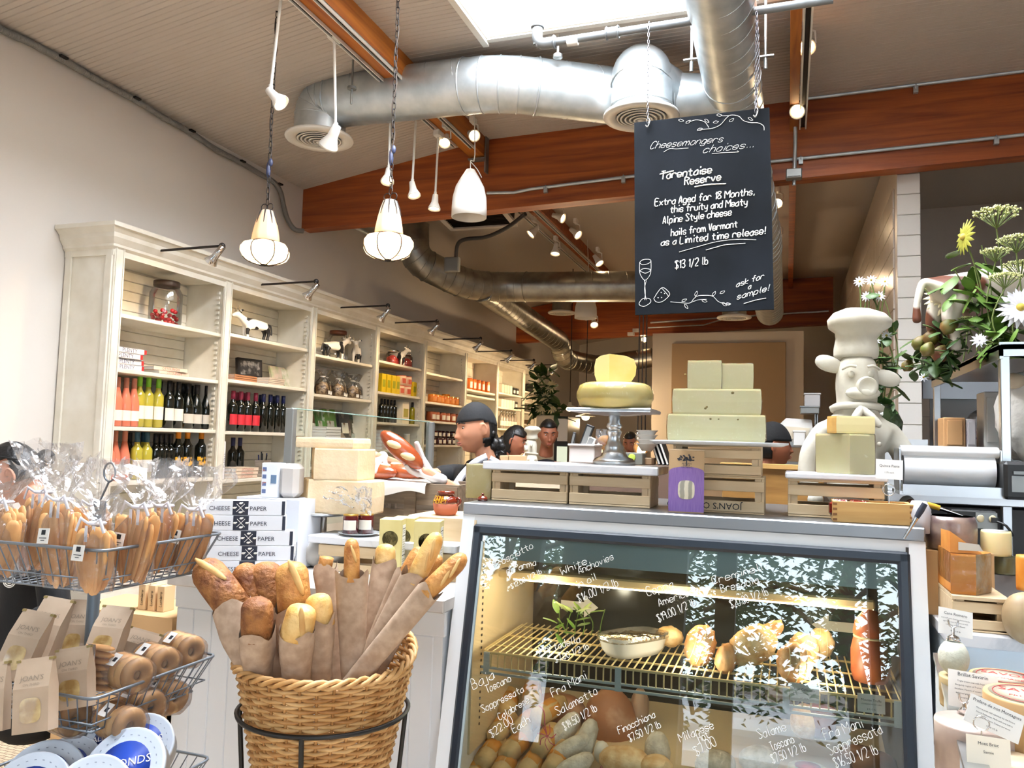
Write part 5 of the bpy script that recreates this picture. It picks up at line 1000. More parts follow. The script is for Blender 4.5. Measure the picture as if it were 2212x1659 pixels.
# ================= crates, cheeses, stand on the case top =================
def crate(label,x0,x1,y0,dep,z0,z1,slats,parentname='wooden_crate',cat='crate',th=.009,base=True,top=None):
    """slatted box: slats = fractions (lo,hi) of the height, on front and back; closed ends"""
    t=thing(parentname,label,cat,((x0+x1)/2,y0,z0)); H=z1-z0; ym=y0+dep/2
    for (a,c) in slats:
        for y in(y0,y0+dep-th): b=MB(); b.box(((x0+x1)/2,y+th/2,z0+H*(a+c)/2),(x1-x0,th,H*(c-a)),bev=.0015); b.obj('slat',m_pine,t,world=True)
    for x in(x0+th/2,x1-th/2): b=MB(); b.box((x,ym,(z0+z1)/2),(th,dep-2*th-.001,H),bev=.001); b.obj('end_board',m_pine,t,world=True)
    for x in(x0+th+.011,x1-th-.011):
        for y in(y0+th+.011,y0+dep-th-.011): b=MB(); b.box((x,y,(z0+z1)/2),(.02,.02,H-.001)); b.obj('corner_post',m_pine,t,world=True)
    if base: b=MB(); b.box(((x0+x1)/2,ym,z0+.004),(x1-x0-.004,dep-2*th-.002,.007)); b.obj('base',m_pine,t,world=True)
    return t
YC=2.80; zz=lambda u,v,y=YC: at(u,v,y=y).z
xx=lambda u,v,y=YC: at(u,v,y=y).x
Zt=CZT+.0005; x0,x1,x2=xx(1062,1050),xx(1227,1055),xx(1404,1060); z1=zz(1240,1021)
sl=[(.0,.06),(.09,.42),(.62,.95)]
SLA=[(0,.055),(.08,.40),(.66,.97)]
crate('pale slatted crate under the wall end of the long marble slab',x0,x1-.004,YC,.2,Zt,z1,[(0,.06),(.07,.37),(.60,.90),(.97,1)])
crate('pale slatted crate under the middle of the long marble slab, next to the purple box',x1+.004,x2,YC,.2,Zt,z1,[(0,.06),(.07,.37),(.60,.90),(.97,1)])
m_marb=mat('white_marble','#dcdde0',.18,col2='#8e97a3',scale=5,detail=8,dist=1.4,lo=.52,hi=.85)
def slab(label,x0,x1,y0,y1,z0,h,name='marble_slab'):
    b=MB(); b.box(((x0+x1)/2,(y0+y1)/2,z0+h/2),(x1-x0,y1-y0,h),bev=.004); o=b.obj(name,m_marb,loc=((x0+x1)/2,(y0+y1)/2,z0)); return tag(o,label,'marble slab')
slab('long white marble slab lying across two slatted crates',xx(1046,1010),xx(1424,1015),YC-.02,YC+.225,z1+.0005,zz(1240,1003)-z1)
zs1=zz(1240,1003)+.001
# aluminium cake stand with square plate
YW=2.93; c=at(1328,1000,y=YW); ztop=at(1328,884,y=YW).z; px=xx(1328,890,YW); hw=(at(1416,890,y=YW).x-at(1240,890,y=YW).x)/2
t=thing('cake_stand','polished aluminium stand with turned stem and square plate carrying the yellow wheel','cake stand',(px,YW,zs1)); H=ztop-zs1
b=MB(); b.box((px,YW,ztop-.007),(hw*2,hw*1.5,.0135),bev=.003); b.prism([(px-hw*.85,YW-hw*.6),(px+hw*.85,YW-hw*.6),(px+hw*.85,YW+hw*.6),(px-hw*.85,YW+hw*.6)],ztop-.0138,ztop-.024,top=[(px-hw*.3,YW-hw*.25),(px+hw*.3,YW-hw*.25),(px+hw*.3,YW+hw*.25),(px-hw*.3,YW+hw*.25)]); b.obj('plate',m_steel,t,world=True)
b=MB(); b.lathe([(.001,0),(.078,0),(.078,.012),(.07,.022),(.05,.03),(.045,.042),(.033,.055),(.036,.063),(.028,.075),(.022,.1),(.027,.118),(.029,.122),(.023,.128),(.023,.131),(.03,.14),(.026,.15),(.022,.155),(.022,H-.018)],28,(px,YW,zs1)); b.obj('stem',m_steel,t,world=True)
# cheeses
m_yel=mat('yellow_cheese','#dcc363',.4,col2='#e6d796',scale=6,sss=.15); m_cut=mat('pale_cut_cheese','#dccb8c',.45,sss=.15); m_rind=mat('tan_rind','#b9924c',.6,col2='#a47a3c',scale=20); m_grey_y=mat('cream_cheese_cut','#e6dca6',.45,col2='#ece4b8',scale=5,sss=.15); m_parm=mat('parmesan','#dcc39c',.5,col2='#e6d2b0',scale=10,bump=.2,bscale=60,sss=.1)
m_wrap=clear('cling_film',gloss=.0,rough=.12,mul=.7,bump=.5,bscale=25)
def wedge(label,o,poly,h,m,rind=None,rv=None,bev=.0,name='cheese_piece',film=False,rz=0,group=None,holes=0):
    """block of cheese from a plan outline; edges listed in rv are rind"""
    t=thing(name,label,'cheese',o,rz,group); b=MB(); n=len(poly); cx=sum(p[0] for p in poly)/n; cy=sum(p[1] for p in poly)/n
    ins=lambda k: [(cx+(x-cx)*k,cy+(y-cy)*k) for x,y in poly]
    L=[(ins(.985),0),(ins(1.0),.006),(ins(1.012 if rind else 1.0),h*.5),(ins(1.0),h-.006),(ins(.982),h)]
    vs=[(x,y,z) for P,z in L for x,y in P]; b.add(vs,[tuple(reversed(range(n))),tuple(range(4*n,5*n))],k=0)
    for j in range(4):
        for i in range(n): b.add([vs[j*n+i],vs[j*n+(i+1)%n],vs[(j+1)*n+(i+1)%n],vs[(j+1)*n+i]],[(0,1,2,3)],k=1 if (rv and i in rv) else 0)
    b.obj('body',[m,rind or m],t)
    if holes:
        q=random.Random(label); b=MB()
        for i in range(holes): s=q.uniform(.003,.0055); b.ell((q.uniform(-.08,.1),poly[0][1]-.0005,q.uniform(.012,h-.012)),(s,.0012,s*.8),10,6)
        b.obj('holes',mat('cheese_hole','#8f7d48',.6),t)
    if film:
        q=random.Random(label); b=MB(); vs=[(cx+(x-cx)*1.02+q.uniform(-.002,.002),cy+(y-cy)*1.02,z*1.01+.001) for P,z in L for x,y in P]
        b.add(vs,[tuple(range(4*n,5*n))]+[(j*n+i,j*n+(i+1)%n,(j+1)*n+(i+1)%n,(j+1)*n+i) for j in range(4) for i in range(n)],None,False); b.obj('film',m_wrap,t)
    return t
def arc(cx,cy,r,a0,a1,n=10): return [(cx+r*math.cos(a0+(a1-a0)*i/n),cy+r*math.sin(a0+(a1-a0)*i/n)) for i in range(n+1)]
cw=xx(1328,855,YW); r=(xx(1409,855,YW)-xx(1248,855,YW))/2; h=at(1328,829,y=YW).z-ztop
t=thing('cheese_round','rounded yellow cheese wheel in film on the aluminium stand','cheese',(cw,YW,ztop+.0005)); b=MB(); b.lathe([(.001,0),(r*.8,0),(r*.93,h*.12),(r,h*.4),(r,h*.62),(r*.93,h*.88),(r*.8,h*.99),(.001,h)],40); b.obj('body',m_yel,t); b=MB(); b.lathe([(r*.82,.001),(r*1.012,h*.4),(r*1.012,h*.62),(r*.945,h*.9),(r*.8,h*1.005)],40,fn=lambda a,z:1+.006*math.sin(9*a)+.004*math.sin(23*a+z*90)); b.obj('film',m_wrap,t)
# cut half wheel with two faces meeting at a front edge
zq=ztop+h+.001; hwd=(xx(1378,800,YW)-xx(1283,800,YW)); hh=at(1330,768,y=YW).z-zq; ex0=xx(1320,800,YW)-xx(1330,800,YW)
t=thing('cheese_piece','domed wedge of yellow cheese with two cut faces on top of the yellow wheel','cheese',(xx(1330,820,YW),YW,zq)); b=MB()
def half(u,v):
    a=u; return None
K=[(0,0),(.12,.0),(.8,.04),(.97,.3),(1.0,.6),(.9,.86),(.62,.97),(.3,1),(0,1.02)]
def face(ang,Lr): return [(math.cos(ang)*Lr*q,math.sin(ang)*Lr*q,hh*z) for q,z in K]
A=face(math.radians(155),hwd*.42); Bf=face(math.radians(25),hwd*.62); off=V((ex0,-hwd*.22,0))
for P,k in((A,0),(Bf,1)): b.add([V(p)+off for p in P],[tuple(range(len(P))) if k==1 else tuple(reversed(range(len(P))))],k=k)
rows=[face(math.radians(25+130*i/10),hwd*(.62-.2*i/10)) for i in range(11)]; n=len(K)
b.add([V(p)+off for R_ in rows for p in R_],[(i*n+j,(i+1)*n+j,(i+1)*n+j+1,i*n+j+1) for i in range(10) for j in range(n-1)],None,True,k=2); b.obj('body',[m_cut,m_yel,m_yel],t)
# right hand tower: two crates, round plate, three layers
YR=2.78; xr=lambda u,v: at(u,v,y=YR).x; zr=lambda u,v: at(u,v,y=YR).z
za=zr(1600,1030); zb_=zr(1600,964); xa,xb=xr(1445,1060),xr(1651,1060)
cr=crate('upside down lettered crate, lower of the pair behind the purple box',xa,xb,YR,.2,Zt,za,[(0,.03),(.05,.34),(.60,.88),(.95,1)])
b=MB(); b.text("JOAN'S ON THIRD",frame((xr(1603,1090)-.0,YR-.0012,Zt+(za-Zt)*.27),(-1,0,0),(0,0,-1),(0,-1,0)),.03,align='LEFT'); b.obj('lettering',m_ink,cr,world=True)
crate('slatted crate on top of the lettered crate under the round plate',xr(1453,1000),xr(1644,1000),YR+.005,.19,za+.0005,zb_,[(.0,.04),(.06,.36),(.58,.87),(.94,1)])
pc=(xr(1393,955)+xr(1704,955))/2; pr_=(xr(1704,955)-xr(1393,955))/2; b=MB(); b.lathe([(.001,0),(pr_*.9,0),(pr_,.008),(pr_,.0135),(.001,.0135)],48); o=b.obj('round_plate',mat('pale_plate','#ccd3d8',.25)); o.location=(pc,YR+.12,zb_+.0005); tag(o,'thin round white plate resting on the stacked crates under the cheese tower','plate')
zp=zb_+.015
def layer(u0,u1,v0,v1,z0,label,dy,m,film=True,rz=0,rind=m_rind,holes=3,y=YR):
    h=at((u0+u1)/2,v0,y=y).z-z0; w=at(u1,900,y=y).x-at(u0,900,y=y).x
    cxm=(at(u1,900,y=y).x+at(u0,900,y=y).x)/2
    P=[(-w/2*.99,0)]+[(w/2*.99,0)]+[(w/2*math.cos(a),w*.42*math.sin(a)) for a in [PI*i/12 for i in range(1,12)]]
    return wedge(label,(cxm,y+dy,z0),P,h,m,rind,set(range(1,len(P))),film=film,rz=rz,holes=holes),z0+h+.001
t,z2=layer(1439,1654,895,951,zp,'half wheel of pale cheese at the bottom of the tower on the round plate',.03,m_grey_y)
t,z3=layer(1449,1644,839,895,z2,'half wheel of pale cheese in glossy film in the middle of the tower',.035,m_grey_y)
t,z4=layer(1481,1556,777,836,z3,'quarter of pale cheese on top of the tower, the one nearer the cake stand',.04,m_grey_y,holes=1); t,z4=layer(1556,1626,783,838,z3,'filmed quarter of pale cheese on top of the tower, the one nearer the statue',.045,m_grey_y,holes=0)
# purple carton
YP_=2.70; x0,x1=at(1445,1030,y=YP_).x,at(1521,1030,y=YP_).x; zt=at(1480,973,y=YP_).z; W_=x1-x0; H=zt-Zt; m_krb=mat('kraft_box','#b79a74',.7); m_pur=mat('purple_print','#73549a',.6,col2='#8468a6',scale=60,stretch=(8,1,.4))
t=thing('pasta_box','brown and purple carton with tree emblem and window before the crates','box',((x0+x1)/2,YP_,Zt),.1); b=MB(); b.box((0,.035,H/2),(W_,.07,H),bev=.001); b.obj('carton',m_krb,t)
b=MB(); P=[(-W_/2,.004),(W_/2,.004),(W_/2,H*.66)]+[(W_/2*math.cos(a),H*.66+H*.08*math.sin(a)) for a in [PI*i/8 for i in range(1,8)]]+[(-W_/2,H*.66)]; b.add([(x,-.0006,z) for x,z in P],[tuple(range(len(P)))]); b.obj('purple_panel',m_pur,t)
b=MB(); P=[(.027*math.copysign(abs(math.cos(a))**.6,math.cos(a)),H*.37+.031*math.copysign(abs(math.sin(a))**.6,math.sin(a))) for a in [2*PI*i/24 for i in range(24)]]; b.add([(x,-.0012,z) for x,z in P],[tuple(range(24))]); b.obj('window',mat('noodle_window','#cfc7ae',.15,col2='#8f8a78',scale=12,kind='wave',dist=4,coat=.6),t)
b=MB(); b.box((0,-.001,H*.8),(.0035,.001,H*.09)); q=random.Random(4)
for i in range(44):
    a=q.uniform(.0,PI); rr=q.uniform(.004,.026); b.box((math.cos(a)*rr*1.15,-.001,H*.835+math.sin(a)*rr*.8),(.006,.001,.004))
b.obj('tree_emblem',mat('dark_print','#3a3a40',.7),t)
b=MB(); 
for i,w in enumerate((.03,.05,.036)): b.text(('ARTISAN','PASTA','ORGANIC')[i],frame((0,-.0012,H*(.775-.03*i)),(1,0,0),(0,0,1),(0,-1,0)),.008)
b.obj('print',mat('dark_print','#3a3a40',.7),t)
b=MB(); b.box((-W_/2-.0006,.035,H*.3),(.001,.05,H*.5)); b.obj('side_panel',m_pur,t)
b=MB(); b.box((0,.03,H+.002),(W_*.98,.06,.004)); b.obj('flap',mat('kraft_light','#cdb594',.7),t)
# crate with marble nearest the statue
YD=2.80; x0,x1=at(1702,1070,y=YD).x,at(1911,1075,y=YD).x; z1=at(1800,1037,y=YD).z
crate('slatted crate under the short marble slab in front of the chef statue',x0,x1,YD,.2,Zt,z1,[(0,.05),(.06,.33),(.56,.84),(.93,1)])
zt=at(1800,1024,y=YD).z; slab('short blue veined marble slab under the two pale cheese blocks',at(1696,1028,y=YD).x,x1+.01,YD-.015,YD+.21,z1+.0005,zt-z1)
x0=at(1765,980,y=YD).x;x1=at(1893,980,y=YD).x;xe=at(1836,980,y=YD).x; zb2=at(1830,937,y=YD).z; c0=(x0+x1)/2
wedge('big block of pale cheese with two cut faces on the short marble slab',(c0,YD+.09,zt+.001),[(x0-c0,.02),(xe-c0,-.075),(x1-c0,-.04),(x1-c0-.002,.09),(x0-c0+.01,.1)],zb2-zt-.001,m_grey_y,m_rind,{2,3,4},film=True)
x0=at(1789,920,y=YD).x;x1=at(1893,920,y=YD).x;xe=at(1808,920,y=YD).x; c0=(x0+x1)/2; wedge('brown rinded slice of cheese lying on the big pale block before the statue',(c0,YD+.1,zb2+.002),[(x0-c0,-.02),(xe-c0,-.07),(x1-c0,-.055),(x1-c0,.06),(x0-c0+.02,.08)],at(1840,899,y=YD).z-zb2,mat('cream_cut','#dccf98',.45),m_rind,{0,4,3,2},film=False)
# dovetailed tray with quince paste, card on ring clip
YT=2.68; x0,x1=at(1799,1100,y=YT).x,at(1975,1110,y=YT).x; zt=at(1880,1086,y=YT).z; t=thing('wooden_tray','honey coloured dovetailed tray at the corner of the case top','tray',((x0+x1)/2,YT,Zt)); m_tray=mat('honey_tray','#c8a062',.5,col2='#b58a4c',scale=4,stretch=(1,9,9),detail=5)
for c,d in((((x0+x1)/2,YT+.006,(Zt+zt)/2),(x1-x0,.012,zt-Zt)),(((x0+x1)/2,YT+.124,(Zt+zt)/2),(x1-x0,.012,zt-Zt)),((x0+.006,YT+.065,(Zt+zt)/2),(.012,.105,zt-Zt)),((x1-.006,YT+.065,(Zt+zt)/2),(.012,.105,zt-Zt)),(((x0+x1)/2,YT+.065,Zt+.006),(x1-x0-.026,.104,.01))): b=MB(); b.box(c,d,bev=.001); b.obj('board',m_tray,t,world=True)
b=MB()
for i in range(4):
    for x in(x0+.006,x1-.006): b.box((x,YT-.0003,Zt+(i+.5)*(zt-Zt)/4),(.0125,.001,(zt-Zt)/9))
b.obj('dovetails',mat('dovetail_end','#7c5228',.6),t,world=True)
m_q=mat('quince_red','#8c1f14',.12,coat=.6)
for i,(u,lb) in enumerate(((1815,'clear pack of dark red quince paste at the tray end nearest the purple box'),(1855,'clear pack of dark red quince paste lying across the middle of the tray'))):
    c=at(u,1076,y=YT+.06); t=thing('quince_paste',lb,'quince paste',(c.x,YT+.065,Zt+.012),.3*i-.1,'quince packs'); b=MB(); b.box((0,0,.026),(.062,.06,.052),bev=.012); b.obj('paste',m_q,t); b=MB(); b.box((0,0,.027),(.067,.064,.057),bev=.012); b.obj('film',m_wrap,t)
def clip_card(u0,v0,w,h,y,rollz,label,lines,stand,ringr=.017,name='card_holder',base=True,mtl=None,kind='ring'):
    c=at(u0,v0,y=y); ex_=V((math.cos(rollz),0,-math.sin(rollz))); ey_=V((math.sin(rollz)*.96,.2,math.cos(rollz)*.96)); price_card(c,ex_,ey_,w,h,label,lines,mtl)
c=at(1921,1014,y=2.69); price_card(c,(1,.0,-.03),(.04,.15,1),.075,.06,'white card reading Quince Paste standing on a wire ring above the tray',[('Quince Paste',.12,.0105),('1.75 each',-.2,.007)])
t=thing('card_clip','steel ring clip holding the quince card in the tray corner','card clip',at(1920,1085,y=2.715)); b=MB(); p=at(1920,1058,y=2.70); ring(b,p,(0,1,0),.017,.0016,n=18); b.cyl(V((p.x,p.y,Zt+.013)),p-V((0,0,.017)),.0016,6); b.obj('wire',m_chrome,t,world=True); b=MB(); b.prism([(p.x-.02,p.y-.005),(p.x+.02,p.y-.005),(p.x+.015,p.y+.02),(p.x-.015,p.y+.02)],Zt+.0115,Zt+.03,top=[(p.x-.004,p.y-.003),(p.x+.004,p.y-.003),(p.x+.004,p.y+.012),(p.x-.004,p.y+.012)]); b.obj('foot',m_pine,t,world=True)
# small cheese by the left crate and lidded honey pots behind
x0,x1=at(1000,1030,y=2.86).x,at(1062,1030,y=2.86).x; c0=(x0+x1)/2; wedge('upright block of waxy yellow cheese beside the left end of the slatted crates',(c0,2.9,Zt),[(x0-c0,-.01),(x0-c0+.02,-.05),(x1-c0,-.045),(x1-c0,.06),(x0-c0+.01,.07)],at(1030,1003,y=2.86).z-Zt,mat('waxy_cheese','#e2d29a',.4,col2='#cdb878',scale=5),m_rind,{4},film=True)
# ================= white counter left of the case =================
KX0,KX1,KY,KZ=-2.215,-1.09,2.5,.965
m_bead=mat('white_beadboard','#dde2e8',.45)
co_=thing('counter','white beadboard service counter with grey stone top beside the deli case','counter',(KX0,KY,0))
b=MB(); b.box(((KX0+KX1)/2,KY+.37,KZ-.0225),(KX1-KX0+.02,.76,.045),bev=.004); b.obj('stone_top',mat('grey_stone','#b5b1ad',.35,col2='#c9c5c0',scale=12),co_,world=True)
b=MB(); b.box(((KX0+KX1)/2,KY+.39,.46),(KX1-KX0-.02,.7,.92)); b.obj('body',m_bead,co_,world=True)
b=MB(); b.box(((KX0+KX1)/2,KY+.04,.875),(KX1-KX0,.02,.085),bev=.003); b.obj('top_rail',m_bead,co_,world=True)
pm=MB(); pm.box((0,0,0),(.0805,.014,.82),bev=.003); me=pm.mesh('beadboard_plank',m_bead)
for i in range(13): o=bpy.data.objects.new('beadboard_plank',me); COL.objects.link(o); o.parent=co_; o.location=(.045+.083*i,.043+rnd.uniform(-.0006,.0006),.42)
# raised block next to the case and goods on the counter
b=MB(); b.box((-1.27,3.06,KZ+.115),(.33,.28,.23),bev=.004); o=b.obj('pine_block',m_pine,loc=(-1.27,3.06,KZ)); tag(o,'plain pine block behind the cheese cartons, supporting the brown honey pot','block')
a=at(446,1213,z=1.02); c=at(633,1213,z=1.02); ang=math.atan2(c.y-a.y,c.x-a.x); BL=(c-a).length; BH=.0565
m_cpb=mat('white_box_card','#dfe3ea',.6); m_navyc=mat('navy_print','#1c2233',.6)
def paper_box(o,lb):
    t=thing('paper_box',lb,'box',o,ang,'cheese paper boxes'); b=MB(); b.box((BL/2,.03,BH/2),(BL,.06,BH-.001),bev=.0012); b.obj('carton',m_cpb,t)
    b=MB(); b.box((BL*.485,-.0004,BH/2),(BL*.18,.001,BH-.003)); b.obj('emblem_panel',m_navyc,t); b=MB(); b.box((BL-.0052,.0038,BH/2),(.0112,.0086,BH-.003)); b.obj('end_band',m_navyc,t)
    b=MB(); F=lambda x,z: frame((x,-.0012,z),(1,0,0),(0,0,1),(0,-1,0)); b.text('CHEESE',F(BL*.245,BH*.33),.0225); b.text('PAPER',F(BL*.69,BH*.33),.0225); b.obj('lettering',m_navyc,t)
    b=MB()
    for s in(-1,1): b.box((BL*.485,-.0014,BH/2),(.042,.0006,.002),M=Matrix.Translation((BL*.485,0,BH/2))@Matrix.Rotation(s*.8,4,'Y')@Matrix.Translation((-BL*.485,0,-BH/2)))
    for dx,dz in((0,.017),(0,-.017),(-.022,0),(.022,0)): b.ell((BL*.485+dx,-.0012,BH/2+dz),(.0065,.0008,.004),8,5); b.ell((BL*.485+dx+.006,-.0012,BH/2+dz+.002),(.003,.0008,.0025),6,4)
    b.obj('emblem',m_paper,t); b=MB(); b.box((BL+.0006,.033,BH*.6),(.001,.03,BH*.35)); b.obj('barcode_panel',m_paper,t); return t
dx,dy=V((math.cos(ang),math.sin(ang),0)),V((-math.sin(ang),math.cos(ang),0))
o0=V((a.x,a.y,0)); p0=None
B0=[(0,0),(0,1),(-.012,2),(-.03,3),(-.04,4)]
rows=['bottom layer','second layer','third layer, on top of the wide pair','fourth layer','topmost layer']
for sft,k in B0:
    for r_ in range(3 if k<2 else 1):
        o=o0+dx*(sft+.006*((k*7+r_*3)%3-1))+dy*(.062*r_)+V((0,0,KZ+.001+k*BH)); lb='white cheese paper box, %s of the stack'%rows[k]+(', %s row from the front'%ORD[r_] if k<2 else '')
        if p0 is None: p0=paper_box(o,lb)
        else: dup(p0,o,ang,lb)
# wrapped white carton on the stack, cloudy rolls beside it
c=at(598,1068,y=2.82); t=thing('sample_box','half wrapped white carton with coloured dots atop the paper box stack','box',V((c.x,2.84,KZ+5*BH-.005)),.2); H=.14; b=MB(); b.box((-.03,0,H/2),(.07,.08,H),bev=.002); b.obj('carton',m_cpb,t); b=MB(); b.box((.045,.01,H/2),(.085,.09,H),bev=.02); b.obj('film_bundle',mat('cloudy_film','#b9b3ad',.3),t)
b=MB()
for i,z in enumerate((.115,.085,.055,.025)): b.box((-.052,-.0405,z),(.016,.001,.016))
b.obj('dots',mat('dot_print','#9a6a64',.6,col2='#53648a',scale=30,lo=.48,hi=.52),t); b=MB(); b.box((-.012,-.0408,.075),(.024,.001,.035)); b.obj('blue_label',mat('blue_label','#5b7490',.6),t)
b=MB(); b.box((c.x,2.84,KZ+2.5*BH),(.3,.16,5*BH-.012)); o=b.obj('box_support',m_cpb,loc=(c.x,2.84,KZ)); tag(o,'plain white carton block standing behind the cheese paper boxes','box')
for i,(u,v) in enumerate(((658,1165),(690,1215),(725,1225))):
    c=at(u,v,y=2.9); t=lump('film_roll',('cloudy wrapped bundle beside the box stack','grey film wrapped stack under the marble shelf, nearer the boxes','grey film wrapped stack under the marble shelf, farther from the boxes')[i],'bundle',V((c.x,2.88,KZ+.055)),(.06,.06,.055),mat('cloudy_grey','#a8a39c',.25,coat=.3),amp=.12,sd=i*4)
# steel pedestal with parmesan tower
YQ=3.0; xq=at(690,1100,y=YQ).x; zt=at(690,1103,y=YQ).z; t=thing('pedestal_stand','steel cake pedestal carrying the parmesan blocks','cake stand',(xq,YQ,KZ)); H=zt-KZ
b=MB(); b.lathe([(.001,H-.02),(.15,H-.014),(.165,H-.006),(.168,H),(.001,H)],40,(xq,YQ,KZ)); b.obj('plate',m_steel,t,world=True)
b=MB(); b.lathe([(.09,0),(.09,.01),(.035,.03),(.034,H*.45),(.042,H*.48),(.042,H*.52),(.034,H*.55),(.034,H-.018)],24,(xq,YQ,KZ)); b.obj('stem',m_chrome,t,world=True)
def parm(u0,ue,u1,vt,vb,z,label,dy=0):
    x0,x1,xe=at(u0,1030,y=YQ-.1).x,at(u1,1030,y=YQ-.1).x,at(ue,1030,y=YQ-.1).x; c0=(x0+x1)/2; h=at(700,vt,y=YQ-.1).z-z
    wedge(label,(c0,YQ-.02+dy,z),[(x0-c0,.01),(xe-c0,-.11),(x1-c0,-.075),(x1-c0-.01,.09),(x0-c0+.05,.11)],h,m_parm,mat('parmesan_rind','#cfae7c',.5),{3,4,0}); return z+h+.001
z=parm(622,676,793,1036,1096,zt+.001,'large parmesan block at the bottom of the tower on the steel pedestal'); z=parm(646,686,770,968,1034,z,'middle parmesan block in the tower on the steel pedestal'); parm(639,645,758,945,968,z,'flat parmesan slab lying on top of the parmesan tower')
c=at(755,1078,y=2.87); t=thing('crumpled_film','crumpled clear film hanging off the lowest parmesan block','film',c); b=MB(); b.grid(lambda i,j: V((-.11+.22*i,.03*math.sin(i*3)-.02+.016*noise.noise(V((i*6,j*6,1))),.05-.11*j*(.5+.5*i)+.02*noise.noise(V((i*7,j*5,3))))),16,10); b.obj('film',m_film,t)
# low marble shelf with jam jars, cheese cartons
x0,x1=at(664,1165,y=2.8).x,at(985,1190,y=2.8).x; zt2=at(700,1158,y=2.8).z
crate('weathered low rack under the marble board on the counter',x0+.04,x1,2.82,.2,KZ+.001,zt2-.031,[(.0,.3),(.55,.95)],'low_rack'); slab('grey marble board on the low rack holding the jam jars',x0,x1,2.8,3.0,zt2-.03,.03)
z=zt2+.001; c=at(770,1168,y=2.88); b=MB(); b.lathe([(.001,0),(.05,0),(.085,.01),(.086,.012),(.05,.004),(.001,.004)],32); o=b.obj('glass_plate',mat('pale_glass_plate','#b9bec0',.1,coat=.5)); o.location=(c.x,2.9,z); tag(o,'shallow glass plate under the two dark jam jars','plate')
for u,y,lb in((757,2.88,'dark cherry jam jar with gold lid and white label, nearer the pedestal'),(790,2.93,'dark cherry jam jar with gold lid, farther from the pedestal')):
    c=at(u,1140,y=y); t=tin('jam_jar',(c.x,y,z+.006),.031,.078,mat('jam_red','#4a1012',.1,coat=.4),m_gold,lb,'gold lidded jam jars',l_white,'jar'); t.rotation_euler[2]=-1.2
m_cc=mat('pale_yellow_carton','#d9cf96',.55,col2='#cdbf7e',scale=5)
for i,(u0,ue,u1,vt,vb,y,lb) in enumerate(((818,862,888,1121,1215,2.72,'pale yellow cheese carton nearer the jam jars'),(893,945,968,1125,1232,2.68,'pale yellow cheese carton nearer the deli case'),(845,890,893,1118,1210,2.8,'pale yellow carton half hidden behind the other two'))):
    xa,xb,xc=at(u0,1180,y=y).x,at(ue,1180,y=y).x,at(u1,1180,y=y).x; ztop=at(u0,vt,y=y).z; z0=KZ+.001; w=xb-xa; H=ztop-z0; t=thing('cheese_carton',lb,'box',(xa,y,z0),.25,'pale yellow cheese cartons')
    b=MB(); b.box((w/2,.045,H/2),(w,.09,H),bev=.0015); b.obj('carton',m_cc,t); b=MB(); b.box((w+.0006,.045,H*.5),(.001,.05,H*.8)); b.obj('nutrition_panel',m_paper,t)
    b=MB()
    for z in(.84,.72,.4,.2): b.box((w+.0012,.045,H*z),(.0008,.05,.0025))
    for z in(.8,.77,.66,.62,.58,.54,.5,.46,.34,.3,.26): b.box((w+.0012,.04,H*z),(.0008,.035,.0009))
    b.obj('print',m_ink,t); b=MB(); b.add([(w*.22,-.0006,H*.3),(w*.78,-.0006,H*.3),(w*.78,-.0006,H*.5),(w*.5,-.0006,H*.56),(w*.22,-.0006,H*.5)],[(0,1,2,3,4)]); b.obj('window',mat('cheese_window','#b7b0a0',.15,col2='#d8d2b4',scale=18,coat=.5),t)
    b=MB(); b.lathe([(.027,0),(.03,.0)],28,M=frame((w*.5,-.0008,H*.68),(1,0,0),(0,0,1),(0,-1,0))); write(b,'La Meule',frame((w*.2,-.001,H*.72),(1,0,0),(0,0,1),(0,-1,0)),.006,.0006,w*.6); b.text('AGED CHEESE',frame((w*.5,-.001,H*.6),(1,0,0),(0,0,1),(0,-1,0)),.006); b.obj('emblem',mat('olive_brown','#6f6438',.7),t)
# honey pot
y=3.0; c=at(962,1128,y=y); zb=KZ+.231; t=thing('honey_pot','brown glazed earthenware honey pot with yellow writing beside the deli case','pot',(c.x,y,zb)); R=(at(988,1100,y=y).x-at(936,1100,y=y).x)/2; H=at(962,1060,y=y).z-zb
gz=mat('brown_glaze','#6b2412',.1,coat=.6); b=MB(); pr=[(R*.75,0),(R*.92,H*.2),(R,H*.48),(R*.97,H*.6),(R*.8,H*.74),(R*.62,H*.8),(R*.6,H*.84)]; b.lathe([(.001,0)]+pr[:3],28); b.obj('clay_base',mat('raw_clay','#b0644a',.8),t); b=MB(); b.lathe(pr[2:],28); b.obj('glaze',gz,t)
b=MB(); b.lathe([(R*.6,H*.82),(R*.68,H*.84),(R*.68,H*.97),(R*.6,H),(.001,H)],24); b.obj('glass_lid',gz,t); b=MB(); ring(b,(R*.95,0,H*.58),(0,1,0),R*.25,.005,n=14); b.obj('handle',gz,t)
b=MB(); write(b,'DONUT',frame((-R*.55,-R*.93,H*.62),(1,.0,0),(0,.2,1)),.01,.0012,R*1.1); write(b,'HONEY',frame((-R*.6,-R*.98,H*.5),(1,.0,0),(0,0,1)),.01,.0012,R*1.1); b.obj('lettering',mat('yellow_slip','#d8a21e',.4),t)
c=at(1043,1069,y=2.95); t=thing('small_pot','little brown lidded pot just visible beside the slatted crate','pot',(at(1045,1066,y=2.75).x,2.74,CZT+.001)); b=MB(); b.lathe([(.001,0),(.018,0),(.021,.006),(.016,.014),(.006,.018),(.001,.024)],18); b.obj('lid',gz,t); b=MB(); b.ell((0,0,.024),(.006,.006,.004),8,5); b.obj('knob',gz,t)
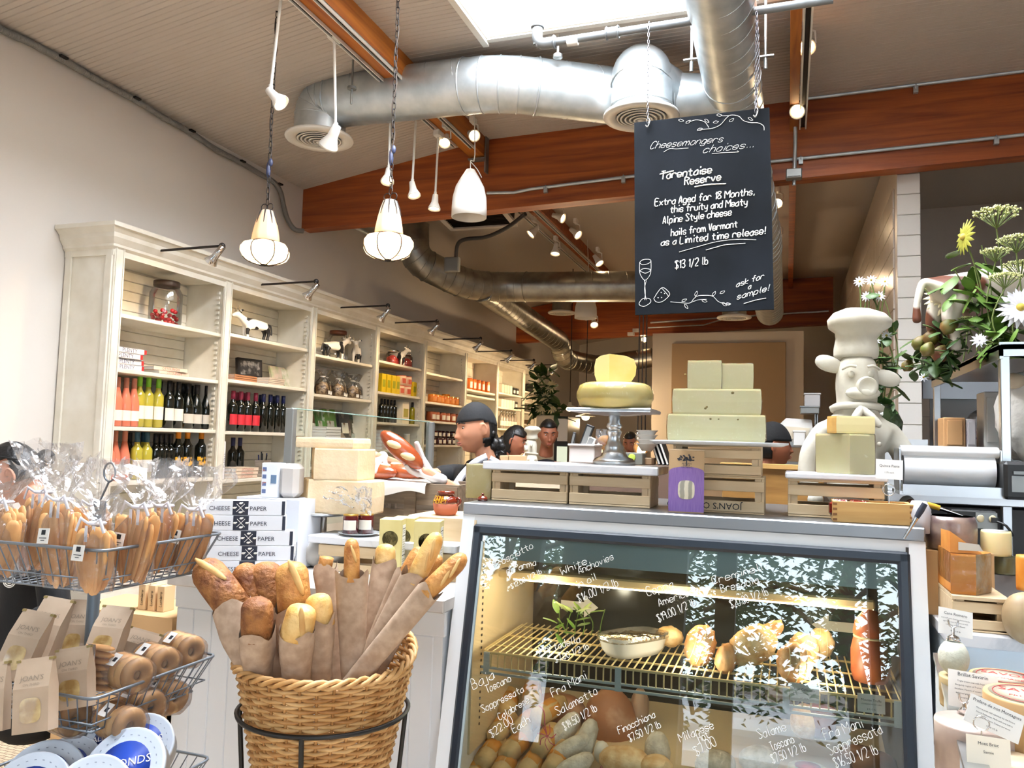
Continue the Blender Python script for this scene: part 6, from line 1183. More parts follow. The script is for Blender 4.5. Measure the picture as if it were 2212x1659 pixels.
# weathered crate with pretzel rolls, sneeze screen
YK=3.28; x0,x1=at(772,1090,y=YK).x,at(990,1090,y=YK).x; zk=at(860,1042,y=YK).z; m_gw=mat('weathered_grey_wood','#8b7a66',.75,col2='#6d5e4c',scale=5,stretch=(1,9,9),detail=6); _p=m_pine; m_pine=m_gw
crate('big weathered grey wooden crate in front of the server',x0,x1,YK,.34,.86,zk,[(0,.2),(.27,.45),(.5,.73),(.78,1)],th=.014); 
for x in((x0+x1)/2+.02,x1-.03):
    b=MB(); b.box((x,YK-.006,(.86+zk)/2),(.055,.012,zk-.88)); o=[q for q in COL.objects if q.name.startswith('wooden_crate') and q.get('label','').startswith('big weathered')][0]; b.obj('upright',m_gw,o,world=True)
m_pine=_p
b=MB(); b.box(((x0+x1)/2,YK+.17,.43),(x1-x0,.3,.86)); o=b.obj('back_counter',mat('back_counter_grey','#7d756a',.7),loc=((x0+x1)/2,YK+.17,0)); tag(o,'grey low back counter supporting the weathered crate','counter')
b=MB(); P=[at(795,1036,y=YK),at(925,1040,y=YK)]; pa,pb=at(793,1035,y=YK).x,at(930,1040,y=YK).x
b.grid(lambda i,j: V((pa+(pb-pa)*i,YK+.25-.30*min(1,j*1.3) if j<.77 else YK-.052-.004*math.sin(i*9),zk+.004+.003*math.sin(i*13) if j<.77 else zk+.004-(j-.77)*.22*(1+.3*math.sin(i*6)))),14,12); o=b.obj('parchment_sheet',m_paper,loc=((pa+pb)/2,YK+.1,zk)); tag(o,'white parchment sheet draped over the weathered crate under the pretzel rolls','paper')
m_pret=mat('pretzel_crust','#7a2f14',.25,col2='#a4512a',scale=6,coat=.3); m_crumb=mat('pretzel_crumb','#e0cc9c',.7)
def pretzel(p,dirv,L,r,lb,cuts=2,up=(0,0,1),side=None):
    t=thing('pretzel_roll',lb,'pretzel roll',p,0,'long pretzel rolls'); M=frame(p,V(dirv).normalized(),V(dirv).normalized().cross(V(up)).normalized()*-1) ; z=V(dirv).normalized(); y=V(up).cross(z).normalized(); M=frame(p,z,y,z.cross(y)); b=MB(); b.ell((0,0,0),(L/2,r,r*.8),18,14,M=M,fn=lambda d:1+.12*(1-abs(d.x)) ); b.obj('crust',m_pret,t,world=True)
    b=MB()
    for i in range(cuts):
        x=(-.5+(i+.5)/cuts)*L*.62; b.ell((x,0 if side is None else side*r*.35,r*.72),(L*.15,r*.42,r*.28),12,6,M=M@Matrix.Translation((x,0,0))@Matrix.Rotation(.35,4,'Z')@Matrix.Translation((-x,0,0)))
    b.obj('slash',m_crumb,t,world=True); return t
pretzel(at(818,1018,y=YK+.08),(1,-.1,-.05),.2,.042,'pretzel roll lying on the parchment under the gloved fingers'); pretzel(at(868,1018,y=YK+.13),(1,.15,-.12),.2,.038,'pretzel roll lying behind the gloved palm on the parchment')
YG=2.95; x0=at(626,960,y=YG).x; xr_=at(929,980,y=3.6).x
t=thing('glass_screen','tall clear sneeze screen with grey posts between the counter and the shelf wall','screen',(x0,YG,KZ)); z1=at(626,882,y=YG).z; p1=V((x0,YG,0)); p2=V((at(928,980,y=4.0).x,4.0,0))
b=MB(); b.box((x0,YG,(KZ+z1)/2),(.04,.03,z1-KZ),bev=.003); b.obj('post',m_grey,t,world=True); z2=at(928,912,y=4.0).z; b=MB(); b.box((p2.x,p2.y,(.9+z2)/2),(.04,.03,z2-.9),bev=.003); b.obj('post',m_grey,t,world=True)
b=MB(); n_=(p2-p1); n_.normalize(); b.add([p1+V((0,0,1.1)),p2+V((0,0,1.1)),p2+V((0,0,z2-.002)),p1+V((0,0,z1-.002))],[(0,1,2,3)]); b.obj('pane',clear('screen_glass',tint='#eef6f2',gloss=.02,mul=.7,rough=.02),t,world=True)
b=MB(); b.tube([p1+V((0,0,z1)),p2+V((0,0,z2))],.003,5); b.obj('glass_edge',mat('glass_edge_green','#7f978c',.2),t,world=True)
b=MB(); b.box((p2.x,p2.y+.02,.45),(.3,.2,.9)); o=b.obj('low_stand',m_bead,loc=(p2.x,p2.y,0)); tag(o,'white low stand carrying the farther grey screen post','stand')
# ================= wicker basket of baguettes =================
BC=at(705,1425,d=2.2); RB,ZR=.232,BC.z; m_wick=mat('wicker','#9c6a35',.55,col2='#c4935a',scale=14,detail=4); m_wick2=mat('wicker_light','#b98a50',.55,col2='#d9b27c',scale=14)
bk=thing('wicker_basket','tall tapering wicker basket in a black iron stand holding the wrapped baguettes','basket',(BC.x,BC.y,.12))
rise=lambda a: .055*max(0,math.sin(a+.25))**1.3    # back of the rim stands higher
rad=lambda z: RB-(ZR-z)*.20
nst=34; b=MB()
for i in range(nst):
    a=2*PI*i/nst; b.tube([(BC.x+rad(z)*math.cos(a),BC.y+rad(z)*math.sin(a),z) for z in(.13,.35,.6,ZR+rise(a)-.005)],.0042,5)
b.obj('stakes',m_wick,bk,world=True,kind='stuff')
b=MB(); b2=MB(); z=.14; k=0
while z<ZR-.012:
    q=b if k%3 else b2; pts=[]
    for i in range(nst*2):
        a=PI*i/nst; zz_=z+(rise(a))*max(0,(z-.45)/(ZR-.45)); pts.append((BC.x+(rad(zz_)+(.0055 if (i//1+k)%2 else -.0055)*math.sin(PI/2*(1 if i%2==0 else 0)+0) *((-1)**(i//2)) )*math.cos(a),BC.y+(rad(zz_)+(.0055 if i%2==0 else 0)*((-1)**(i//2+k)))*math.sin(a),zz_))
    pts=[(BC.x+(rad(p[2])+(.006*((-1)**(i//2+k)) if i%2==0 else 0))*math.cos(PI*i/nst),BC.y+(rad(p[2])+(.006*((-1)**(i//2+k)) if i%2==0 else 0))*math.sin(PI*i/nst),p[2]) for i,p in enumerate(pts)]
    q.tube(pts,.0052,5,closed=True); z+=.0098; k+=1
b.obj('weave',m_wick2,bk,world=True,kind='stuff'); b2.obj('weave',m_wick,bk,world=True,kind='stuff')
b=MB()
for s in range(3):
    pts=[]
    for i in range(96):
        a=2*PI*i/96; w=a*14+s*2*PI/3; r=RB+.004+.009*math.cos(w); pts.append((BC.x+r*math.cos(a),BC.y+r*math.sin(a),ZR+rise(a)+.009*math.sin(w)))
    b.tube(pts,.0062,6,closed=True)
b.obj('braided_rim',m_wick2,bk,world=True)
b=MB(); b.cyl((BC.x,BC.y,.13),(BC.x,BC.y,.14),rad(.13),30); b.obj('bottom',m_wick,bk,world=True)
st_=thing('iron_stand','black iron ring stand with thin legs around the wicker basket','stand',(BC.x,BC.y,0)); zr_=at(700,1583,d=2.0).z; R2=rad(zr_)+.022
b=MB(); ring(b,(BC.x,BC.y,zr_),(0,0,1),R2,.0065,n=48); b.obj('ring',m_black,st_,world=True); b=MB(); ring(b,(BC.x,BC.y,.12),(0,0,1),R2*.75,.006,n=40); b.obj('ring',m_black,st_,world=True)
for a in(-2.75,-1.25,.2,1.75): b=MB(); b.cyl((BC.x+R2*math.cos(a),BC.y+R2*math.sin(a),zr_),(BC.x+R2*.72*math.cos(a),BC.y+R2*.72*math.sin(a),.0),.0065,8); b.obj('leg',m_black,st_,world=True)
m_bag=mat('kraft_sleeve','#bda58e',.75,col2='#a48b75',scale=34,bump=.25,bscale=14); m_crust=mat('bread_crust','#9c5c24',.55,col2='#dba55e',scale=22,detail=8,lo=.3,hi=.72,bump=.5,bscale=70); m_dcrust=mat('dark_crust','#6b3a1a',.65,col2='#c08448',scale=20,detail=9,lo=.34,hi=.78,bump=.7,bscale=80); m_pcrust=mat('pale_crust','#c9923f',.5,col2='#ecca88',scale=16,detail=7,bump=.4,bscale=60); m_slash=mat('bread_slash','#dcb878',.7,col2='#c99a5c',scale=20)
def baguette(pb,pt,tip,w0,w1,r,crust,lb,lbb,slashes=2,sd=0):
    """paper sleeve from pb (in the basket) to pt (its mouth), bread on to tip; points are (u,v,d)"""
    B_,T_,E=[at(p[0],p[1],d=p[2]) for p in(pb,pt,tip)]; ax=(T_-B_).normalized(); side=(ax.cross(F0)).normalized(); nrm=side.cross(ax)
    t=thing('bread_sleeve',lbb,'paper bag',B_,0,'kraft baguette sleeves'); b=MB(); q=random.Random(sd+3); n=20
    def pt_(i,j):
        a=2*PI*i; f=j; c=B_+(T_-B_)*f; w=max(w0+(w1-w0)*f,r*1.06*min(1,.35+f)); dpt=max(.5,r*1.08*min(1,.35+f)/w); sx=math.copysign(abs(math.cos(a))**.55,math.cos(a)); sy=math.copysign(abs(math.sin(a))**.8,math.sin(a)); e=.0025*noise.noise(V((i*9+sd,j*7,sd)))
        top=.012*math.sin(3*a+sd) if j>.99 else 0
        return c+side*(w*sx)+nrm*((w*dpt)*sy+e)+ax*top
    b.grid(pt_,n,10,closed=True); b.obj('sleeve',m_bag,t,world=True)
    # bread
    t2=thing('baguette',lb,'bread',T_,0,'breads in the wicker basket'); d=(E-T_).normalized(); L=(E-T_).length+.03; O=E-d*L; Mx=frame(O,d.cross(V(F0)).normalized(),d.cross(V(F0)).normalized().cross(d)*-1,d) if 0 else d.to_track_quat('Z','Y').to_matrix().to_4x4(); Mx=Matrix.Translation(O)@Mx
    b=MB(); pr=[(.001,0)]+[(r*(1-.0*f),L*f) for f in(.05,.4,.6)]+[(r*.97,L*.78),(r*.84,L*.88),(r*.6,L*.95),(r*.3,L*.985),(.001,L)]
    b.lathe(pr,18,M=Mx,fn=lambda a,z:1+.07*noise.noise(V((math.cos(a)*1.5,math.sin(a)*1.5,z*22+sd)))); b.obj('crust',crust,t2,world=True)
    if slashes:
        vw=Mx.to_3x3().inverted()@(-(T_-CAM).normalized()); a0=math.atan2(vw.y,vw.x); b=MB()
        for i in range(slashes):
            z=L*(.9-.2*i)-.03; s=frame((math.cos(a0+.25)*r*.9,math.sin(a0+.25)*r*.9,z),(-math.sin(a0),math.cos(a0),0),(0,0,1),(math.cos(a0),math.sin(a0),0)); b.ell((0,0,0),(r*.22,r*1.2,r*.16),10,8,M=Mx@s@Matrix.Rotation(.3,4,'Z'))
        b.obj('slash',m_slash,t2,world=True)
LS=[((560,1500,2.09),(556,1358,2.03),(554,1291,2.02),.03,.043,.040,m_dcrust,'dark round topped loaf in the sleeve standing foremost at the basket rim','kraft sleeve standing foremost at the basket rim with the dark round loaf',0),
((640,1510,2.08),(642,1357,2.03),(656,1306,2.03),.034,.041,.04,m_pcrust,'pale split topped roll in the sleeve beside the dark round loaf','straight kraft sleeve with the pale split roll',1),
((690,1500,2.1),(692,1330,2.09),(685,1282,2.09),.03,.036,.034,m_pcrust,'golden roll end peeping out just behind the pale split roll','narrow kraft sleeve tucked behind the pale roll sleeve',0),
((560,1500,2.1),(500,1305,2.14),(432,1214,2.18),.032,.043,.046,m_dcrust,'flour dusted dark loaf leaning farthest out over the counter front','kraft sleeve leaning out farthest away from the deli case',1),
((600,1500,2.16),(545,1302,2.2),(525,1216,2.22),.034,.042,.038,m_dcrust,'dark brown loaf behind the leaning floury one','kraft sleeve behind the foremost pair of loaves',0),
((620,1500,2.2),(580,1305,2.22),(568,1213,2.24),.034,.044,.05,m_dcrust,'broad mottled brown loaf in the middle of the dark breads','kraft sleeve of the broad mottled loaf',0),
((650,1500,2.12),(636,1308,2.14),(628,1212,2.16),.034,.046,.045,m_crust,'flour speckled loaf with one long slash, tallest of the dark breads','kraft sleeve of the tall slashed loaf',1),
((762,1500,2.12),(760,1238,2.13),(760,1162,2.15),.028,.045,.021,m_crust,'thin upright baguette alone in its wide sleeve','tall wide sleeve standing upright with one thin baguette',1),
((742,1500,2.2),(702,1225,2.28),(700,1236,2.28),.026,.036,.02,m_crust,'baguette sunk out of sight inside its leaning sleeve','empty looking sleeve behind the tall upright one',0),
((785,1480,2.24),(832,1213,2.32),(834,1174,2.33),.03,.036,.03,m_pcrust,'blunt pale bread end in front of the yellow cheese carton','sleeve with the blunt pale bread before the yellow cheese carton',0),
((775,1480,2.18),(880,1240,2.22),(912,1182,2.24),.028,.036,.024,m_crust,'short golden baguette just left of the tallest leaning one','sleeve bending over behind the leaning baguettes',1),
((765,1490,2.12),(900,1245,2.14),(948,1150,2.16),.028,.042,.026,m_pcrust,'tallest leaning golden baguette with two long slashes','crumpled sleeve of the tallest leaning baguette',2),
((790,1490,2.2),(915,1250,2.2),(952,1200,2.2),.024,.03,.02,m_crust,'slim baguette end squeezed behind the tallest leaning one','sleeve squeezed behind the tallest leaning baguette',0),
((757,1480,2.09),(931,1270,2.07),(1006,1198,2.1),.026,.032,.025,m_crust,'baguette leaning farthest towards the deli case with a long slash','long diagonal sleeve lying over the rim towards the deli case',2)]
for i,a in enumerate(LS): baguette(*a[:6],a[6],a[7],a[8],a[9],i*2.3)
# ================= wire rack of bagels and crisp breads =================
RX0,RX1,RY0,RY1=-2.07,-1.575,1.54,1.985; m_rw=mat('rack_wire','#7d848c',.4,.6)
rk=thing('wire_rack','grey wire display rack with sloping basket tiers on a round post','rack',((RX0+RX1)/2,(RY0+RY1)/2,0)); cxr,cyr=(RX0+RX1)/2,(RY0+RY1)/2
b=MB(); b.cyl((cxr,cyr,0),(cxr,cyr,1.3),.0165,16); b.obj('post',mat('rack_post','#6b7884',.4,.4),rk,world=True); b=MB(); b.lathe([(.2,0),(.2,.015),(.03,.03)],24,(cxr,cyr,0)); b.obj('foot',m_rw,rk,world=True)
b=MB(); p=at(237,1020,y=cyr); ring(b,p,(.2,1,0),.026,.003,n=22); b.cyl((cxr,cyr,1.3),p-V((0,0,.026)),.003,6); b.obj('sign_ring',m_rw,rk,world=True)
TIERS=[(1.205,1.095),(.852,.755),(.56,.47)]
for zt,zb in TIERS:
    C=lambda k,z: [(RX0+k,RY0+k,z),(RX1-k,RY0+k,z),(RX1-k,RY1-k,z),(RX0+k,RY1-k,z)]
    b=MB(); b.tube(bend(C(0,zt)+[C(0,zt)[0]],.03,3),.0042,7); b.obj('rim',m_rw,rk,world=True); b=MB(); b.tube(C(.045,zb)+[C(.045,zb)[0]],.003,6); b.tube(C(.022,(zt+zb)/2-.02)+[C(.022,(zt+zb)/2-.02)[0]],.0022,5); b.obj('lower_frame',m_rw,rk,world=True)
    T4,B4=C(0,zt),C(.045,zb); me=None
    for s in range(4):
        n=15 if s%2==0 else 13
        for i in range(n):
            f=(i+.5)/n; p=V(T4[s]).lerp(V(T4[(s+1)%4]),f); q=V(B4[s]).lerp(V(B4[(s+1)%4]),f); b=MB(); b.cyl(p,q,.0018,5,caps=False); b.obj('upright_wire',m_rw,rk,world=True)
    b=MB()
    for i in range(12): x=RX0+.045+(RX1-RX0-.09)*(i+.5)/12; b.cyl((x,RY0+.045,zb),(x,RY1-.045,zb),.0018,5,caps=False)
    for i in range(5): y=RY0+.045+(RY1-RY0-.09)*(i+.5)/5; b.cyl((RX0+.045,y,zb-.002),(RX1-.045,y,zb-.002),.0018,5,caps=False)
    b.obj('floor_wires',m_rw,rk,world=True,kind='stuff')
m_cello=clear('cellophane',tint='#fbfafa',gloss=.0,rough=.14,mul=.6,bump=.4,bscale=30,haze=.05); m_toast=mat('toast_slice','#c98c50',.6,col2='#e0b077',scale=12,lo=.3,hi=.7); m_rib=mat('white_ribbon','#e4e4ee',.5)
def cello(u,v,y,H,w,lean,lb,i,side=0):
    p=at(u,v,y=y); zb=TIERS[0][1]+.004; o=V((p.x,y,zb)); t=thing('crostini_bag',lb,'bag',o,0,'cellophane bags of crisp bread'); q=random.Random(i); Hb=p.z-zb
    b=MB()
    for k in range(24):
        a=q.uniform(-1,1); dpt=q.uniform(-.6,.6); h=Hb*q.uniform(.6,.78)
        M=Matrix.Translation((a*w*.66+lean*.45,dpt*w*.55,Hb*.44+q.uniform(-.01,.02)))@Matrix.Rotation(lean*2.0+a*.22+q.uniform(-.05,.05),4,'Y')@Matrix.Rotation(q.uniform(-.9,.9),4,'Z'); b.ell((0,0,0),(.021,.0065,h*.58),10,8,M=M,fn=lambda d:1/(abs(d.x)**4+abs(d.y)**4+abs(d.z)**4)**.18)
    b.obj('bread_slices',m_toast,t,kind='stuff')
    b=MB(); n=26
    def S(i_,j):
        a=2*PI*i_; z=j*(Hb+H); c=V((lean*min(z/Hb,1.3),0,z)); neck=math.exp(-((z-Hb)/(.2*Hb))**2); flare=max(0,(z-Hb)/H); r=w*(1-.66*neck)+w*.5*flare; r*=1+.1*math.sin(4*a+i)+(.25+.3*flare)*noise.noise(V((math.cos(a)*2.3+i,math.sin(a)*2.3,z*17)))
        return c+V((r*math.cos(a),r*.72*math.sin(a),flare*.03*noise.noise(V((a*2,i,5)))))
    b.grid(S,n,22,closed=True,smooth=False); b.obj('film',m_cello,t)
    b=MB(); c=V((lean,0,Hb)); ring(b,c,(0,0,1),w*.36,.0045,n=16)
    for s in(-1,1): 
        b.tube([c+V((s*.01,-w*.36,0)),c+V((s*.03,-w*.45,.012)),c+V((s*.045,-w*.42,-.02))],[.004,.006,.005],5,sq=.3); b.box(c+V((s*.012,-w*.42,-.025)),(.009,.001,.04),M=None)
    b.obj('ribbon',m_rib,t)
    b=MB(); M=Matrix.Translation((lean*.6+side*.02,-w*.8-.012,Hb*.6))@Matrix.Rotation(lean*2.5,4,'Y')@Matrix.Rotation(-.15,4,'X'); b.box((0,0,0),(.036,.0012,.038),M=M); b.obj('label_card',m_paper,t); b=MB(); b.box((0,-.0009,.009),(.013,.0006,.012),M=M); b.box((0,-.0009,-.005),(.024,.0006,.0018),M=M); b.box((0,-.0009,-.011),(.012,.0006,.0015),M=M); b.obj('label_print',m_ink,t)
for i,a in enumerate(((15,1085,1.62,.10,.06,-.01,'cellophane bag of crisp breads cut by the edge of the picture'),(85,1062,1.72,.14,.062,.02,'cellophane bag of crisp breads nearest the customer, tied with white ribbon'),(150,1080,1.6,.11,.06,-.02,'cellophane bag with slanting label left of the ring post'),(200,1090,1.82,.13,.06,.02,'cellophane bag at the back, behind the corner of the basket'),(288,1093,1.68,.12,.062,.03,'cellophane bag with square label right of the ring post'),(345,1092,1.85,.13,.058,.02,'cellophane bag with small label behind the corner bag'),(395,1098,1.9,.12,.06,.05,'cellophane bag nearest the cheese paper boxes'),(210,1130,1.57,.06,.05,.0,'cellophane bag squeezed into the front corner of the basket'))): cello(*a[:6],a[6],i)
# kraft bags with windows on the second tier
m_krf=mat('kraft_bag','#b9a48e',.75,col2='#ab957e',scale=7,bump=.2,bscale=12)
def kbag(u0,v0,u1,v1,w,d0,d1,lb,i,win=True):
    """top centre pixel, bottom centre pixel"""
    T_=at(u0,v0,d=d0); B_=at(u1,v1,d=d1); t=thing('kraft_window_bag',lb,'bag',B_,0,'kraft window bags'); up=(T_-B_); L=up.length; up.normalize(); sd=V((R0.x,R0.y,-.08)); sd=(sd-up*sd.dot(up)).normalized(); nr=sd.cross(up)*-1; nr=nr if nr.dot(F0)<0 else -nr
    M=frame(B_,sd,up,sd.cross(up)); sg=1 if sd.cross(up).dot(F0)<0 else -1; b=MB(); D=w*.55
    A=[(-w/2,0,D/2),(w/2,0,D/2),(w/2,0,-D/2),(-w/2,0,-D/2)]; Bm=[(-w/2,L*.6,D/2),(w/2,L*.6,D/2),(w/2,L*.6,-D/2),(-w/2,L*.6,-D/2)]; Cc=[(-w/2,L*.95,.006),(w/2,L*.95,.006),(w/2,L*.95,-.006),(-w/2,L*.95,-.006)]; Dd=[(-w/2,L,.004),(w/2,L,.004),(w/2,L,-.004),(-w/2,L,-.004)]
    vs=A+Bm+Cc+Dd; fs=[(0,1,2,3),(12,13,14,15)]+[(k*4+j,k*4+(j+1)%4,(k+1)*4+(j+1)%4,(k+1)*4+j) for k in range(3) for j in range(4)]; b.add(vs,fs,M); b.obj('bag',m_krf,t,world=True)
    def fz(y): return (D/2 if y<L*.6 else D/2+(y-L*.6)/(L*.35)*(.006-D/2))*sg+sg*.0012
    if win:
        b=MB(); yc=L*.3; b.add([(w*.3*math.copysign(abs(math.cos(a))**.6,math.cos(a)),yc+L*.17*math.copysign(abs(math.sin(a))**.6,math.sin(a)),fz(yc)) for a in [2*PI*k/18 for k in range(18)]],[tuple(range(18))],M); b.obj('window',mat('biscuit_window','#9a7a4a',.15,col2='#dcc58c',scale=22,coat=.6),t,world=True)
    y=L*.7; s=V((0,L*.35,(.006-D/2)*sg)).normalized(); F=M@frame((0,y,fz(y)),(sg if 0 else 1,0,0),s,V((1,0,0)).cross(s))
    b=MB(); b.text("JOAN'S",F,.017); b.text('ON THIRD',F@Matrix.Translation((0,-.012,0)),.008); b.obj('stamp',mat('faded_stamp','#8a7c6c',.8),t,world=True)
    b=MB()
    for s_ in(-1,1): b.box((s_*w*.46,L*.975,0),(.01,.006,.014),M=M)
    b.obj('tin_tie',mat('tin_tie','#8e7b48',.5),t,world=True)
for i,a in enumerate(((131,1292,70,1440,.082,2.2,2.12,'kraft window bag tallest at the back beside the dark shirt',0),(87,1321,20,1470,.082,2.08,2.0,'kraft window bag leaning at the edge of the picture',1),(186,1296,150,1440,.075,2.28,2.2,'brown kraft bag standing just behind the post',1),(258,1310,212,1440,.085,2.25,2.16,'kraft bag leaning right behind the bagels with a dark window',1),(79,1421,76,1580,.082,1.9,1.86,'kraft window bag foremost against the basket wires',1),(160,1398,160,1530,.085,2.02,1.98,'kraft bag behind the front bagels under the post',1),(-8,1430,-14,1580,.06,1.92,1.88,'kraft bag cut by the edge of the picture',0),(318,1362,285,1440,.1,2.3,2.26,'darker kraft bag lying behind the bagel bags near the white counter',0))): kbag(*a[:7],a[7],i,bool(a[8]))
m_bagel=mat('bagel_crust','#cf9350',.5,col2='#e2b474',scale=8,bump=.2); m_bface=mat('bagel_face','#dcb87c',.6,col2='#a87c4c',scale=34,lo=.25,hi=.45)
def bagels(u,v,y,lb,ax=(1,-.25,0),n=4,r=.046):
    c=at(u,v,y=y); t=thing('bagel_bag',lb,'bag',c,0,'bags of bagels'); x=V(ax).normalized(); M0=x.to_track_quat('Z','Y').to_matrix().to_4x4(); tm=.027
    for k in range(n):
        b=MB(); z=(k-(n-1)/2)*tm*1.05; vs=[];fs=[]
        for i in range(20):
            for j in range(10):
                a,q=2*PI*i/20,2*PI*j/10; rr=r*.6+r*.38*math.cos(q); vs.append((rr*math.cos(a),rr*math.sin(a),z+tm*.52*math.sin(q)))
        fs=[(i*10+j,((i+1)%20)*10+j,((i+1)%20)*10+(j+1)%10,i*10+(j+1)%10) for i in range(20) for j in range(10)]; b.add(vs,fs,M0,True); b.obj('bagel',m_bagel if k<n-1 else m_bface,t)
    b=MB(); Lh=n*tm*.56; b.lathe([(.008,-Lh-.02),(r*.9,-Lh),(r*1.05,-Lh*.6),(r*1.05,Lh*.7),(r*.97,Lh+.002),(.001,Lh+.006)],22,M=M0,smooth=False,fn=lambda a,z:1+.03*math.sin(7*a+z*80)); b.obj('film',m_cello,t)
    b=MB(); M=frame((0,0,r*1.07),x,V((0,0,1)).cross(x)) ; Mt=Matrix.Rotation(.7,4,x); b.box((-.01,0,0),(.032,.036,.001),M=Mt@M); b.obj('label_card',m_paper,t); b=MB(); b.box((-.006,0,.001),(.012,.012,.0006),M=Mt@M); b.obj('label_print',m_ink,t)
for a in ((142,1545,1.64,'bag of plain bagels at the very front corner of the second tier'),(258,1560,1.66,'sesame bagel bag low at the front corner, its round face to the counter'),(305,1520,1.78,'bagel bag in the lower row, middle one'),(357,1500,1.9,'bagel bag in the lower row closest to the white counter'),(275,1452,1.7,'bagel bag on top of the front corner bags'),(335,1428,1.82,'bagel bag with big square label in the upper row'),(392,1402,1.94,'bagel bag highest, at the end of the tier by the white counter')): bagels(*a[:3],a[3])
c=at(205,1445,y=1.66); t=thing('biscotti_bag','clear bag of sliced orange biscotti with a shiny silver strip in front of the post','bag',c); b=MB()
for k in range(7): b.ell((0,.012,-.05+.017*k),(.05,.014,.0075),14,8)
b.obj('biscotti',m_toast,t,kind='stuff'); b=MB(); b.grid(lambda i,j: V((-.055+.11*i,-.008-.012*math.sin(PI*i)+.004*noise.noise(V((i*8,j*8,2))),-.075+.14*j)),14,14,smooth=False); b.obj('film',m_cello,t); b=MB(); b.grid(lambda i,j: V((-.004+.026*i,-.024+.005*noise.noise(V((i*5,j*9,7))),-.075+.145*j)),4,12,smooth=False); b.obj('strip',mat('silver_film','#d9dbe4',.12,.9),t); b=MB(); b.box((-.04,-.022,-.01),(.014,.001,.045)); b.obj('label_card',m_paper,t); b=MB(); b.box((-.04,-.0228,-.008),(.007,.0006,.014)); b.obj('label_print',m_ink,t)
# tins of the third tier
m_blue=mat('royal_blue_print','#1f3f9a',.35); m_tinw=mat('tin_white','#c9d2de',.3)
def btin(u,v,d,r,lb,i,tilt=.75,tx=None):
    c=at(u,v,d=d); n_=V((.25,-.75,.65)).normalized(); n_=(n_+V((rnd.uniform(-.1,.1),0,rnd.uniform(-.1,.1)))).normalized(); t=thing('almond_tin',lb,'tin',c,0,'round blue and white tins'); M=n_.to_track_quat('Z','Y').to_matrix().to_4x4(); b=MB(); b.lathe([(.001,-.045),(r*.96,-.045),(r*.97,-.012),(r,-.012),(r,0),(r*.97,.003),(r*.93,.001),(.001,.001)],36,M=M); b.obj('tin',m_tinw,t); b=MB(); b.lathe([(r*.66,.0022),(.001,.0024)],30,M=M); b.obj('blue_disc',m_blue,t)
    x=V((1,.3,.35)).normalized(); x=(x-n_*x.dot(n_)).normalized(); F=frame(n_*.0035,x,n_.cross(x)); b=MB(); b.text('ALMONDS',F@Matrix.Translation((0,.004,0)),r*.28); b.text('ROASTED',F@Matrix.Translation((0,-.02,0)),r*.15); b.obj('lettering',m_paper,t); b=MB()
    for k in range(26):
        a=2*PI*k/26; b.box((math.cos(a)*r*.8,math.sin(a)*r*.8,.0028),(r*.05,r*.02,.0005),M=M@Matrix.Translation((0,0,0)),rz=a+PI/2)
    b.obj('rim_lettering',mat('grey_print','#8a93a5',.6),t)
for i,a in enumerate(((265,1662,1.92,.1,'round blue almond tin leaning foremost on the third tier, lettering readable'),(300,1612,2.02,.085,'round tin behind the readable one, next to the white counter'),(190,1725,1.8,.095,'round tin lowest in the middle, mostly below the picture'),(55,1720,1.86,.1,'round tin at the edge of the picture'),(88,1690,1.95,.1,'round tin second from the edge of the picture'),(135,1668,2.05,.095,'round tin third from the edge, behind the post'),(240,1600,2.12,.075,'round tin farthest back under the bagel tier'))): btin(*a[:4],a[4],i)
# beige shelves behind the rack, boxes with script, behind the customer
c=at(330,1335,y=2.62); t=thing('beige_stand','beige stepped wooden stand between the rack and the white counter','stand',(-2.5,2.6,0)); 
for z,y,d in((.78,2.55,.3),(.6,2.5,.4)): b=MB(); b.box((-2.5,y+d/2,z/2),(.52,d,z)); b.obj('step',mat('beige_wood','#d3ae7f',.6),t,world=True)
for i,u in enumerate((306,327,347)):
    c=at(u,1290,y=2.62); t=thing('soap_box',('slim beige box with brown script, %s beside the white counter'%['farthest from','middle one','closest'][i]),'box',(c.x,2.62,.781),0,'slim beige boxes with script'); b=MB(); b.box((0,.03,.05),(.034,.06,.1),bev=.001); b.obj('box',mat('beige_card','#d9b98e',.6),t); b=MB(); write(b,'Lumiere',frame((.007,-.001,.02),(0,0,1),(-1,0,0),(0,-1,0)),.007,.0007,.06); b.obj('script',mat('brown_script','#4a3626',.7),t)
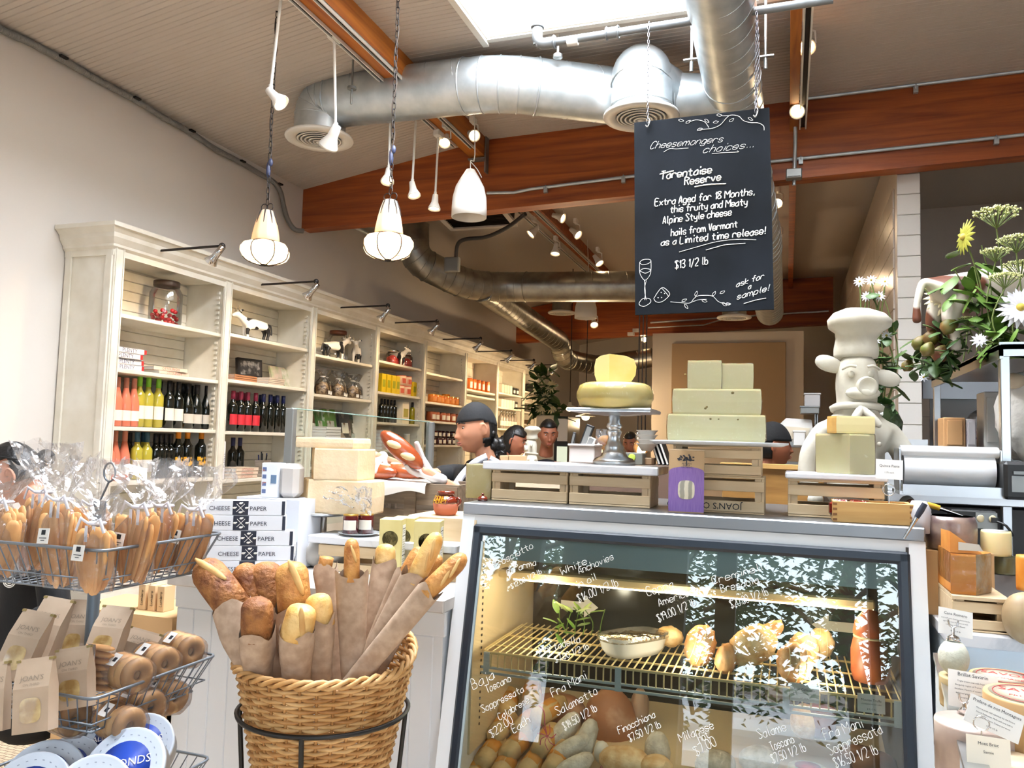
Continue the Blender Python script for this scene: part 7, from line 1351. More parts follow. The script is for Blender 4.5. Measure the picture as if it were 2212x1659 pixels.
# ================= chef statues =================
m_plaster=mat('white_plaster_statue','#c9c5b8',.75,col2='#b3ad9c',scale=7,bump=.15,bscale=30)
def chef(name,label,base,H,rz,s_ears=1):
    t=thing(name,label,'statue',base,rz); k=H; b=MB()
    J=[(0,0,.0,.2,.22),(0,0,.12,.185,.215),(0,0,.28,.17,.2),(0,0,.42,.135,.155),(0,0,.50,.105,.12),(0,-.01,.60,.14,.145),(0,-.015,.70,.125,.13),(0,-.01,.78,.1,.11)]
    J=[(x*k,y*k,z*k,r*k*.82,q*k*.82) for x,y,z,r,q in J]; E=[(i,i+1) for i in range(7)]
    for sg in(-1,1):
        a=len(J); J+=[(sg*.15*k,0,.40*k,.062*k),(sg*.215*k,-.01*k,.28*k,.06*k),(sg*.235*k,-.03*k,.16*k,.052*k),(sg*.215*k,-.07*k,.08*k,.042*k)]; E+=[(3,a),(a,a+1),(a+1,a+2),(a+2,a+3)]
    v,f=grow(J,E,2); b.add(v,f,None,True)
    for sg in(-1,1): b.ell((sg*.205*k,-.09*k,.055*k),(.04*k,.04*k,.04*k),10,8)
    v,f=remesh(b.v,b.f,.008 if k>.5 else .005,2); b=MB(); b.add(v,f,None,True); b.obj('body',m_plaster,t)
    b=MB(); b.lathe([(.05*k,-.06*k),(.056*k,-.03*k),(.05*k,.0),(.046*k,.02*k),(.042*k,.026*k),(.03*k,.02*k),(.001,.018*k)],24,M=frame((.025*k,-.115*k,.605*k),(1,0,0),(0,0,1),(0,-1,0))); b.ell((.01*k,-.1*k,.575*k),(.08*k,.04*k,.035*k),14,8); b.obj('snout',m_plaster,t)
    for sg in(-1,1):
        b=MB(); M=Matrix.Translation((sg*.135*k,-.02*k,(.725 if sg<0 else .655)*k))@Matrix.Rotation(sg*(-.35 if sg<0 else .25),4,'Y'); b.ell((0,0,0),(.085*k,.024*k,.04*k),18,12,M=M,fn=lambda d:1-.25*max(0,d.x*sg)**2); b.obj('ear',m_plaster,t)
        b=MB(); b.ell((sg*.045*k,-.108*k,.665*k),(.016*k,.012*k,.018*k),10,6); b.obj('eye',m_plaster,t)
        b=MB(); b.tube(smooth([(sg*.025*k,-.128*k,.70*k),(sg*.055*k,-.122*k,.705*k),(sg*.085*k,-.1*k,.69*k)],3),.007*k,6); b.obj('brow',m_plaster,t)
    b=MB(); b.lathe([(.098*k,.755*k),(.104*k,.77*k),(.104*k,.80*k),(.095*k,.85*k),(.11*k,.885*k),(.145*k,.91*k),(.15*k,.94*k),(.12*k,.975*k),(.06*k,1.0*k),(.001,1.0*k)],40,fn=lambda a,z: 1+(.10*math.cos(3*a+.6) if z>.87*k else .012*math.sin(9*a))); b.obj('chef_hat',m_plaster,t)
    b=MB(); ring(b,(0,-.005*k,.505*k),(0,.1,1),.108*k,.02*k,n=24); b.tube(smooth([(.0,-.115*k,.5*k),(-.03*k,-.145*k,.46*k),(-.05*k,-.15*k,.41*k)],3),[.02*k]*7,8); b.tube(smooth([(.0,-.115*k,.5*k),(.04*k,-.145*k,.46*k),(.07*k,-.15*k,.42*k)],3),[.018*k]*7,8); b.obj('neckerchief',m_plaster,t)
    for sg in(-1,1):
        for z in(.42,.33,.24): b=MB(); b.ell((sg*.075*k,-(.125+.09*(.45-z))*k,z*k),(.012*k,.008*k,.012*k),8,6); b.obj('button',m_plaster,t)
    b=MB(); b.tube([(sg*.0+.225*k*1,-.15*k,.02*k),(.2*k,-.02*k,.07*k)],.024*k,10) if 0 else b.cyl((.215*k,-.14*k,.05*k),(.215*k,.02*k,.06*k),.026*k,14); b.obj('rolling_pin',mat('brown_clay','#8f5638',.7),t); return t
p=at(1850,1045,y=3.18); c=at(1850,669,y=3.18); chef('chef_statue','large white plaster pig chef statue with tall hat behind the pale cheese blocks',(at(1850,900,y=3.18).x,3.18,CZT+.001),c.z-CZT,.12)
p=at(1148,1005,y=5.0); b=MB(); b.box((p.x,5.05,.62),(.9,.5,1.24)); o=b.obj('pastry_counter',mat('cream_counter','#d3c3a8',.6),loc=(p.x,5.05,0)); tag(o,'cream counter far behind the server carrying the small statue','counter')
chef('chef_statue','small white chef statue turned sideways far behind the server',(p.x,5.0,1.241),at(1150,920,y=5.0).z-1.241,-1.2)
# ================= kitchen steel shelf, wrap dispenser =================
YF=3.25; pn=at(2159,742,y=YF); pf=at(2012,822,x=pn.x); zsx=pn.z; SX=pn.x; DEP=max(1.0,min(2.6,pf.y-YF))
ss=thing('steel_shelf','stainless steel kitchen shelf frame carrying the flowers and the cow statue','shelf',(SX,YF,0))
b=MB(); b.box((SX+.75,YF+DEP/2,zsx-.012),(1.5,DEP,.024),bev=.003); b.obj('top',m_steel,ss,world=True); b=MB(); b.box((SX+.75,YF+.006,zsx-.02),(1.5,.012,.05)); b.obj('front_lip',m_steel,ss,world=True); b=MB(); b.box((SX+.006,YF+DEP/2,zsx-.03),(.012,DEP,.05)); b.obj('side_lip',m_steel,ss,world=True)
for x,y in((SX+.02,YF+.03),(SX+.02,YF+DEP-.03),(SX+1.4,YF+.03)): b=MB(); b.box((x,y,(zsx-.02)/2),(.032,.032,zsx-.03),bev=.003); b.obj('post',m_steel,ss,world=True)
zc2=at(2050,1076,y=YF-.05).z; xl=at(1918,1076,y=3.1).x
b=MB(); b.box((xl+1.2,YF+.25,zc2-.0),(2.4,.75,.035),bev=.003); o=b.obj('steel_counter',mat('bright_steel','#dfe2e4',.3,.7),loc=(xl+1.2,YF+.25,0)); tag(o,'bright stainless counter shelf under the wrap dispenser','counter')
b=MB(); b.box((xl+1.25,YF+.35,zc2/2-.02),(2.3,.5,zc2-.04)); o=b.obj('kitchen_cabinet',mat('dark_cabinet','#3d3a38',.5),loc=(xl+1.25,YF+.35,0)); tag(o,'dark kitchen cabinet under the bright stainless shelf','cabinet')
zt=zc2+.018; x0,x1=at(1944,1010,y=3.0).x,at(2155,1010,y=3.0).x; zr1=at(2050,966,y=3.0).z; wd=thing('wrap_dispenser','white cling film roll in a steel dispenser on the bright counter','dispenser',((x0+x1)/2,3.0,zt))
H=zr1-zt; b=MB(); b.cyl((x0+.01,3.02,zt+H*.52),(x1-.01,3.02,zt+H*.52),H*.36,28); b.obj('film_roll',mat('film_white','#e8eaec',.3),wd,world=True)
b=MB(); b.tube([(x0,3.0,zt+H*.9),(x1,3.0,zt+H*.9)],H*.12,14,sq=1.6); b.obj('cover_bar',mat('cover_white','#eceeef',.2,coat=.3),wd,world=True)
for x in(x0-.004,x1+.004): b=MB(); b.box((x,3.03,zt+H*.48),(.008,.13,H*.96),bev=.002); b.obj('bracket',m_steel,wd,world=True)
b=MB(); b.box(((x0+x1)/2,3.03,zt+.006),(x1-x0+.02,.2,.012)); b.box(((x0+x1)/2,2.93,zt+.02),(x1-x0,.01,.03)); b.obj('tray',m_steel,wd,world=True)
# register block at the picture edge, outlet box, tools
c=at(2215,1035,y=2.95); t=thing('label_printer','black label printer at the edge of the bright counter','printer',(c.x,2.95,zt)); b=MB(); b.box((c.x+.03,3.0,zt+.06),(.2,.2,.12),bev=.01); b.obj('body',m_black,t,world=True); b=MB(); b.box((c.x,2.898,zt+.05),(.1,.004,.05)); b.box((c.x-.03,2.895,zt+.085),(.03,.003,.01)); b.obj('front_plate',m_grey,t,world=True)
c=at(2112,1124,y=2.9); t=thing('outlet_box','black power strip box with two pale sockets and a plug under the bright shelf','outlet',c); b=MB(); b.box(c+V((-.01,.04,0)),(.13,.07,.06),bev=.004); b.obj('box',m_black,t,world=True); b=MB(); b.box(c+V((.025,.003,0)),(.06,.004,.05)); b.obj('plate',m_grey,t,world=True)
for dx in(.008,.042): b=MB(); b.ell(c+V((dx,0,.006)),(.011,.003,.012),12,8); b.obj('socket',mat('ivory_socket','#cfc3a0',.5),t,world=True)
b=MB(); b.box(c+V((.045,-.012,.004)),(.018,.02,.016)); b.tube(smooth([c+V((.05,-.02,0)),c+V((.07,-.04,-.01)),c+V((.09,-.03,-.04))],3),.004,6); b.obj('plug',m_black,t,world=True)
for u0,v0,u1,v1,m,lb,y in((1980,1118,1998,1088,m_navyc,'dark handled knife leaning at the corner of the case top',2.55),(2003,1089,2030,1098,mat('yellow_handle','#c79a2a',.4),'yellow handled tool lying beside the dark handled knife',2.75)):
    a,c=at(u0,v0,y=y),at(u1,v1,y=y); t=thing('tool',lb,'tool',a); b=MB(); b.tube([a,a.lerp(c,.5),c],[.007,.009,.008],8); b.obj('handle',m,t,world=True); b=MB(); d=(c-a).normalized() if 'yellow' in lb else (a-c).normalized(); q=c if 'yellow' in lb else a; b.tube([q,q+d*.07],[.006,.003],6,sq=.3); b.obj('blade',m_chrome,t,world=True)
c=at(1990,1105,y=2.66); t=thing('tissue_bag','thin white plastic bag with printed lines slumped at the case corner','bag',(c.x,2.7,CZT)); b=MB(); b.lathe([(.03,-.02),(.034,.02),(.03,.05),(.02,.075)],14,fn=lambda a,z:1+.15*math.sin(4*a+z*60)); b.obj('film',mat('white_bag_film','#d8d6da',.4,alpha=.75),t)
# ================= second case with cheeses (kitchen side) =================
RX=CX1+.03; m_rc=mat('case2_white','#ccd6de',.4); c2=thing('cheese_case','open white refrigerated cheese case with slanted steel rail beside the deli case','display case',(RX,2.2,0))
zm=at(2100,1370,y=2.45).z; b=MB(); b.box((RX+.8,2.73,zm/2),(1.6,.56,zm-.06)); b.obj('rear_body',m_rc,c2,world=True); b=MB(); b.box((RX+.8,2.72,zm-.012),(1.62,.6,.035),bev=.003); b.obj('marble_top',m_marb,c2,world=True)
zl=at(2120,1560,y=2.15).z-.06; b=MB(); b.box((RX+.8,2.1,zl/2),(1.6,.75,zl)); b.obj('deck',m_rc,c2,world=True)
pa,pb=at(2012,1402,x=RX+.012),at(2088,1659,x=RX+.1); b=MB(); a_=at(2020,1410,y=2.38); c_=at(2098,1690,y=1.72); 
def slab4(a,c,w,h,dx,z0=None):
    P=[a+V((dx,0,0)),a+V((dx+w,0,0)),c+V((dx+w,0,0)),c+V((dx,0,0))]; Q=[V((p.x,p.y,z0 if z0 else p.z-h)) for p in P]; b.add(P+Q,[(0,3,2,1),(4,5,6,7),(0,1,5,4),(1,2,6,5),(2,3,7,6),(3,0,4,7)])
slab4(a_,c_,.045,.012,-.005); b.obj('steel_rail',m_steel,c2,world=True); b=MB(); slab4(a_-V((0,0,.013)),c_-V((0,0,.013)),.03,0,0,.2); b.obj('side_panel',m_rc,c2,world=True)
# crate with orange cheeses on the marble
YO=2.45; xo0=RX+.005; xo1=at(2184,1330,y=YO).x; zo1=at(2090,1288,y=YO).z; zo0=zm+.006
crate('wide pale slatted crate with a solid top under the orange cheeses',xo0,xo1,YO,.26,zo0,zo1-.011,[(.0,.06),(.1,.40),(.62,.95)]); b=MB(); b.box(((xo0+xo1)/2,YO+.13,zo1-.005),(xo1-xo0,.265,.01),bev=.001); o=b.obj('crate_lid',m_pine,loc=((xo0+xo1)/2,YO+.13,zo1)); tag(o,'thin pale board lying on the wide slatted crate','board')
m_ched=mat('orange_cheddar','#c97a22',.5,col2='#dfa050',scale=12,detail=6,lo=.4,hi=.75,sss=.1); z=zo1+.001; x1=at(2112,1240,y=YO).x; x2=at(2148,1230,y=YO+.1).x; w=x1-xo0; h=at(2050,1197,y=YO).z-z
wedge('big block of crumbly orange cheese on the wide crate beside the deli case',(xo0,YO+.02,z),[(.0,0),(w,0),(w+.05,.07),(w+.02,.2),(.0,.2)],h,m_ched,mat('filmed_rind','#c9b494',.25,col2='#b98a4a',scale=20),{1,2},film=True); z2=z+h+.002
b=MB(); x3=at(2128,1192,y=YO).x; hh=at(2005,1146,y=YO).z-z2; P=[(0,-.005,0),(x3-xo0,-.0,0),(.0,.13,0),(0,-.005,hh),(0,.13,hh*.9)]; t=thing('cheese_piece','orange wedge of cheese with a grey label lying on the crumbly orange block','cheese',(xo0,YO+.03,z2)); b.add(P,[(0,2,1),(0,1,3),(1,2,4,3),(0,3,4,2)]); b.obj('body',m_ched,t); b=MB(); b.add([(.02,-.0065,.008),(.08,-.0055,.008),(.07,-.0058,.026),(.02,-.0065,.03)],[(0,1,2,3)]); b.obj('label',l_grey,t)
c=at(2060,1148,y=2.68); r=(at(2118,1150,y=2.68).x-at(2003,1150,y=2.68).x)/2; b=MB(); h=.075; t=thing('cheese_round','grey purple rinded cheese wheel in film behind the orange wedge','cheese',(c.x,2.72,at(2060,1172,y=2.68).z)); b.lathe([(.001,-.02),(r*.97,-.02),(r,h*.4),(r*.98,h*.75),(r*.9,h),(.001,h)],32); b.obj('rind',mat('purple_rind','#5d4a48',.35,col2='#8f7c70',scale=20,coat=.3),t); b=MB(); b.lathe([(.001,h+.001),(r*.86,h+.001)],24); b.obj('top',mat('pinkish_top','#b59a8c',.5),t)
b=MB(); b.box((c.x,2.74,(zm+at(2060,1172,y=2.68).z-.02)/2),(.2,.16,at(2060,1172,y=2.68).z-.022-zm-.008)); o=b.obj('cheese_block',mat('filmed_block','#b08a5a',.4),loc=(c.x,2.74,zm)); tag(o,'filmed tan cheese block hidden behind the orange cheeses, under the purple wheel','cheese')
def cyl_cheese(u,v0,v1,y,r,m,lb,mt=None):
    p=at(u,v1,y=y); h=at(u,v0,y=y).z-p.z; t=thing('cheese_cylinder',lb,'cheese',p); b=MB(); b.lathe([(.001,0),(r*.97,0),(r,h*.1),(r,h*.9),(r*.95,h),(.001,h)],26); b.obj('rind',m,t)
    if mt: b=MB(); b.lathe([(r*.9,h+.0006),(.001,h+.001)],24); b.obj('top',mt,t)
    return p
yk=2.72; p=cyl_cheese(2168,1200,1238,yk,.036,mat('black_rind','#2e2f2c',.4,col2='#6b6a44',scale=6,coat=.3),'dark rinded cheese with a yellow green label under the pale cylinder'); cyl_cheese(2152,1146,1199,yk,.04,mat('ivory_rind','#e6d6a0',.5,sss=.2),'pale ivory cheese cylinder standing on the dark rinded cheese',mat('white_rind','#efece4',.6)); cyl_cheese(2222,1200,1275,yk-.1,.03,m_ched,'orange cheese cut off by the edge of the picture'); 
b=MB(); b.box((p.x+.09,yk+.06,(zm+p.z)/2),(.32,.18,p.z-zm-.004)); o=b.obj('dark_riser',mat('grey_riser','#6d6a68',.4),loc=(p.x,yk,zm)); tag(o,'grey riser under the dark rinded and ivory cheeses','stand')
t=lump('round_cheese','round brown netted cheese at the edge of the picture beside the wide crate','cheese',at(2212,1335,y=2.42),(.05,.05,.065),mat('netted_brown','#8d7556',.5,col2='#a5906c',scale=12),amp=.05)
# cheeses and cards in the open case
def drum(u,v,y,r,h,m,lb,top=None,txt=None):
    p=at(u,v,y=y); p.z-=h; t=thing('cheese_drum',lb,'cheese',p); b=MB(); b.lathe([(.001,0),(r*.98,0),(r,.006),(r,h*.45),(r*1.015,h*.46),(r*1.015,h-.004),(r,h),(.001,h)],36); b.obj('box',m,t)
    if top: b=MB(); b.lathe([(r*.9,h+.0006),(.001,h+.0008)],32); b.obj('label',top,t)
    if txt:
        b=MB(); F=frame((0,-r*.1,h+.0014),(1,-.25,0),(.25,1,0)); b.text(txt,F@Matrix.Translation((0,r*.2,0)),r*.42); b.text('FROMAGE',F@Matrix.Translation((0,-r*.25,0)),r*.2); ring(b,(0,0,h+.001),(0,0,1),r*.8,.0008,n=30); b.obj('red_print',mat('red_stamp','#b52a2e',.6),t)
    return t
m_drum=mat('wooden_drum','#c9a574',.6,col2='#b58f5e',scale=5); m_drumt=mat('drum_top','#bdb09a',.6)
drum(2172,1462,2.2,.075,.06,m_drum,'round wooden cheese box with red lettering, rear one',m_drumt,'SAVOIE'); drum(2225,1502,1.98,.085,.12,m_drum,'round wooden cheese box with red lettering, nearer stacked one',m_drumt,'SAVOIE')
drum(2085,1462,2.2,.055,.07,mat('kraft_cheese_wrap','#b49a6c',.6,col2='#d0bb8c',scale=10),'kraft wrapped round cheese under the white cheese'); drum(2105,1560,1.95,.075,.11,mat('grey_pink_wrap','#a9968c',.4,col2='#c0aea2',scale=12,coat=.3),'pinkish grey filmed cheese wheel under the middle cards')
drum(2190,1640,1.85,.05,.1,mat('cream_box_d','#c9b494',.6),'cream box with a letter D at the lower corner of the picture')
c=at(2060,1420,y=2.2); t=lump('white_cheese','small white wrinkled cheese block holding a silver card clip','cheese',c,(.034,.034,.042),mat('white_wrinkled','#d3d3c4',.5,col2='#bfc0ae',scale=12,bump=.5,bscale=40),amp=.03)
b=MB(); b.lathe([(.016,.041),(.012,.05),(.003,.054),(.003,.07),(.001,.07)],14)
for sg in(-1,1): b.tube(smooth([(0,0,.07),(sg*.008,0,.075),(sg*.011,0,.088)],3),.0022,6)
b.obj('card_clip',m_chrome,t)
rx=V((1,0,0)); 
c=at(2064,1345,y=2.23); price_card(c,(1,0,-.12),(.05,.2,1),.075,.062,'white card with small print held above the white wrinkled cheese',[('Cana Romero',.26,.009),('semi soft goat cheese rolled in herbs,',.1,.0042),('aged in a cave and covered with',-.02,.0042),('rosemary, a fruity flavour',-.14,.0042),('8.00 1/4 lb',-.36,.005)])
c=at(2102,1493,y=2.05); price_card(c,(1,0,-.07),(.03,.2,1),.098,.078,'white card reading Brillat Savarin in the open cheese case',[('Brillat Savarin',.36,.011),('Triple cream cow milk from the',.2,.0048),('Burgundy region of France. Rich and',.09,.0048),('decadent. Flavors of sweet butter and',-.02,.0048),('balanced piquancy, a luxury cake of',-.13,.0048),('creamy and moist flavour.',-.24,.0048)])
c=at(2148,1552,y=1.88); price_card(c,(1,0,-.36),(.33,.25,1),.102,.056,'tilted white card reading Prefere de nos Montagnes on a wire curl',[('Prefere de nos Montagnes',.3,.0085),('This is a great mild substitute for the famous',.1,.004),('French Reblochon. Made with cow milk in',-.04,.004),('the Jura Mountains. Creamy and sweet',-.18,.004),('12.00 1/2 lb',-.38,.0045)])
c=at(2136,1640,y=1.8); price_card(c,(1,0,-.02),(.01,.2,1),.075,.08,'bright cream card at the bottom edge of the picture',[('Mont Briac',.3,.008),('Savoie',.12,.007)],mat('cream_card','#f2e8d4',.7))
t=thing('card_clip','wire curl clip in front of the tilted card','card clip',at(2117,1600,y=1.86)); b=MB(); p=at(2120,1563,y=1.85); b.tube([p+V((math.cos(a)*.014,0,math.sin(a)*.014)) for a in [(-1.2+5.4*i/18) for i in range(19)]],.0014,6); b.cyl(p-V((0,0,.014)),p-V((0,0,.06)),.0014,6); b.obj('wire',m_chrome,t,world=True)
t=thing('card_clip','silver two pronged clip below the middle card','card clip',at(2083,1535,y=2.0)); b=MB(); p=at(2083,1530,y=2.0); b.lathe([(.014,-.008),(.004,.004),(.003,.012),(.001,.012)],14,p)
for sg in(-1,1): b.tube(smooth([p+V((0,0,.01)),p+V((sg*.008,0,.016)),p+V((sg*.01,0,.03))],3),.0022,6)
b.obj('clip',m_chrome,t,world=True)
# ================= cow statue and flowers on the steel shelf =================
h2=hide('brown_white_hide','#d9cfc0','#5a2f1c',2.6,.56,1.9); cs=thing('cow_statue','white and brown cow statue standing among flowers on the steel shelf','statue',(at(2150,735,y=3.75).x+.02,3.75,zsx+.002),.35); b,hb=cow_mesh(2.6,h2); b.obj('body',h2,cs); hb.obj('horns',mat('horn','#b9a98c',.5),cs); b=MB(); b.ell((-.1,0,.19),(.055,.05,.045),12,8); b.obj('udder',mat('pink_udder','#c9a09a',.5),cs)
m_gl=mat('leaf_green','#3f5a1f',.5,col2='#5d7a2c',scale=9); m_dg=mat('dark_leaf','#26401a',.5,col2='#3d5a22',scale=9); m_umb=mat('umbel_yellow_green','#b9bd72',.6,col2='#d9dba2',scale=50); m_cream=mat('cream_petal','#dccfa4',.6); m_whp=mat('white_petal','#e6e6ee',.6); m_bud=mat('red_green_bud','#5e6a22',.5,col2='#7c3a2c',scale=9); m_stem=mat('flower_stem','#5d6a30',.6)
def stem(b,p,q,r=.003,bow=.05): p,q=V(p),V(q); b.tube(smooth([p,p.lerp(q,.5)+V((bow,0,0)),q],4),r,5)
def umbel(u,v,y,base,R,lb,m=None,g='queen anne lace umbels'):
    c=at(u,v,y=y); t=thing('lace_flower',lb,'flower',V(base),0,g); b=MB(); stem(b,base,c-V((0,0,R*.7)),.003,rnd.uniform(-.04,.04)); q=random.Random(lb); f=MB()
    for i in range(30):
        a=i*2.4; rr=R*math.sqrt((i+.5)/30); d=V((rr*math.cos(a),rr*math.sin(a),R*.25*(1-(rr/R)**2))); b.tube([c-V((0,0,R*.7)),c+d],.0011,4,caps=False)
        for k in range(7): e=V((q.uniform(-1,1),q.uniform(-1,1),q.uniform(-.2,.6)))*R*.13; f.ell(c+d+e,(R*.045,)*3,6,4)
    b.obj('stem',m_stem,t,world=True); f.obj('umbel',m or m_umb,t,world=True,kind='stuff')
def daisy(u,v,y,base,R,lb,m,n=18,cm=None,face=None,layers=1,g='loose blooms'):
    c=at(u,v,y=y); t=thing('flower',lb,'flower',V(base),0,g); b=MB(); stem(b,base,c,.003,rnd.uniform(-.05,.05)); b.obj('stem',m_stem,t,world=True); N=V(face or (-.2,-1,.3)).normalized(); F=N.to_track_quat('Z','Y').to_matrix().to_4x4(); b=MB()
    for L in range(layers):
        for i in range(n): a=2*PI*i/n+L*.2; k=1-.2*L; d=V((math.cos(a),math.sin(a),.15+.35*L)); leafmesh(b,c,F.to_3x3()@d,R*k,R*.13,N,None,.25)
    b.obj('petals',m,t,world=True); b=MB(); b.ell(c+N*R*.06,(R*.2,)*3,10,7); b.obj('heart',cm or mat('flower_heart','#b9a040',.7),t,world=True)
BX=lambda u,y: V((at(u,760,y=y).x,y,zsx+.003))
for i,(u,v,y,R,bu) in enumerate(((2152,462,3.55,.085,2150),(2195,520,3.5,.07,2190),(2150,545,3.45,.055,2160),(2170,600,3.4,.06,2165),(2205,575,3.6,.07,2195),(2060,605,3.9,.06,2080),(2015,622,4.0,.055,2070),(2090,690,3.6,.04,2090))): umbel(u,v,y,BX(bu,y),R,'pale green lace flower on the steel shelf, %s'%['highest of all','at the picture edge','over the cow back','hanging before the cow flank','behind the cow rump','left of the cow legs','farthest out to the tiled pier','small one at the hoof'][i])
daisy(2083,512,3.5,BX(2110,3.5),.07,'drooping sunflower with yellow green back seen from the side',mat('sunflower_bract','#8c8a2c',.6),16,mat('sunflower_back','#b9a24a',.7),(-.85,-.25,.1)); daisy(2050,640,3.7,BX(2070,3.7),.095,'big cream dahlia left of the cow statue',m_cream,22,m_cream,(-.2,-.9,.4),3); daisy(2205,665,3.4,BX(2200,3.4),.08,'white daisy at the picture edge before the cow',m_whp,18,None,(-.2,-1,.2),2); daisy(2115,735,3.35,BX(2115,3.35),.03,'small white bloom at the shelf corner by the hoof',m_whp,10,m_whp,None,2); daisy(1995,815,3.75,BX(2040,3.75),.022,'tiny white bloom trailing over the shelf end',m_whp,9)
for i,(u,v,y,r) in enumerate(((2050,705,3.6,.035),(2010,730,3.7,.032),(1985,742,3.75,.03),(2030,765,3.65,.034),(1960,790,3.9,.026),(2003,755,3.6,.028),(2100,690,3.8,.03))):
    c=at(u,v,y=y); t=thing('flower_bud','plump red and green bud, %s of the cluster'%['highest','second highest','dark red one','largest low one','outermost one over the edge','middle one','one behind the hoof'][i],'flower bud',BX(max(u,2030),y),0,'red green buds'); b=MB(); b.lathe([(.001,-r*1.1),(r*.8,-r*.6),(r,0),(r*.7,r*.7),(r*.2,r*1.2),(.001,r*1.2)],14,M=Matrix.Translation(c)@Matrix.Rotation(.5,4,'Y'),fn=lambda a,z:1+.08*math.cos(5*a)); b.obj('bud',m_bud,t,world=True); b=MB(); stem(b,BX(max(u,2030),y),c,.003); b.obj('stem',m_stem,t,world=True)
def foliage(name,label,pts,n,L,w,m,base,seed,spread,cat='foliage'):
    t=thing(name,label,cat,V(base)); q=random.Random(seed); b=MB()
    for p in pts: stem(b,base,p,.0025,q.uniform(-.06,.06))
    b.obj('stems',m_stem,t,world=True)
    for i in range(n):
        p=V(q.choice(pts)).lerp(V(base),q.uniform(0,.75))+V((q.uniform(-1,1),q.uniform(-.6,.6),q.uniform(-1,1)))*spread; b=MB(); leafmesh(b,p,(q.uniform(-1,1),q.uniform(-.8,.3),q.uniform(-.7,.7)),L*q.uniform(.6,1.2),w*q.uniform(.7,1.2)); b.obj('leaf',m,t,world=True)
foliage('leaf_cluster','dark green leaves spilling over the steel shelf under the dahlia',[at(u,v,y=y) for u,v,y in((1990,770,3.8),(2010,810,3.7),(2050,740,3.6),(1975,745,3.9),(2030,690,3.7),(1960,800,3.9))],75,.08,.024,m_dg,BX(2050,3.7),3,.05); foliage('leaf_cluster','lighter leaves around the cow statue and sunflower stem',[at(u,v,y=y) for u,v,y in((2105,580,3.5),(2060,580,3.6),(2120,530,3.5),(2190,640,3.5),(2190,720,3.4),(2150,730,3.4))],60,.1,.03,m_gl,BX(2120,3.5),5,.05)
# flowers behind the big statue, in a dark vase
yv=3.6; bz=at(1905,925,y=yv); t=thing('vase','dark green round vase behind the chef statue','vase',(bz.x,yv,at(1905,948,y=yv).z)); b=MB(); b.lathe([(.05,0),(.075,.03),(.08,.07),(.06,.11),(.045,.13),(.05,.14)],24); b.obj('body',mat('dark_green_glass','#1d2b16',.1,coat=.5),t)
b=MB(); zb=at(1905,948,y=yv).z; b.box((bz.x,yv+.02,(zb+.9)/2),(.3,.3,zb-.9-.002)); o=b.obj('white_stand',m_case,loc=(bz.x,yv,.9)); tag(o,'white stand behind the chef statue carrying the dark vase','stand')
for i,(u,v) in enumerate(((1857,608),(1882,605),(1912,608),(1900,640),(1872,640),(1890,735),(1915,725),(1900,880))): daisy(u,v,yv,V((bz.x,yv,zb+.1)),.025,'small white flower behind the chef statue, %s'%['tallest near the pier','tallest in the middle','closed one at the top','half way down','just over the hat','beside the ear','near the tiles','low by the vase'][i],m_whp,11)
foliage('leaf_cluster','leafy stems rising behind the chef statue from the dark vase',[at(u,v,y=yv) for u,v in((1880,620),(1912,650),(1900,720),(1925,770),(1895,780),(1915,860),(1885,880))],55,.075,.026,m_dg,V((bz.x,yv,zb+.1)),8,.03)
# ================= people =================
def head_verts(nu=76,nv=60):
    vs=[];fs=[]; g=lambda a,c,w: math.exp(-((a-c)/w)**2)
    for i in range(nv+1):
        th=PI*i/nv
        for j in range(nu):
            ph=2*PI*j/nu; dx,dy,dz=math.sin(th)*math.cos(ph),math.sin(th)*math.sin(ph),-math.cos(th); x,y,z=dx*.098,dy*.078,dz*.122; k=min(1,max(0,(-.02-z)/.09)); y*=1-.26*k*k; f=min(1,max(0,dx*1.7)); a=abs(y)
            if f>0: x+=f*(.017*g(y,0,.04)*g(z,-.085,.036)+.014*g(y,0,.024)*g(z,-.106,.017)+.025*g(y,0,.0105)*g(z,-.031,.012)+.014*g(y,0,.009)*g(z,-.008,.019)+.009*g(a,.013,.007)*g(z,-.035,.008)-.010*g(a,.031,.014)*g(z,.012,.011)+.006*g(a,.028,.02)*g(z,.034,.010)+.007*g(a,.045,.018)*g(z,-.025,.02)+.008*g(y,0,.021)*g(z,-.0580,.006)+.008*g(y,0,.018)*g(z,-.0705,.006)-.005*g(y,0,.02)*g(z,-.084,.007))
            vs.append((x,y,z))
    for i in range(nv):
        for j in range(nu): fs.append((i*nu+j,i*nu+(j+1)%nu,(i+1)*nu+(j+1)%nu,(i+1)*nu+j))
    return vs,fs
HV=head_verts()
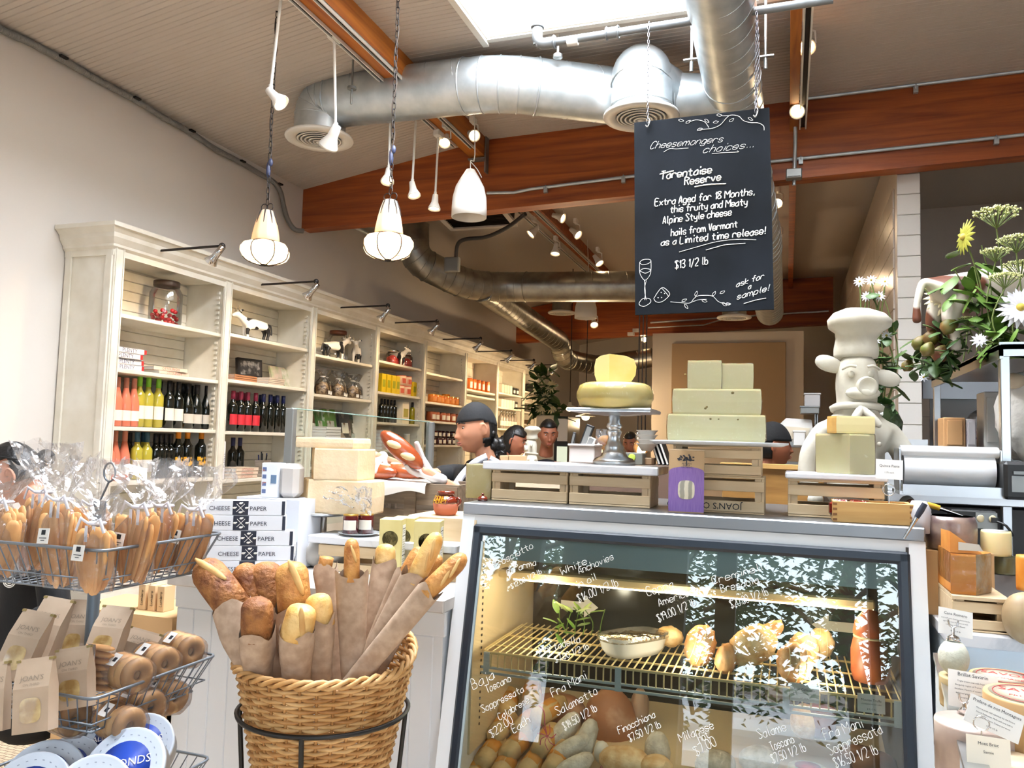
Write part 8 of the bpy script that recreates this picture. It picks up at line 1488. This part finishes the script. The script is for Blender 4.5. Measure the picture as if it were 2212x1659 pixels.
def person(name,label,hp,face,s,skin,torso=None,arms=(),shirt=None,loc=None,turn_up=(0,0,1),near=False):
    """hp: head centre; face: direction of the nose; torso: points with radii from neck down; arms: joint chains"""
    hp=V(hp); t=thing(name,label,'person',V((hp.x,hp.y,0)) if loc is None else loc); X=V(face).normalized(); Y=V(turn_up).cross(X).normalized(); Z=X.cross(Y); M=frame(hp,X,Y,Z); b=MB(); b.add([(x*s,y*s,z*s) for x,y,z in HV[0]],HV[1],M)
    for sg in(-1,1):
        Me=M@Matrix.Translation((-.008*s,sg*.079*s,-.008*s))@Matrix.Rotation(sg*-.45,4,'Z'); b.ell((0,0,0),(.019*s,.008*s,.033*s),14,10,M=Me); b.tube([(math.cos(a)*.016*s,sg*.007*s,math.sin(a)*.028*s) for a in[.2+k*.45 for k in range(10)]],.0042*s,6,M=Me)
    nk=[hp-Z*.06*s-X*.02*s,hp-Z*.13*s-X*.035*s,hp-Z*.2*s-X*.045*s+V((0,0,-.01))]
    b.tube(nk,[.052*s,.056*s,.066*s],14)
    J,E=[],[]
    if torso:
        for i,p in enumerate(torso): J.append(p); E+= [(i-1,i)] if i else []
        for (k,ch) in arms:
            pv=k
            for p in ch: J.append(p); E.append((pv,len(J)-1)); pv=len(J)-1
        vs,fs=grow(J,E,1); b.add(vs,fs)
    vs,fs=remesh(b.v,b.f,.0042*s if near else .006,1); b=MB(); b.add(vs,fs,None,True); body=b.obj('body',skin,t,world=True)
    for sg in(-1,1):
        e=MB(); c=M@V((.0725*s,sg*.031*s,.012*s)); e.ell(c,(.0115*s,.0115*s,.0095*s),12,8); e.obj('eye',mat('eye_white','#cfc6be',.3),t,world=True); e=MB(); c2=c+X*.0078*s-Z*.002*s; e.ell(c2,(.0055*s,)*3,8,6); e.obj('iris',mat('dark_iris','#1d120c',.2),t,world=True)
        e=MB(); e.tube([M@V((.0965*s,sg*.014*s,.033*s)),M@V((.0915*s,sg*.032*s,.039*s)),M@V((.0745*s,sg*.052*s,.033*s))],[.0028*s,.0042*s,.002*s],6); e.obj('eyebrow',mat('dark_hair','#140f0e',.6),t,world=True)
        e=MB(); e.tube([M@V((.083*s,sg*.02*s,.0165*s)),M@V((.0835*s,sg*.031*s,.0205*s)),M@V((.074*s,sg*.043*s,.0145*s))],.0022*s,5); e.obj('eyelid',mat('dark_hair','#140f0e',.6),t,world=True)
    e=MB()
    for z,x0 in((-.0592,.1085),(-.0695,.107)): e.tube(smooth([M@V(((x0-q*q*26)*s,q*s,z*s)) for q in(-.021,-.012,-.004,.004,.012,.021)],3),[.001*s]+[.0036*s]*14+[.001*s],6,caps=False)
    e.obj('lips',mat('lip_'+skin.name,'#9c5a4c',.45),t,world=True)
    return t,M,J,E
def shell(M,s,k,cond,m,name,t,vox=.006,amp=.0,extra=None):
    """hair or cap: an offset shell of the skull where cond(d) holds"""
    b=MB(); nu,nv=44,30; R_=(.098*s*k,.079*s*k,.123*s*k); idx={}; vs=[];fs=[]
    for i in range(nv+1):
        th=PI*i/nv
        for j in range(nu):
            ph=2*PI*j/nu; d=V((math.sin(th)*math.cos(ph),math.sin(th)*math.sin(ph),math.cos(th))); q=1+amp*noise.noise(d*6); vs.append(M@V((d.x*R_[0]*q,d.y*R_[1]*q,d.z*R_[2]*q))); idx[i,j]=d
    for i in range(nv):
        for j in range(nu):
            if cond((idx[i,j]+idx[i+1,(j+1)%nu])/2): fs.append((i*nu+j,(i+1)*nu+j,(i+1)*nu+(j+1)%nu,i*nu+(j+1)%nu))
    b.add(vs,fs,None,True)
    if extra: extra(b)
    o=b.obj(name,m,t,world=True); sm=o.modifiers.new('thick','SOLIDIFY'); sm.thickness=.008*s; sm.offset=0; return o
sk1=mat('warm_skin','#b98062',.5,col2='#c69072',scale=7,sss=.12); sk2=mat('tan_skin','#a0644a',.5,sss=.1); sk3=mat('light_skin','#c08a70',.5,sss=.1); m_hair=mat('black_hair','#0d0b0b',.45,bump=.4,bscale=60); m_blk=mat('black_cloth','#0e0f12',.85,bump=.15,bscale=50); m_navyp=mat('navy_cloth','#10141f',.85); m_glove=mat('white_glove','#d4ccc8',.6,bump=.25,bscale=35); m_strap=mat('white_strap','#d3d7e4',.8)
def P4(p,r,r2=None): return (p.x,p.y,p.z,r) if r2 is None else (p.x,p.y,p.z,r,r2)
# --- the server ---
SD=4.1; hp=at(1030,925,d=SD); fc=-R0*.88-F0*.36-U0*.10
sl,el,wl=at(1062,1025,d=3.98),at(1018,1085,d=3.75),at(938,1032,d=3.66); sr,er,wr_=at(985,1030,d=4.3),at(905,1030,d=4.15),at(822,990,d=3.85)
T=[P4(at(1040,1005,d=SD+.02),.07),P4(at(1042,1040,d=SD+.02),.12,.15),P4(at(1048,1100,d=SD+.03),.13,.16),P4(at(1052,1190,d=SD+.05),.13,.16),P4(at(1055,1290,d=SD+.05),.13,.16)]
A=[(1,[P4(sl,.062),P4(sl.lerp(el,.5),.052),P4(el,.043),P4(el.lerp(wl,.4),.041),P4(wl,.028),P4(wl+(wl-el).normalized()*.08,.022)]),(1,[P4(sr,.06),P4(er,.042),P4(er.lerp(wr_,.5),.039),P4(wr_,.027),P4(wr_+(wr_-er).normalized()*.07,.022)])]
sv,M,J,E=person('person','server in black skull cap and white gloves lifting a pretzel roll behind the counter',hp,fc,1.04,sk1,T,A,near=True)
shell(M,1.0,1.075,lambda d: d.z>.30-.36*max(0,-d.x)-.0*d.x,m_blk,'skull_cap',sv)
shell(M,1.0,1.05,lambda d: d.x<.12-.3*abs(d.z) and d.z<.35 and d.z>-.75 and not(abs(d.y)>.70 and d.z>-.42 and d.x>-.42),m_hair,'hair',sv,amp=.05)
b=MB(); q=random.Random(2)
for i in range(46):
    a=q.uniform(-.9,.9); p=M@V((-.078+q.uniform(-.03,.02),.07*math.sin(a)*1.1,-.03-q.uniform(0,.11))); b.ell(p,(.02,.02,.02),8,6)
    b.tube(smooth([p,p+V((q.uniform(-.02,.02),q.uniform(-.02,.02),-.018)),p+V((q.uniform(-.03,.03),q.uniform(-.02,.02),-.032))],3),[.006]*9,5)
v,f=remesh(b.v,b.f,.006,1); b=MB(); b.add(v,f,None,True); b.obj('curls',m_hair,sv,world=True)
# stubble shade along the jaw is part of the skin colour; shirt, apron straps, gloves
def garment(name,J,E,m,t,lv=2):
    v,f=grow(J,E,lv); b=MB(); b.add(v,f,None,True); return b.obj(name,m,t,world=True)
g=.016; TS=[P4(at(1037,988,d=SD+.03),.066),P4(at(1040,1006,d=SD+.02),.085,.095),P4(at(1042,1040,d=SD+.02),.135,.17),P4(at(1048,1100,d=SD+.03),.145,.175),P4(at(1052,1190,d=SD+.05),.145,.175),P4(at(1055,1300,d=SD+.05),.145,.175)]
AS=[P4(sl,.08),P4(sl.lerp(el,.5),.07),P4(sl.lerp(el,.85),.062)]; AR=[P4(sr,.078),P4(sr.lerp(er,.6),.062)]
garment('shirt',TS+AS+AR,[(0,1),(1,2),(2,3),(3,4),(4,5),(2,6),(6,7),(7,8),(2,9),(9,10)],m_blk,sv)
def strip(name,pts,w,m,t,nrm):
    b=MB(); pts=smooth([V(p) for p in pts],5); vs=[]
    for i,p in enumerate(pts):
        d=(pts[min(i+1,len(pts)-1)]-pts[max(i-1,0)]).normalized(); s_=d.cross(V(nrm)).normalized(); vs+=[p-s_*w/2,p+s_*w/2,p+s_*w/2+V(nrm)*.004,p-s_*w/2+V(nrm)*.004]
    fs=[]
    for i in range(len(pts)-1):
        for j in range(4): fs.append((i*4+j,i*4+(j+1)%4,(i+1)*4+(j+1)%4,(i+1)*4+j))
    b.add(vs,fs,None,True); return b.obj(name,m,t,world=True)
strip('apron_strap',[at(1052,986,d=3.98),at(1025,1000,d=3.93),at(1000,1025,d=3.9),at(984,1050,d=3.87),at(976,1078,d=3.86)],.035,m_strap,sv,-F0); strip('apron_strap',[at(1058,990,d=3.95),at(1080,1003,d=3.93),at(1088,1020,d=3.95)],.03,m_strap,sv,-F0); strip('apron_bib',[at(1006,1068,d=3.86),at(1010,1120,d=3.86),at(1016,1180,d=3.88)],.1,m_strap,sv,-F0)
def hand(M,curl,spread,m,name,t,thumb=(.02,.05,-.02),s=1.0,cuff=True):
    J=[(-.05,0,0,.031,.034),(0,0,0,.027,.03),(.045,0,0,.034,.019),(.075,0,0,.036,.017)]; E=[(0,1),(1,2),(2,3)]
    for k,(y,L) in enumerate(((-.03,.06),(-.011,.074),(.010,.078),(.030,.07))):
        a=-.15; p=V((.085,y,.0)); J.append((p.x,p.y,p.z,.0115)); E.append((3,len(J)-1))
        for seg in range(3):
            a+=curl*(.55,.9,.7)[seg]; l=L*(.45,.32,.23)[seg]; p=p+V((math.cos(a)*l,(y*spread)*l*6,-math.sin(a)*l)); J.append((p.x,p.y,p.z,.0105-.001*seg)); E.append((len(J)-2,len(J)-1))
    J.append((.03,.034,-.004,.015)); E.append((2,len(J)-1)); J.append((.03+thumb[0],.034+thumb[1]*.6,thumb[2]*.6,.0125)); E.append((len(J)-2,len(J)-1)); J.append((.03+thumb[0]*2.2,.034+thumb[1],thumb[2]*1.6,.0105)); E.append((len(J)-2,len(J)-1))
    J=[(a*s,b_*s,c*s)+tuple(r*s for r in rr) for a,b_,c,*rr in J]; v,f=grow(J,E,2); b=MB(); b.add([M@V(p) for p in v],f,None,True); return b.obj(name,m,t,world=True)
# near glove: palm open upwards under the lifted roll; far glove: fingers over the roll on the parchment
pr=at(868,972,d=3.6); dr=(at(838,946,d=3.6)-at(900,1000,d=3.6)).normalized()
pretzel(pr,dr,.25,.042,'pretzel roll with two pale slashes lifted up in the gloved hand',2,up=-F0,side=0)
x=(at(868,1002,d=3.62)-wl).normalized(); zdir=-(U0*.8+F0*-.35-R0*.3); zz2=(zdir-x*zdir.dot(x)).normalized(); hand(frame(wl-x*.01,x,zz2.cross(x),zz2),.42,.3,m_glove,'glove',sv,thumb=(.045,.035,-.05),s=1.18)
x=(at(795,1006,d=3.7)-wr_).normalized(); zdir=U0*.9-F0*.4; zz2=(zdir-x*zdir.dot(x)).normalized(); hand(frame(wr_,x,zz2.cross(x),zz2),.5,.25,m_glove,'glove',sv,thumb=(.04,.02,-.05),s=1.12)
# --- customer with sunglasses on her hair ---
hp=at(33,1022,d=3.15); fc=-R0*.9-F0*.25-U0*.32
T=[P4(at(62,1110,d=3.2),.06),P4(at(70,1180,d=3.25),.12,.15),P4(at(75,1290,d=3.25),.12,.15),P4(at(75,1400,d=3.25),.13,.16),P4(at(72,1600,d=3.3),.15,.16)]
A=[(1,[P4(at(110,1190,d=3.1),.055),P4(at(118,1330,d=3.05),.045),P4(at(40,1345,d=2.9),.035)]),(1,[P4(at(30,1190,d=3.4),.055),P4(at(20,1330,d=3.3),.045)])]
wm_,M,J,E=person('person','woman in black with dark sunglasses pushed up on her black hair, looking down',hp,fc,.95,sk3,T,A,near=True)
shell(M,.95,1.06,lambda d: (d.z>.52-.3*max(0,-d.x) and d.x<.62) or (d.x<-.12 and d.z>-.35) ,m_hair,'hair',wm_,amp=.02)
b=MB(); b.ell(M@V((-.12,0,.02)),(.035,.035,.035),12,8); b.obj('hair_knot',m_hair,wm_,world=True)
for sg in(-1,1): b=MB(); b.ell((0,0,0),(.006,.026,.02),14,8,M=M@Matrix.Translation((.075,sg*.03,.105))@Matrix.Rotation(-.75,4,'Y')); b.obj('lens',mat('dark_lens','#1b1b22',.08,coat=.5),wm_,world=True)
b=MB(); 
for sg in(-1,1): b.tube([M@V((.07,sg*.055,.1)),M@V((0,sg*.08,.07)),M@V((-.05,sg*.08,.04))],.0035,6)
b.tube([M@V((.08,-.01,.108)),M@V((.082,0,.112)),M@V((.08,.01,.108))],.003,6); b.obj('temples',m_black,wm_,world=True)
garment('black_shirt',[P4(at(62,1120,d=3.2),.075),P4(at(70,1180,d=3.25),.135,.165),P4(at(75,1290,d=3.25),.135,.165),P4(at(75,1400,d=3.25),.145,.175),P4(at(72,1600,d=3.3),.16,.175),P4(at(110,1190,d=3.1),.07),P4(at(118,1330,d=3.05),.06),P4(at(70,1342,d=2.93),.05),P4(at(30,1190,d=3.4),.07),P4(at(20,1330,d=3.3),.06)],[(0,1),(1,2),(2,3),(3,4),(1,5),(5,6),(6,7),(1,8),(8,9)],m_blk,wm_)
b=MB(); c=at(20,1256,d=2.98); 
for r in(.008,.016,.022): ring(b,c,F0,r,.0022,n=20)
b.obj('badge_print',m_paper,wm_,world=True)
# --- man in navy polo ---
def simple(label,u,v,d,fc,skin,shirt,hair,s=1.0,width=.2,hairc=None,dz=0,body=True,cap=None,beard=False):
    hp=at(u,v,d=d); D=V((hp.x,hp.y,0)); dn=lambda z,r,r2=None,o=V((0,0,0)): (hp.x+o.x,hp.y+o.y,hp.z+z,r) if r2 is None else (hp.x+o.x,hp.y+o.y,hp.z+z,r,r2)
    X=V(fc); X.z=0; X.normalize(); sd=V((-X.y,X.x,0)); bk=-X*.05*s
    T=[dn(-.2*s,.06,None,bk),dn(-.33*s,.11,.15,bk),dn(-.55*s,.12,.17,bk),dn(-.8*s,.12,.16,bk)]
    J=[dn(-.3*s,.055,None,bk+sd*width),dn(-.58*s,.045,None,bk+sd*(width+.05)),dn(-.78*s,.037,None,bk+sd*(width+.02)+X*.12)],[dn(-.3*s,.055,None,bk-sd*width),dn(-.58*s,.045,None,bk-sd*(width+.05)),dn(-.78*s,.037,None,bk-sd*(width+.02)+X*.12)]
    t,M,_,_=person('person',label,hp,fc,s,skin,T,[(1,J[0]),(1,J[1])])
    G=[dn(-.215*s,.07,None,bk),dn(-.33*s,.125,.165,bk),dn(-.55*s,.135,.185,bk),dn(-.85*s,.14,.175,bk)]+[(p[0],p[1],p[2],p[3]+.018) for p in J[0][:2]]+[(p[0],p[1],p[2],p[3]+.018) for p in J[1][:2]]
    garment('shirt',G,[(0,1),(1,2),(2,3),(1,4),(4,5),(1,6),(6,7)],shirt,t); b=MB(); 
    for sg in(-1,1): b.tube([(hp.x+bk.x+sd.x*sg*.09,hp.y+bk.y+sd.y*sg*.09,hp.z-.85*s),(hp.x+sd.x*sg*.1,hp.y+sd.y*sg*.1,.05)],[.09,.06],10)
    b.obj('trousers',m_navyp,t,world=True,kind=None)
    shell(M,s,1.055,hair,m_hair,'hair',t,amp=.02)
    if cap: shell(M,s,1.09,cap,m_blk,'cap',t)
    return t,M
short=lambda d: d.z>.5+.12*max(0,d.x)-.75*max(0,-d.x) and d.z>-.35
t,M=simple('man in a navy polo shirt with sunglasses hung at the collar, looking down',1184,937,7.0,-F0*1-U0*.22+R0*.1,sk2,m_navyp,short); b=MB()
for dz,sg in((0,-1),(-.0,1)): b.ell(M@V((.075,sg*.022,-.33)),(.008,.02,.016),10,6)
b.obj('hung_sunglasses',mat('gold_frame','#6f5a36',.3,.6),t,world=True)
long_=lambda d: (d.z>.45 and d.x<.75) or d.x<.05
t,M=simple('dark haired woman in white seen in profile, looking down behind the server',1112,952,6.3,R0*.85-F0*.25-U0*.3,sk2,mat('white_shirt','#c9c0b4',.8),long_,.95); b=MB(); b.ell(M@V((-.06,0,-.1)),(.06,.075,.12),14,10); b.obj('hair_tail',m_hair,t,world=True)
simple('dark haired man far back between the stands, looking down',1362,957,8.6,-F0-U0*.3-R0*.4,sk2,mat('brown_shirt','#5d4632',.8),short,.95)
simple('cook in a black cap in profile behind the cheese tower',1668,962,4.6,R0*.98-F0*.1-U0*.05,sk2,m_blk,lambda d: d.x<-.1 and d.z>-.6,1.0,cap=lambda d: d.z>.18-.25*max(0,-d.x))
simple('cook with dark curly hair half hidden behind the steel post',2116,930,5.2,-R0*.4-F0*.8,mat('deep_skin','#5e3a2a',.5),m_blk,lambda d: d.z>.1 or d.x<0,1.0)
# ================= things deep in the room =================
m_cab=mat('cream_cabinet','#d9cdb6',.5); yb2=9.6
def stand_box(name,label,u0,u1,v0,v1,y,dep,m,cat,z0=None,parts=None,bev=.004):
    x0,x1=at(u0,(v0+v1)/2,y=y).x,at(u1,(v0+v1)/2,y=y).x; zt=at((u0+u1)/2,v0,y=y).z; zb=at((u0+u1)/2,v1,y=y).z if z0 is None else z0
    t=thing(name,label,cat,((x0+x1)/2,y,zb)); b=MB(); b.box(((x0+x1)/2,y+dep/2,(zt+zb)/2),(x1-x0,dep,zt-zb),bev=bev); b.obj('body',m,t,world=True); return t,x0,x1,zb,zt
t,x0,x1,zb,zt=stand_box('tall_cabinet','tall cream cabinet with a plant on top at the far end of the book case',1158,1197,897,1000,yb2,.6,m_cab,'cabinet',0)
b=MB(); b.box(((x0+x1)/2,yb2-.008,zt*.5),((x1-x0)*.9,.016,zt*.9),bev=.004); b.obj('door',m_cab,t,world=True)
t,x0,x1,zb2,zt2=stand_box('drinks_fridge','black drinks fridge with a lit glass door behind the man in navy',1197,1226,899,1000,yb2,.6,m_black,'fridge',0)
b=MB(); b.box(((x0+x1)/2+.02,yb2-.006,zt2-.17),((x1-x0)*.75,.012,.28)); b.obj('sign_panel',m_paper,t,world=True); b=MB(); b.box(((x0+x1)/2+.02,yb2-.006,zt2-.75),((x1-x0)*.75,.012,.75)); b.obj('glass_door',mat('fridge_glow','#b9c4b4',.2,emit='#dfe8cf',es=.7),t,world=True)
pv=V((at(1172,890,y=yb2).x,yb2+.2,zt+.005)); foliage('tall_plant','dark leafy plant with pale blooms on top of the tall cream cabinet',[at(u,v,y=yb2) for u,v in((1160,800),(1172,795),(1180,830),(1190,860),(1165,840),(1200,885),(1158,870))],90,.2,.055,m_dg,pv,21,.1,'plant')
for i,(u,v) in enumerate(((1190,835),(1176,860),(1192,880),(1168,882))): daisy(u,v,yb2,pv,.09,'big pale bloom in the plant on the cream cabinet, %s'%ORD[i],m_cream,12,m_cream,None,2)
for i,(u,v,lb) in enumerate(((1231,880,'small white saucer lamp glowing beside the cake stand, nearer the fridge'),(1265,899,'small white saucer lamp glowing just under the square plate'))):
    c=at(u,v,y=10.5); t=thing('saucer_lamp',lb,'pendant lamp',c,0,'saucer lamps'); b=MB(); b.lathe([(.02,.07),(.03,.03),(.13,.0),(.132,-.004),(.03,.02),(.001,.03)],24,c); b.obj('shade',mat('lamp_enamel','#e6dcc8',.4),t,world=True); b=MB(); b.ell(c-V((0,0,.015)),(.055,.055,.04),12,8); b.obj('bulb',m_bulb,t,world=True); b=MB(); b.cyl(c+V((0,0,.06)),V((c.x,c.y,zc(c.x)-.07)),.006,6); b.obj('cord',m_iron,t,world=True); lamp('POINT',c-V((0,0,.1)),45,WARM,.05)
# rear service counter with bin, menus, scales, bowls
zk2=at(1330,1003,y=4.6).z; xa_,xb_=at(1218,1003,y=4.6).x,at(1452,1003,y=4.6).x; b=MB(); b.box(((xa_+xb_)/2,4.85,zk2/2),(xb_-xa_,.6,zk2)); o=b.obj('service_counter',mat('dark_service_counter','#6b5548',.6),loc=((xa_+xb_)/2,4.85,0)); tag(o,'brown service counter behind the marble slab','counter')
t,x0,x1,zb,zt=stand_box('white_bin','white square bin holding black menus on the service counter',1229,1284,963,1002,4.6,.2,mat('bin_white','#ddd6d2',.5),'bin',zk2+.001); b=MB(); b.box(((x0+x1)/2,4.69,zt+.004),((x1-x0)+.012,.21,.014),bev=.004); b.obj('rim',mat('bin_white','#ddd6d2',.5),t,world=True)
for i,(u0,v0,u1,v1,lb,m) in enumerate(((1258,968,1274,925,'tall black menu leaning in the white bin',m_black),(1235,965,1241,938,'thin dark folder in the white bin',m_black),(1270,968,1279,948,'white cardholder tilted in the white bin',m_paper))):
    a,c=at(u0,v0,y=4.68),at(u1,v1,y=4.68); t=thing('menu',lb,'menu',a); d=(c-a); b=MB(); M=frame(a+d*.3,d.normalized(),V((0,1,0))); b.box((d.length*.2,0,0),(d.length*1.3,.02,.05 if i!=1 else .02),M=M,bev=.003); b.obj('board',m,t,world=True); b=MB(); b.box((d.length*.2,-.011,0),(d.length*1.1,.002,.03 if i!=1 else .012),M=M); b.obj('page',m_grey,t,world=True)
for i in range(4):
    c=at(1395,1000,y=4.75); b=MB(); z=zk2+.08+i*.026; b.lathe([(.03,0),(.062,.045),(.066,.046),(.06,.04),(.001,.006)],22); o=b.obj('white_bowl',mat('white_china','#e3e0da',.2)); o.location=(c.x,4.78,z); tag(o,'white bowl in the stack behind the round plate, %s'%['lowest','second','third','topmost'][i],'bowl','stacked white bowls')
t,x0,x1,zb,zt=stand_box('wood_block','brown block under the stacked white bowls',1382,1408,989,1003,4.7,.16,mat('brown_block','#8a6f52',.6),'block',zk2+.001); 
t,x0,x1,zb,zt=stand_box('card_terminal','grey card terminal with a green sticker behind the cake stand stem',1350,1388,978,1001,4.62,.12,mat('terminal_grey','#6e7068',.5),'terminal',zk2+.001); b=MB(); b.ell(((x0*.6+x1*.4),4.615,(zb*.4+zt*.6)),(.022,.004,.022),12,8); b.obj('sticker',mat('green_sticker','#a9c04a',.5),t,world=True)
for i in range(3):
    c=at(1425+9*i,990,y=4.8); t=thing('ledger','black ledger leaning beside the purple box, %s'%ORD[i],'book',(c.x,4.8,zk2+.001),0,'black ledgers'); M=Matrix.Rotation(-.35,4,'Y'); b=MB(); b.box((0,.08,.07),(.018,.16,.14),M=M,bev=.002); b.obj('cover',m_black,t); b=MB(); b.box((0,-.001,.07),(.01,.004,.13),M=M); b.obj('pages',m_paper,t)
for i,(u,y) in enumerate(((1377,6.6),(1385,6.5),(1393,6.6))):
    c=at(u,962 if i!=1 else 970,y=y); t=thing('bulb_pendant','bare bulb pendant on a long cord, %s of the cluster behind the plate'%ORD[i],'pendant lamp',c,0,'bare bulb pendants'); b=MB(); b.lathe([(.001,-.07),(.025,-.055),(.035,-.02),(.025,.02),(.014,.04)],14,c); b.obj('bulb',m_bulb if i==1 else mat('clear_bulb','#b98a5a',.1,coat=.5),t,world=True); b=MB(); b.lathe([(.018,.04),(.018,.1),(.006,.12)],12,c); b.obj('socket',m_chrome,t,world=True); b=MB(); b.cyl(c+V((0,0,.1)),V((c.x,c.y,zc(c.x)-.012)),.005,6); b.obj('cord',m_iron,t,world=True)
for u0,u1,lb in((1079,1097,'kraft pastry box nearer the server on the far counter'),(1098,1137,'wide kraft pastry box beside the small statue')): stand_box('pastry_box',lb,u0,u1,984,1004,4.95,.2,m_krb,'box',1.241)
t,x0,x1,zb,zt=stand_box('cake_display','clear cake box with pastries behind the cake stand',1286,1318,926,985,5.6,.25,clear('acrylic',gloss=.03,mul=.8),'display'); b=MB(); b.box(((x0+x1)/2,5.7,zb+.06),((x1-x0)*.8,.2,.03)); b.ell(((x0+x1)/2,5.7,zb+.11),(.06,.06,.04),12,8); b.obj('pastry',m_toast,t,world=True); b=MB(); b.box(((x0+x1)/2,5.72,zb/2),(.4,.4,zb-.004)); o=b.obj('display_stand',m_cab,loc=((x0+x1)/2,5.72,0)); tag(o,'cream pedestal under the clear cake box','stand')
# honey brown board and cook's shelves behind the crates
t,x0,x1,zb,zt=stand_box('wooden_partition','honey brown low wooden partition behind the crates',1560,1780,1006,1100,3.9,.04,mat('honey_board','#a87d42',.5,col2='#8a6231',scale=4,stretch=(1,6,6)),'partition',0)
b=MB(); b.box(((x0+x1)/2,3.95,zt-.004),(x1-x0+.02,.14,.02)); b.obj('cap',m_tray,t,world=True)
for v0,v1,lb in((955,966,'upper stainless shelf rail on the white wall behind the cook'),(1000,1008,'lower stainless shelf rail on the white wall behind the cook')):
    x0,x1=at(1640,960,y=6.0).x,at(1945,960,y=6.0).x; z=at(1720,(v0+v1)/2,y=6.0).z; t=thing('rail_rack',lb,'shelf',((x0+x1)/2,6.1,z)); b=MB(); b.box(((x0+x1)/2,6.12,z),(x1-x0-.03,.24,.04),bev=.004); b.obj('board',m_steel,t,world=True); b=MB(); b.box((x1-.1,6.12,z/2),(.04,.04,z-.04)); b.box((x0+.05,6.12,z/2),(.04,.04,z-.04)); b.obj('legs',m_steel,t,world=True)
zu=at(1720,955,y=6.0).z+.002; c=at(1724,930,y=6.05); zl_=at(1720,1000,y=6.0).z; t=thing('paper_scoop','folded cream paper tray standing on the upper rail','paper tray',(c.x,6.1,zu)); b=MB(); M=frame((c.x,6.1,zu),(1,0,0),(0,0,1)); b.prism([(-.09,0),(.08,0),(.1,.1),(.09,.16),(-.08,.17),(-.13,.12),(-.13,.07)],0,.02,M); b.obj('tray',m_paper,t,world=True); b=MB(); b.prism([(-.08,.02),(.06,.02),(.08,.1),(-.09,.11)],.02,.03,M); b.obj('fold',m_cab,t,world=True)
for u0,u1,v0,v1,y,lb,m in((1714,1739,933,963,5.9,'white square canister below the upper rail',m_paper),(1738,1772,852,878,6.02,'clear stack of lids above the cream paper tray',mat('lid_stack','#a9a5a3',.3)),(1729,1770,880,893,6.0,'grey bus tray under the stack of lids',m_grey),(1740,1770,962,975,5.85,'grey lower tray under the white canister',m_grey)):
    t,x0,x1,zb,zt=stand_box('canister',lb,u0,u1,v0,v1,y,.2,m,'container'); b=MB(); b.box(((x0+x1)/2,y+.1,zt+.004),((x1-x0)+.01,.21,.012),bev=.003); b.obj('lid',m,t,world=True); b=MB(); zq=zu-.04 if v0<900 else zl_; b.box((x1-.02,6.12,(zb+zq)/2),(.015,.015,zb-zq)); b.obj('support',m_steel,t,world=True)
# kitchen: dark pass opening, goods behind the steel frame
yk2=6.6; x0,x1=at(2010,900,y=yk2).x,at(2165,900,y=yk2).x; z0,z1=at(2090,968,y=yk2).z,at(2090,862,y=yk2).z; t=thing('pass_opening','dark panel put in for the shaded kitchen pass opening behind the steel frame','panel',((x0+x1)/2,yk2,0)); b=MB(); b.box(((x0+x1)/2,yk2+.03,(z0+z1)/2),(x1-x0,.02,z1-z0)); b.obj('glass',mat('pass_shade','#3a342f',.15),t,world=True); b=MB(); b.box(((x0+x1)/2,yk2+.02,z1+.07),(x1-x0+.1,.05,.14)); b.box(((x0+x1)/2,yk2+.02,z0/2),(x1-x0+.1,.05,z0)); b.obj('frame',mat('blue_grey_panel','#9aa2ab',.4),t,world=True)  # the 'glass' is a dark sheet painted as the opening's shade
for u0,u1,v0,v1,lb,m in((2038,2086,902,968,'plain wooden box standing in the kitchen pass',mat('box_wood','#b98d5e',.6)),(2088,2110,905,967,'white carton with purple flower print in the kitchen pass',mat('flower_print','#d9d3d6',.6,col2='#6a5a96',scale=14,lo=.55,hi=.6)),(2126,2160,846,968,'tall white paper bag leaning at the steel post',m_paper)):
    t,x0,x1,zb,zt=stand_box('kitchen_box',lb,u0,u1,v0,v1,4.4,.16,m,'box'); b=MB(); b.box(((x0+x1)/2,4.395,(zb+zt)/2),((x1-x0)*.7,.01,(zt-zb)*.8),bev=.002); b.obj('front_panel',m,t,world=True)
zz3=at(2090,968,y=4.4).z; b=MB(); b.box((1.35,4.5,zz3/2),(1.4,.3,zz3-.004)); o=b.obj('kitchen_ledge',m_grey,loc=(1.35,4.5,0)); tag(o,'grey kitchen ledge under the wooden box and white bag','ledge')
c=at(2205,900,y=3.5); t=lump('rough_statue','rough white bark textured animal figure behind the steel post','statue',V((c.x+.02,3.5,c.z)),(.1,.12,.17),mat('white_bark','#d6d2cb',.8,col2='#8a837a',scale=14,lo=.55,hi=.75,bump=.5,bscale=30),amp=.2); b=MB(); b.ell(V((c.x-.04,3.42,c.z+.13)),(.04,.04,.03),10,7); b.obj('muzzle',mat('pale_wood','#b9a68c',.7),t,world=True); b=MB(); b.box((c.x+.1,3.5,c.z-.18),(.5,.4,.02)); o=b.obj('steel_ledge',m_steel,loc=(c.x+.1,3.5,c.z-.18)); tag(o,'stainless ledge inside the shelf frame under the rough white figure','ledge')
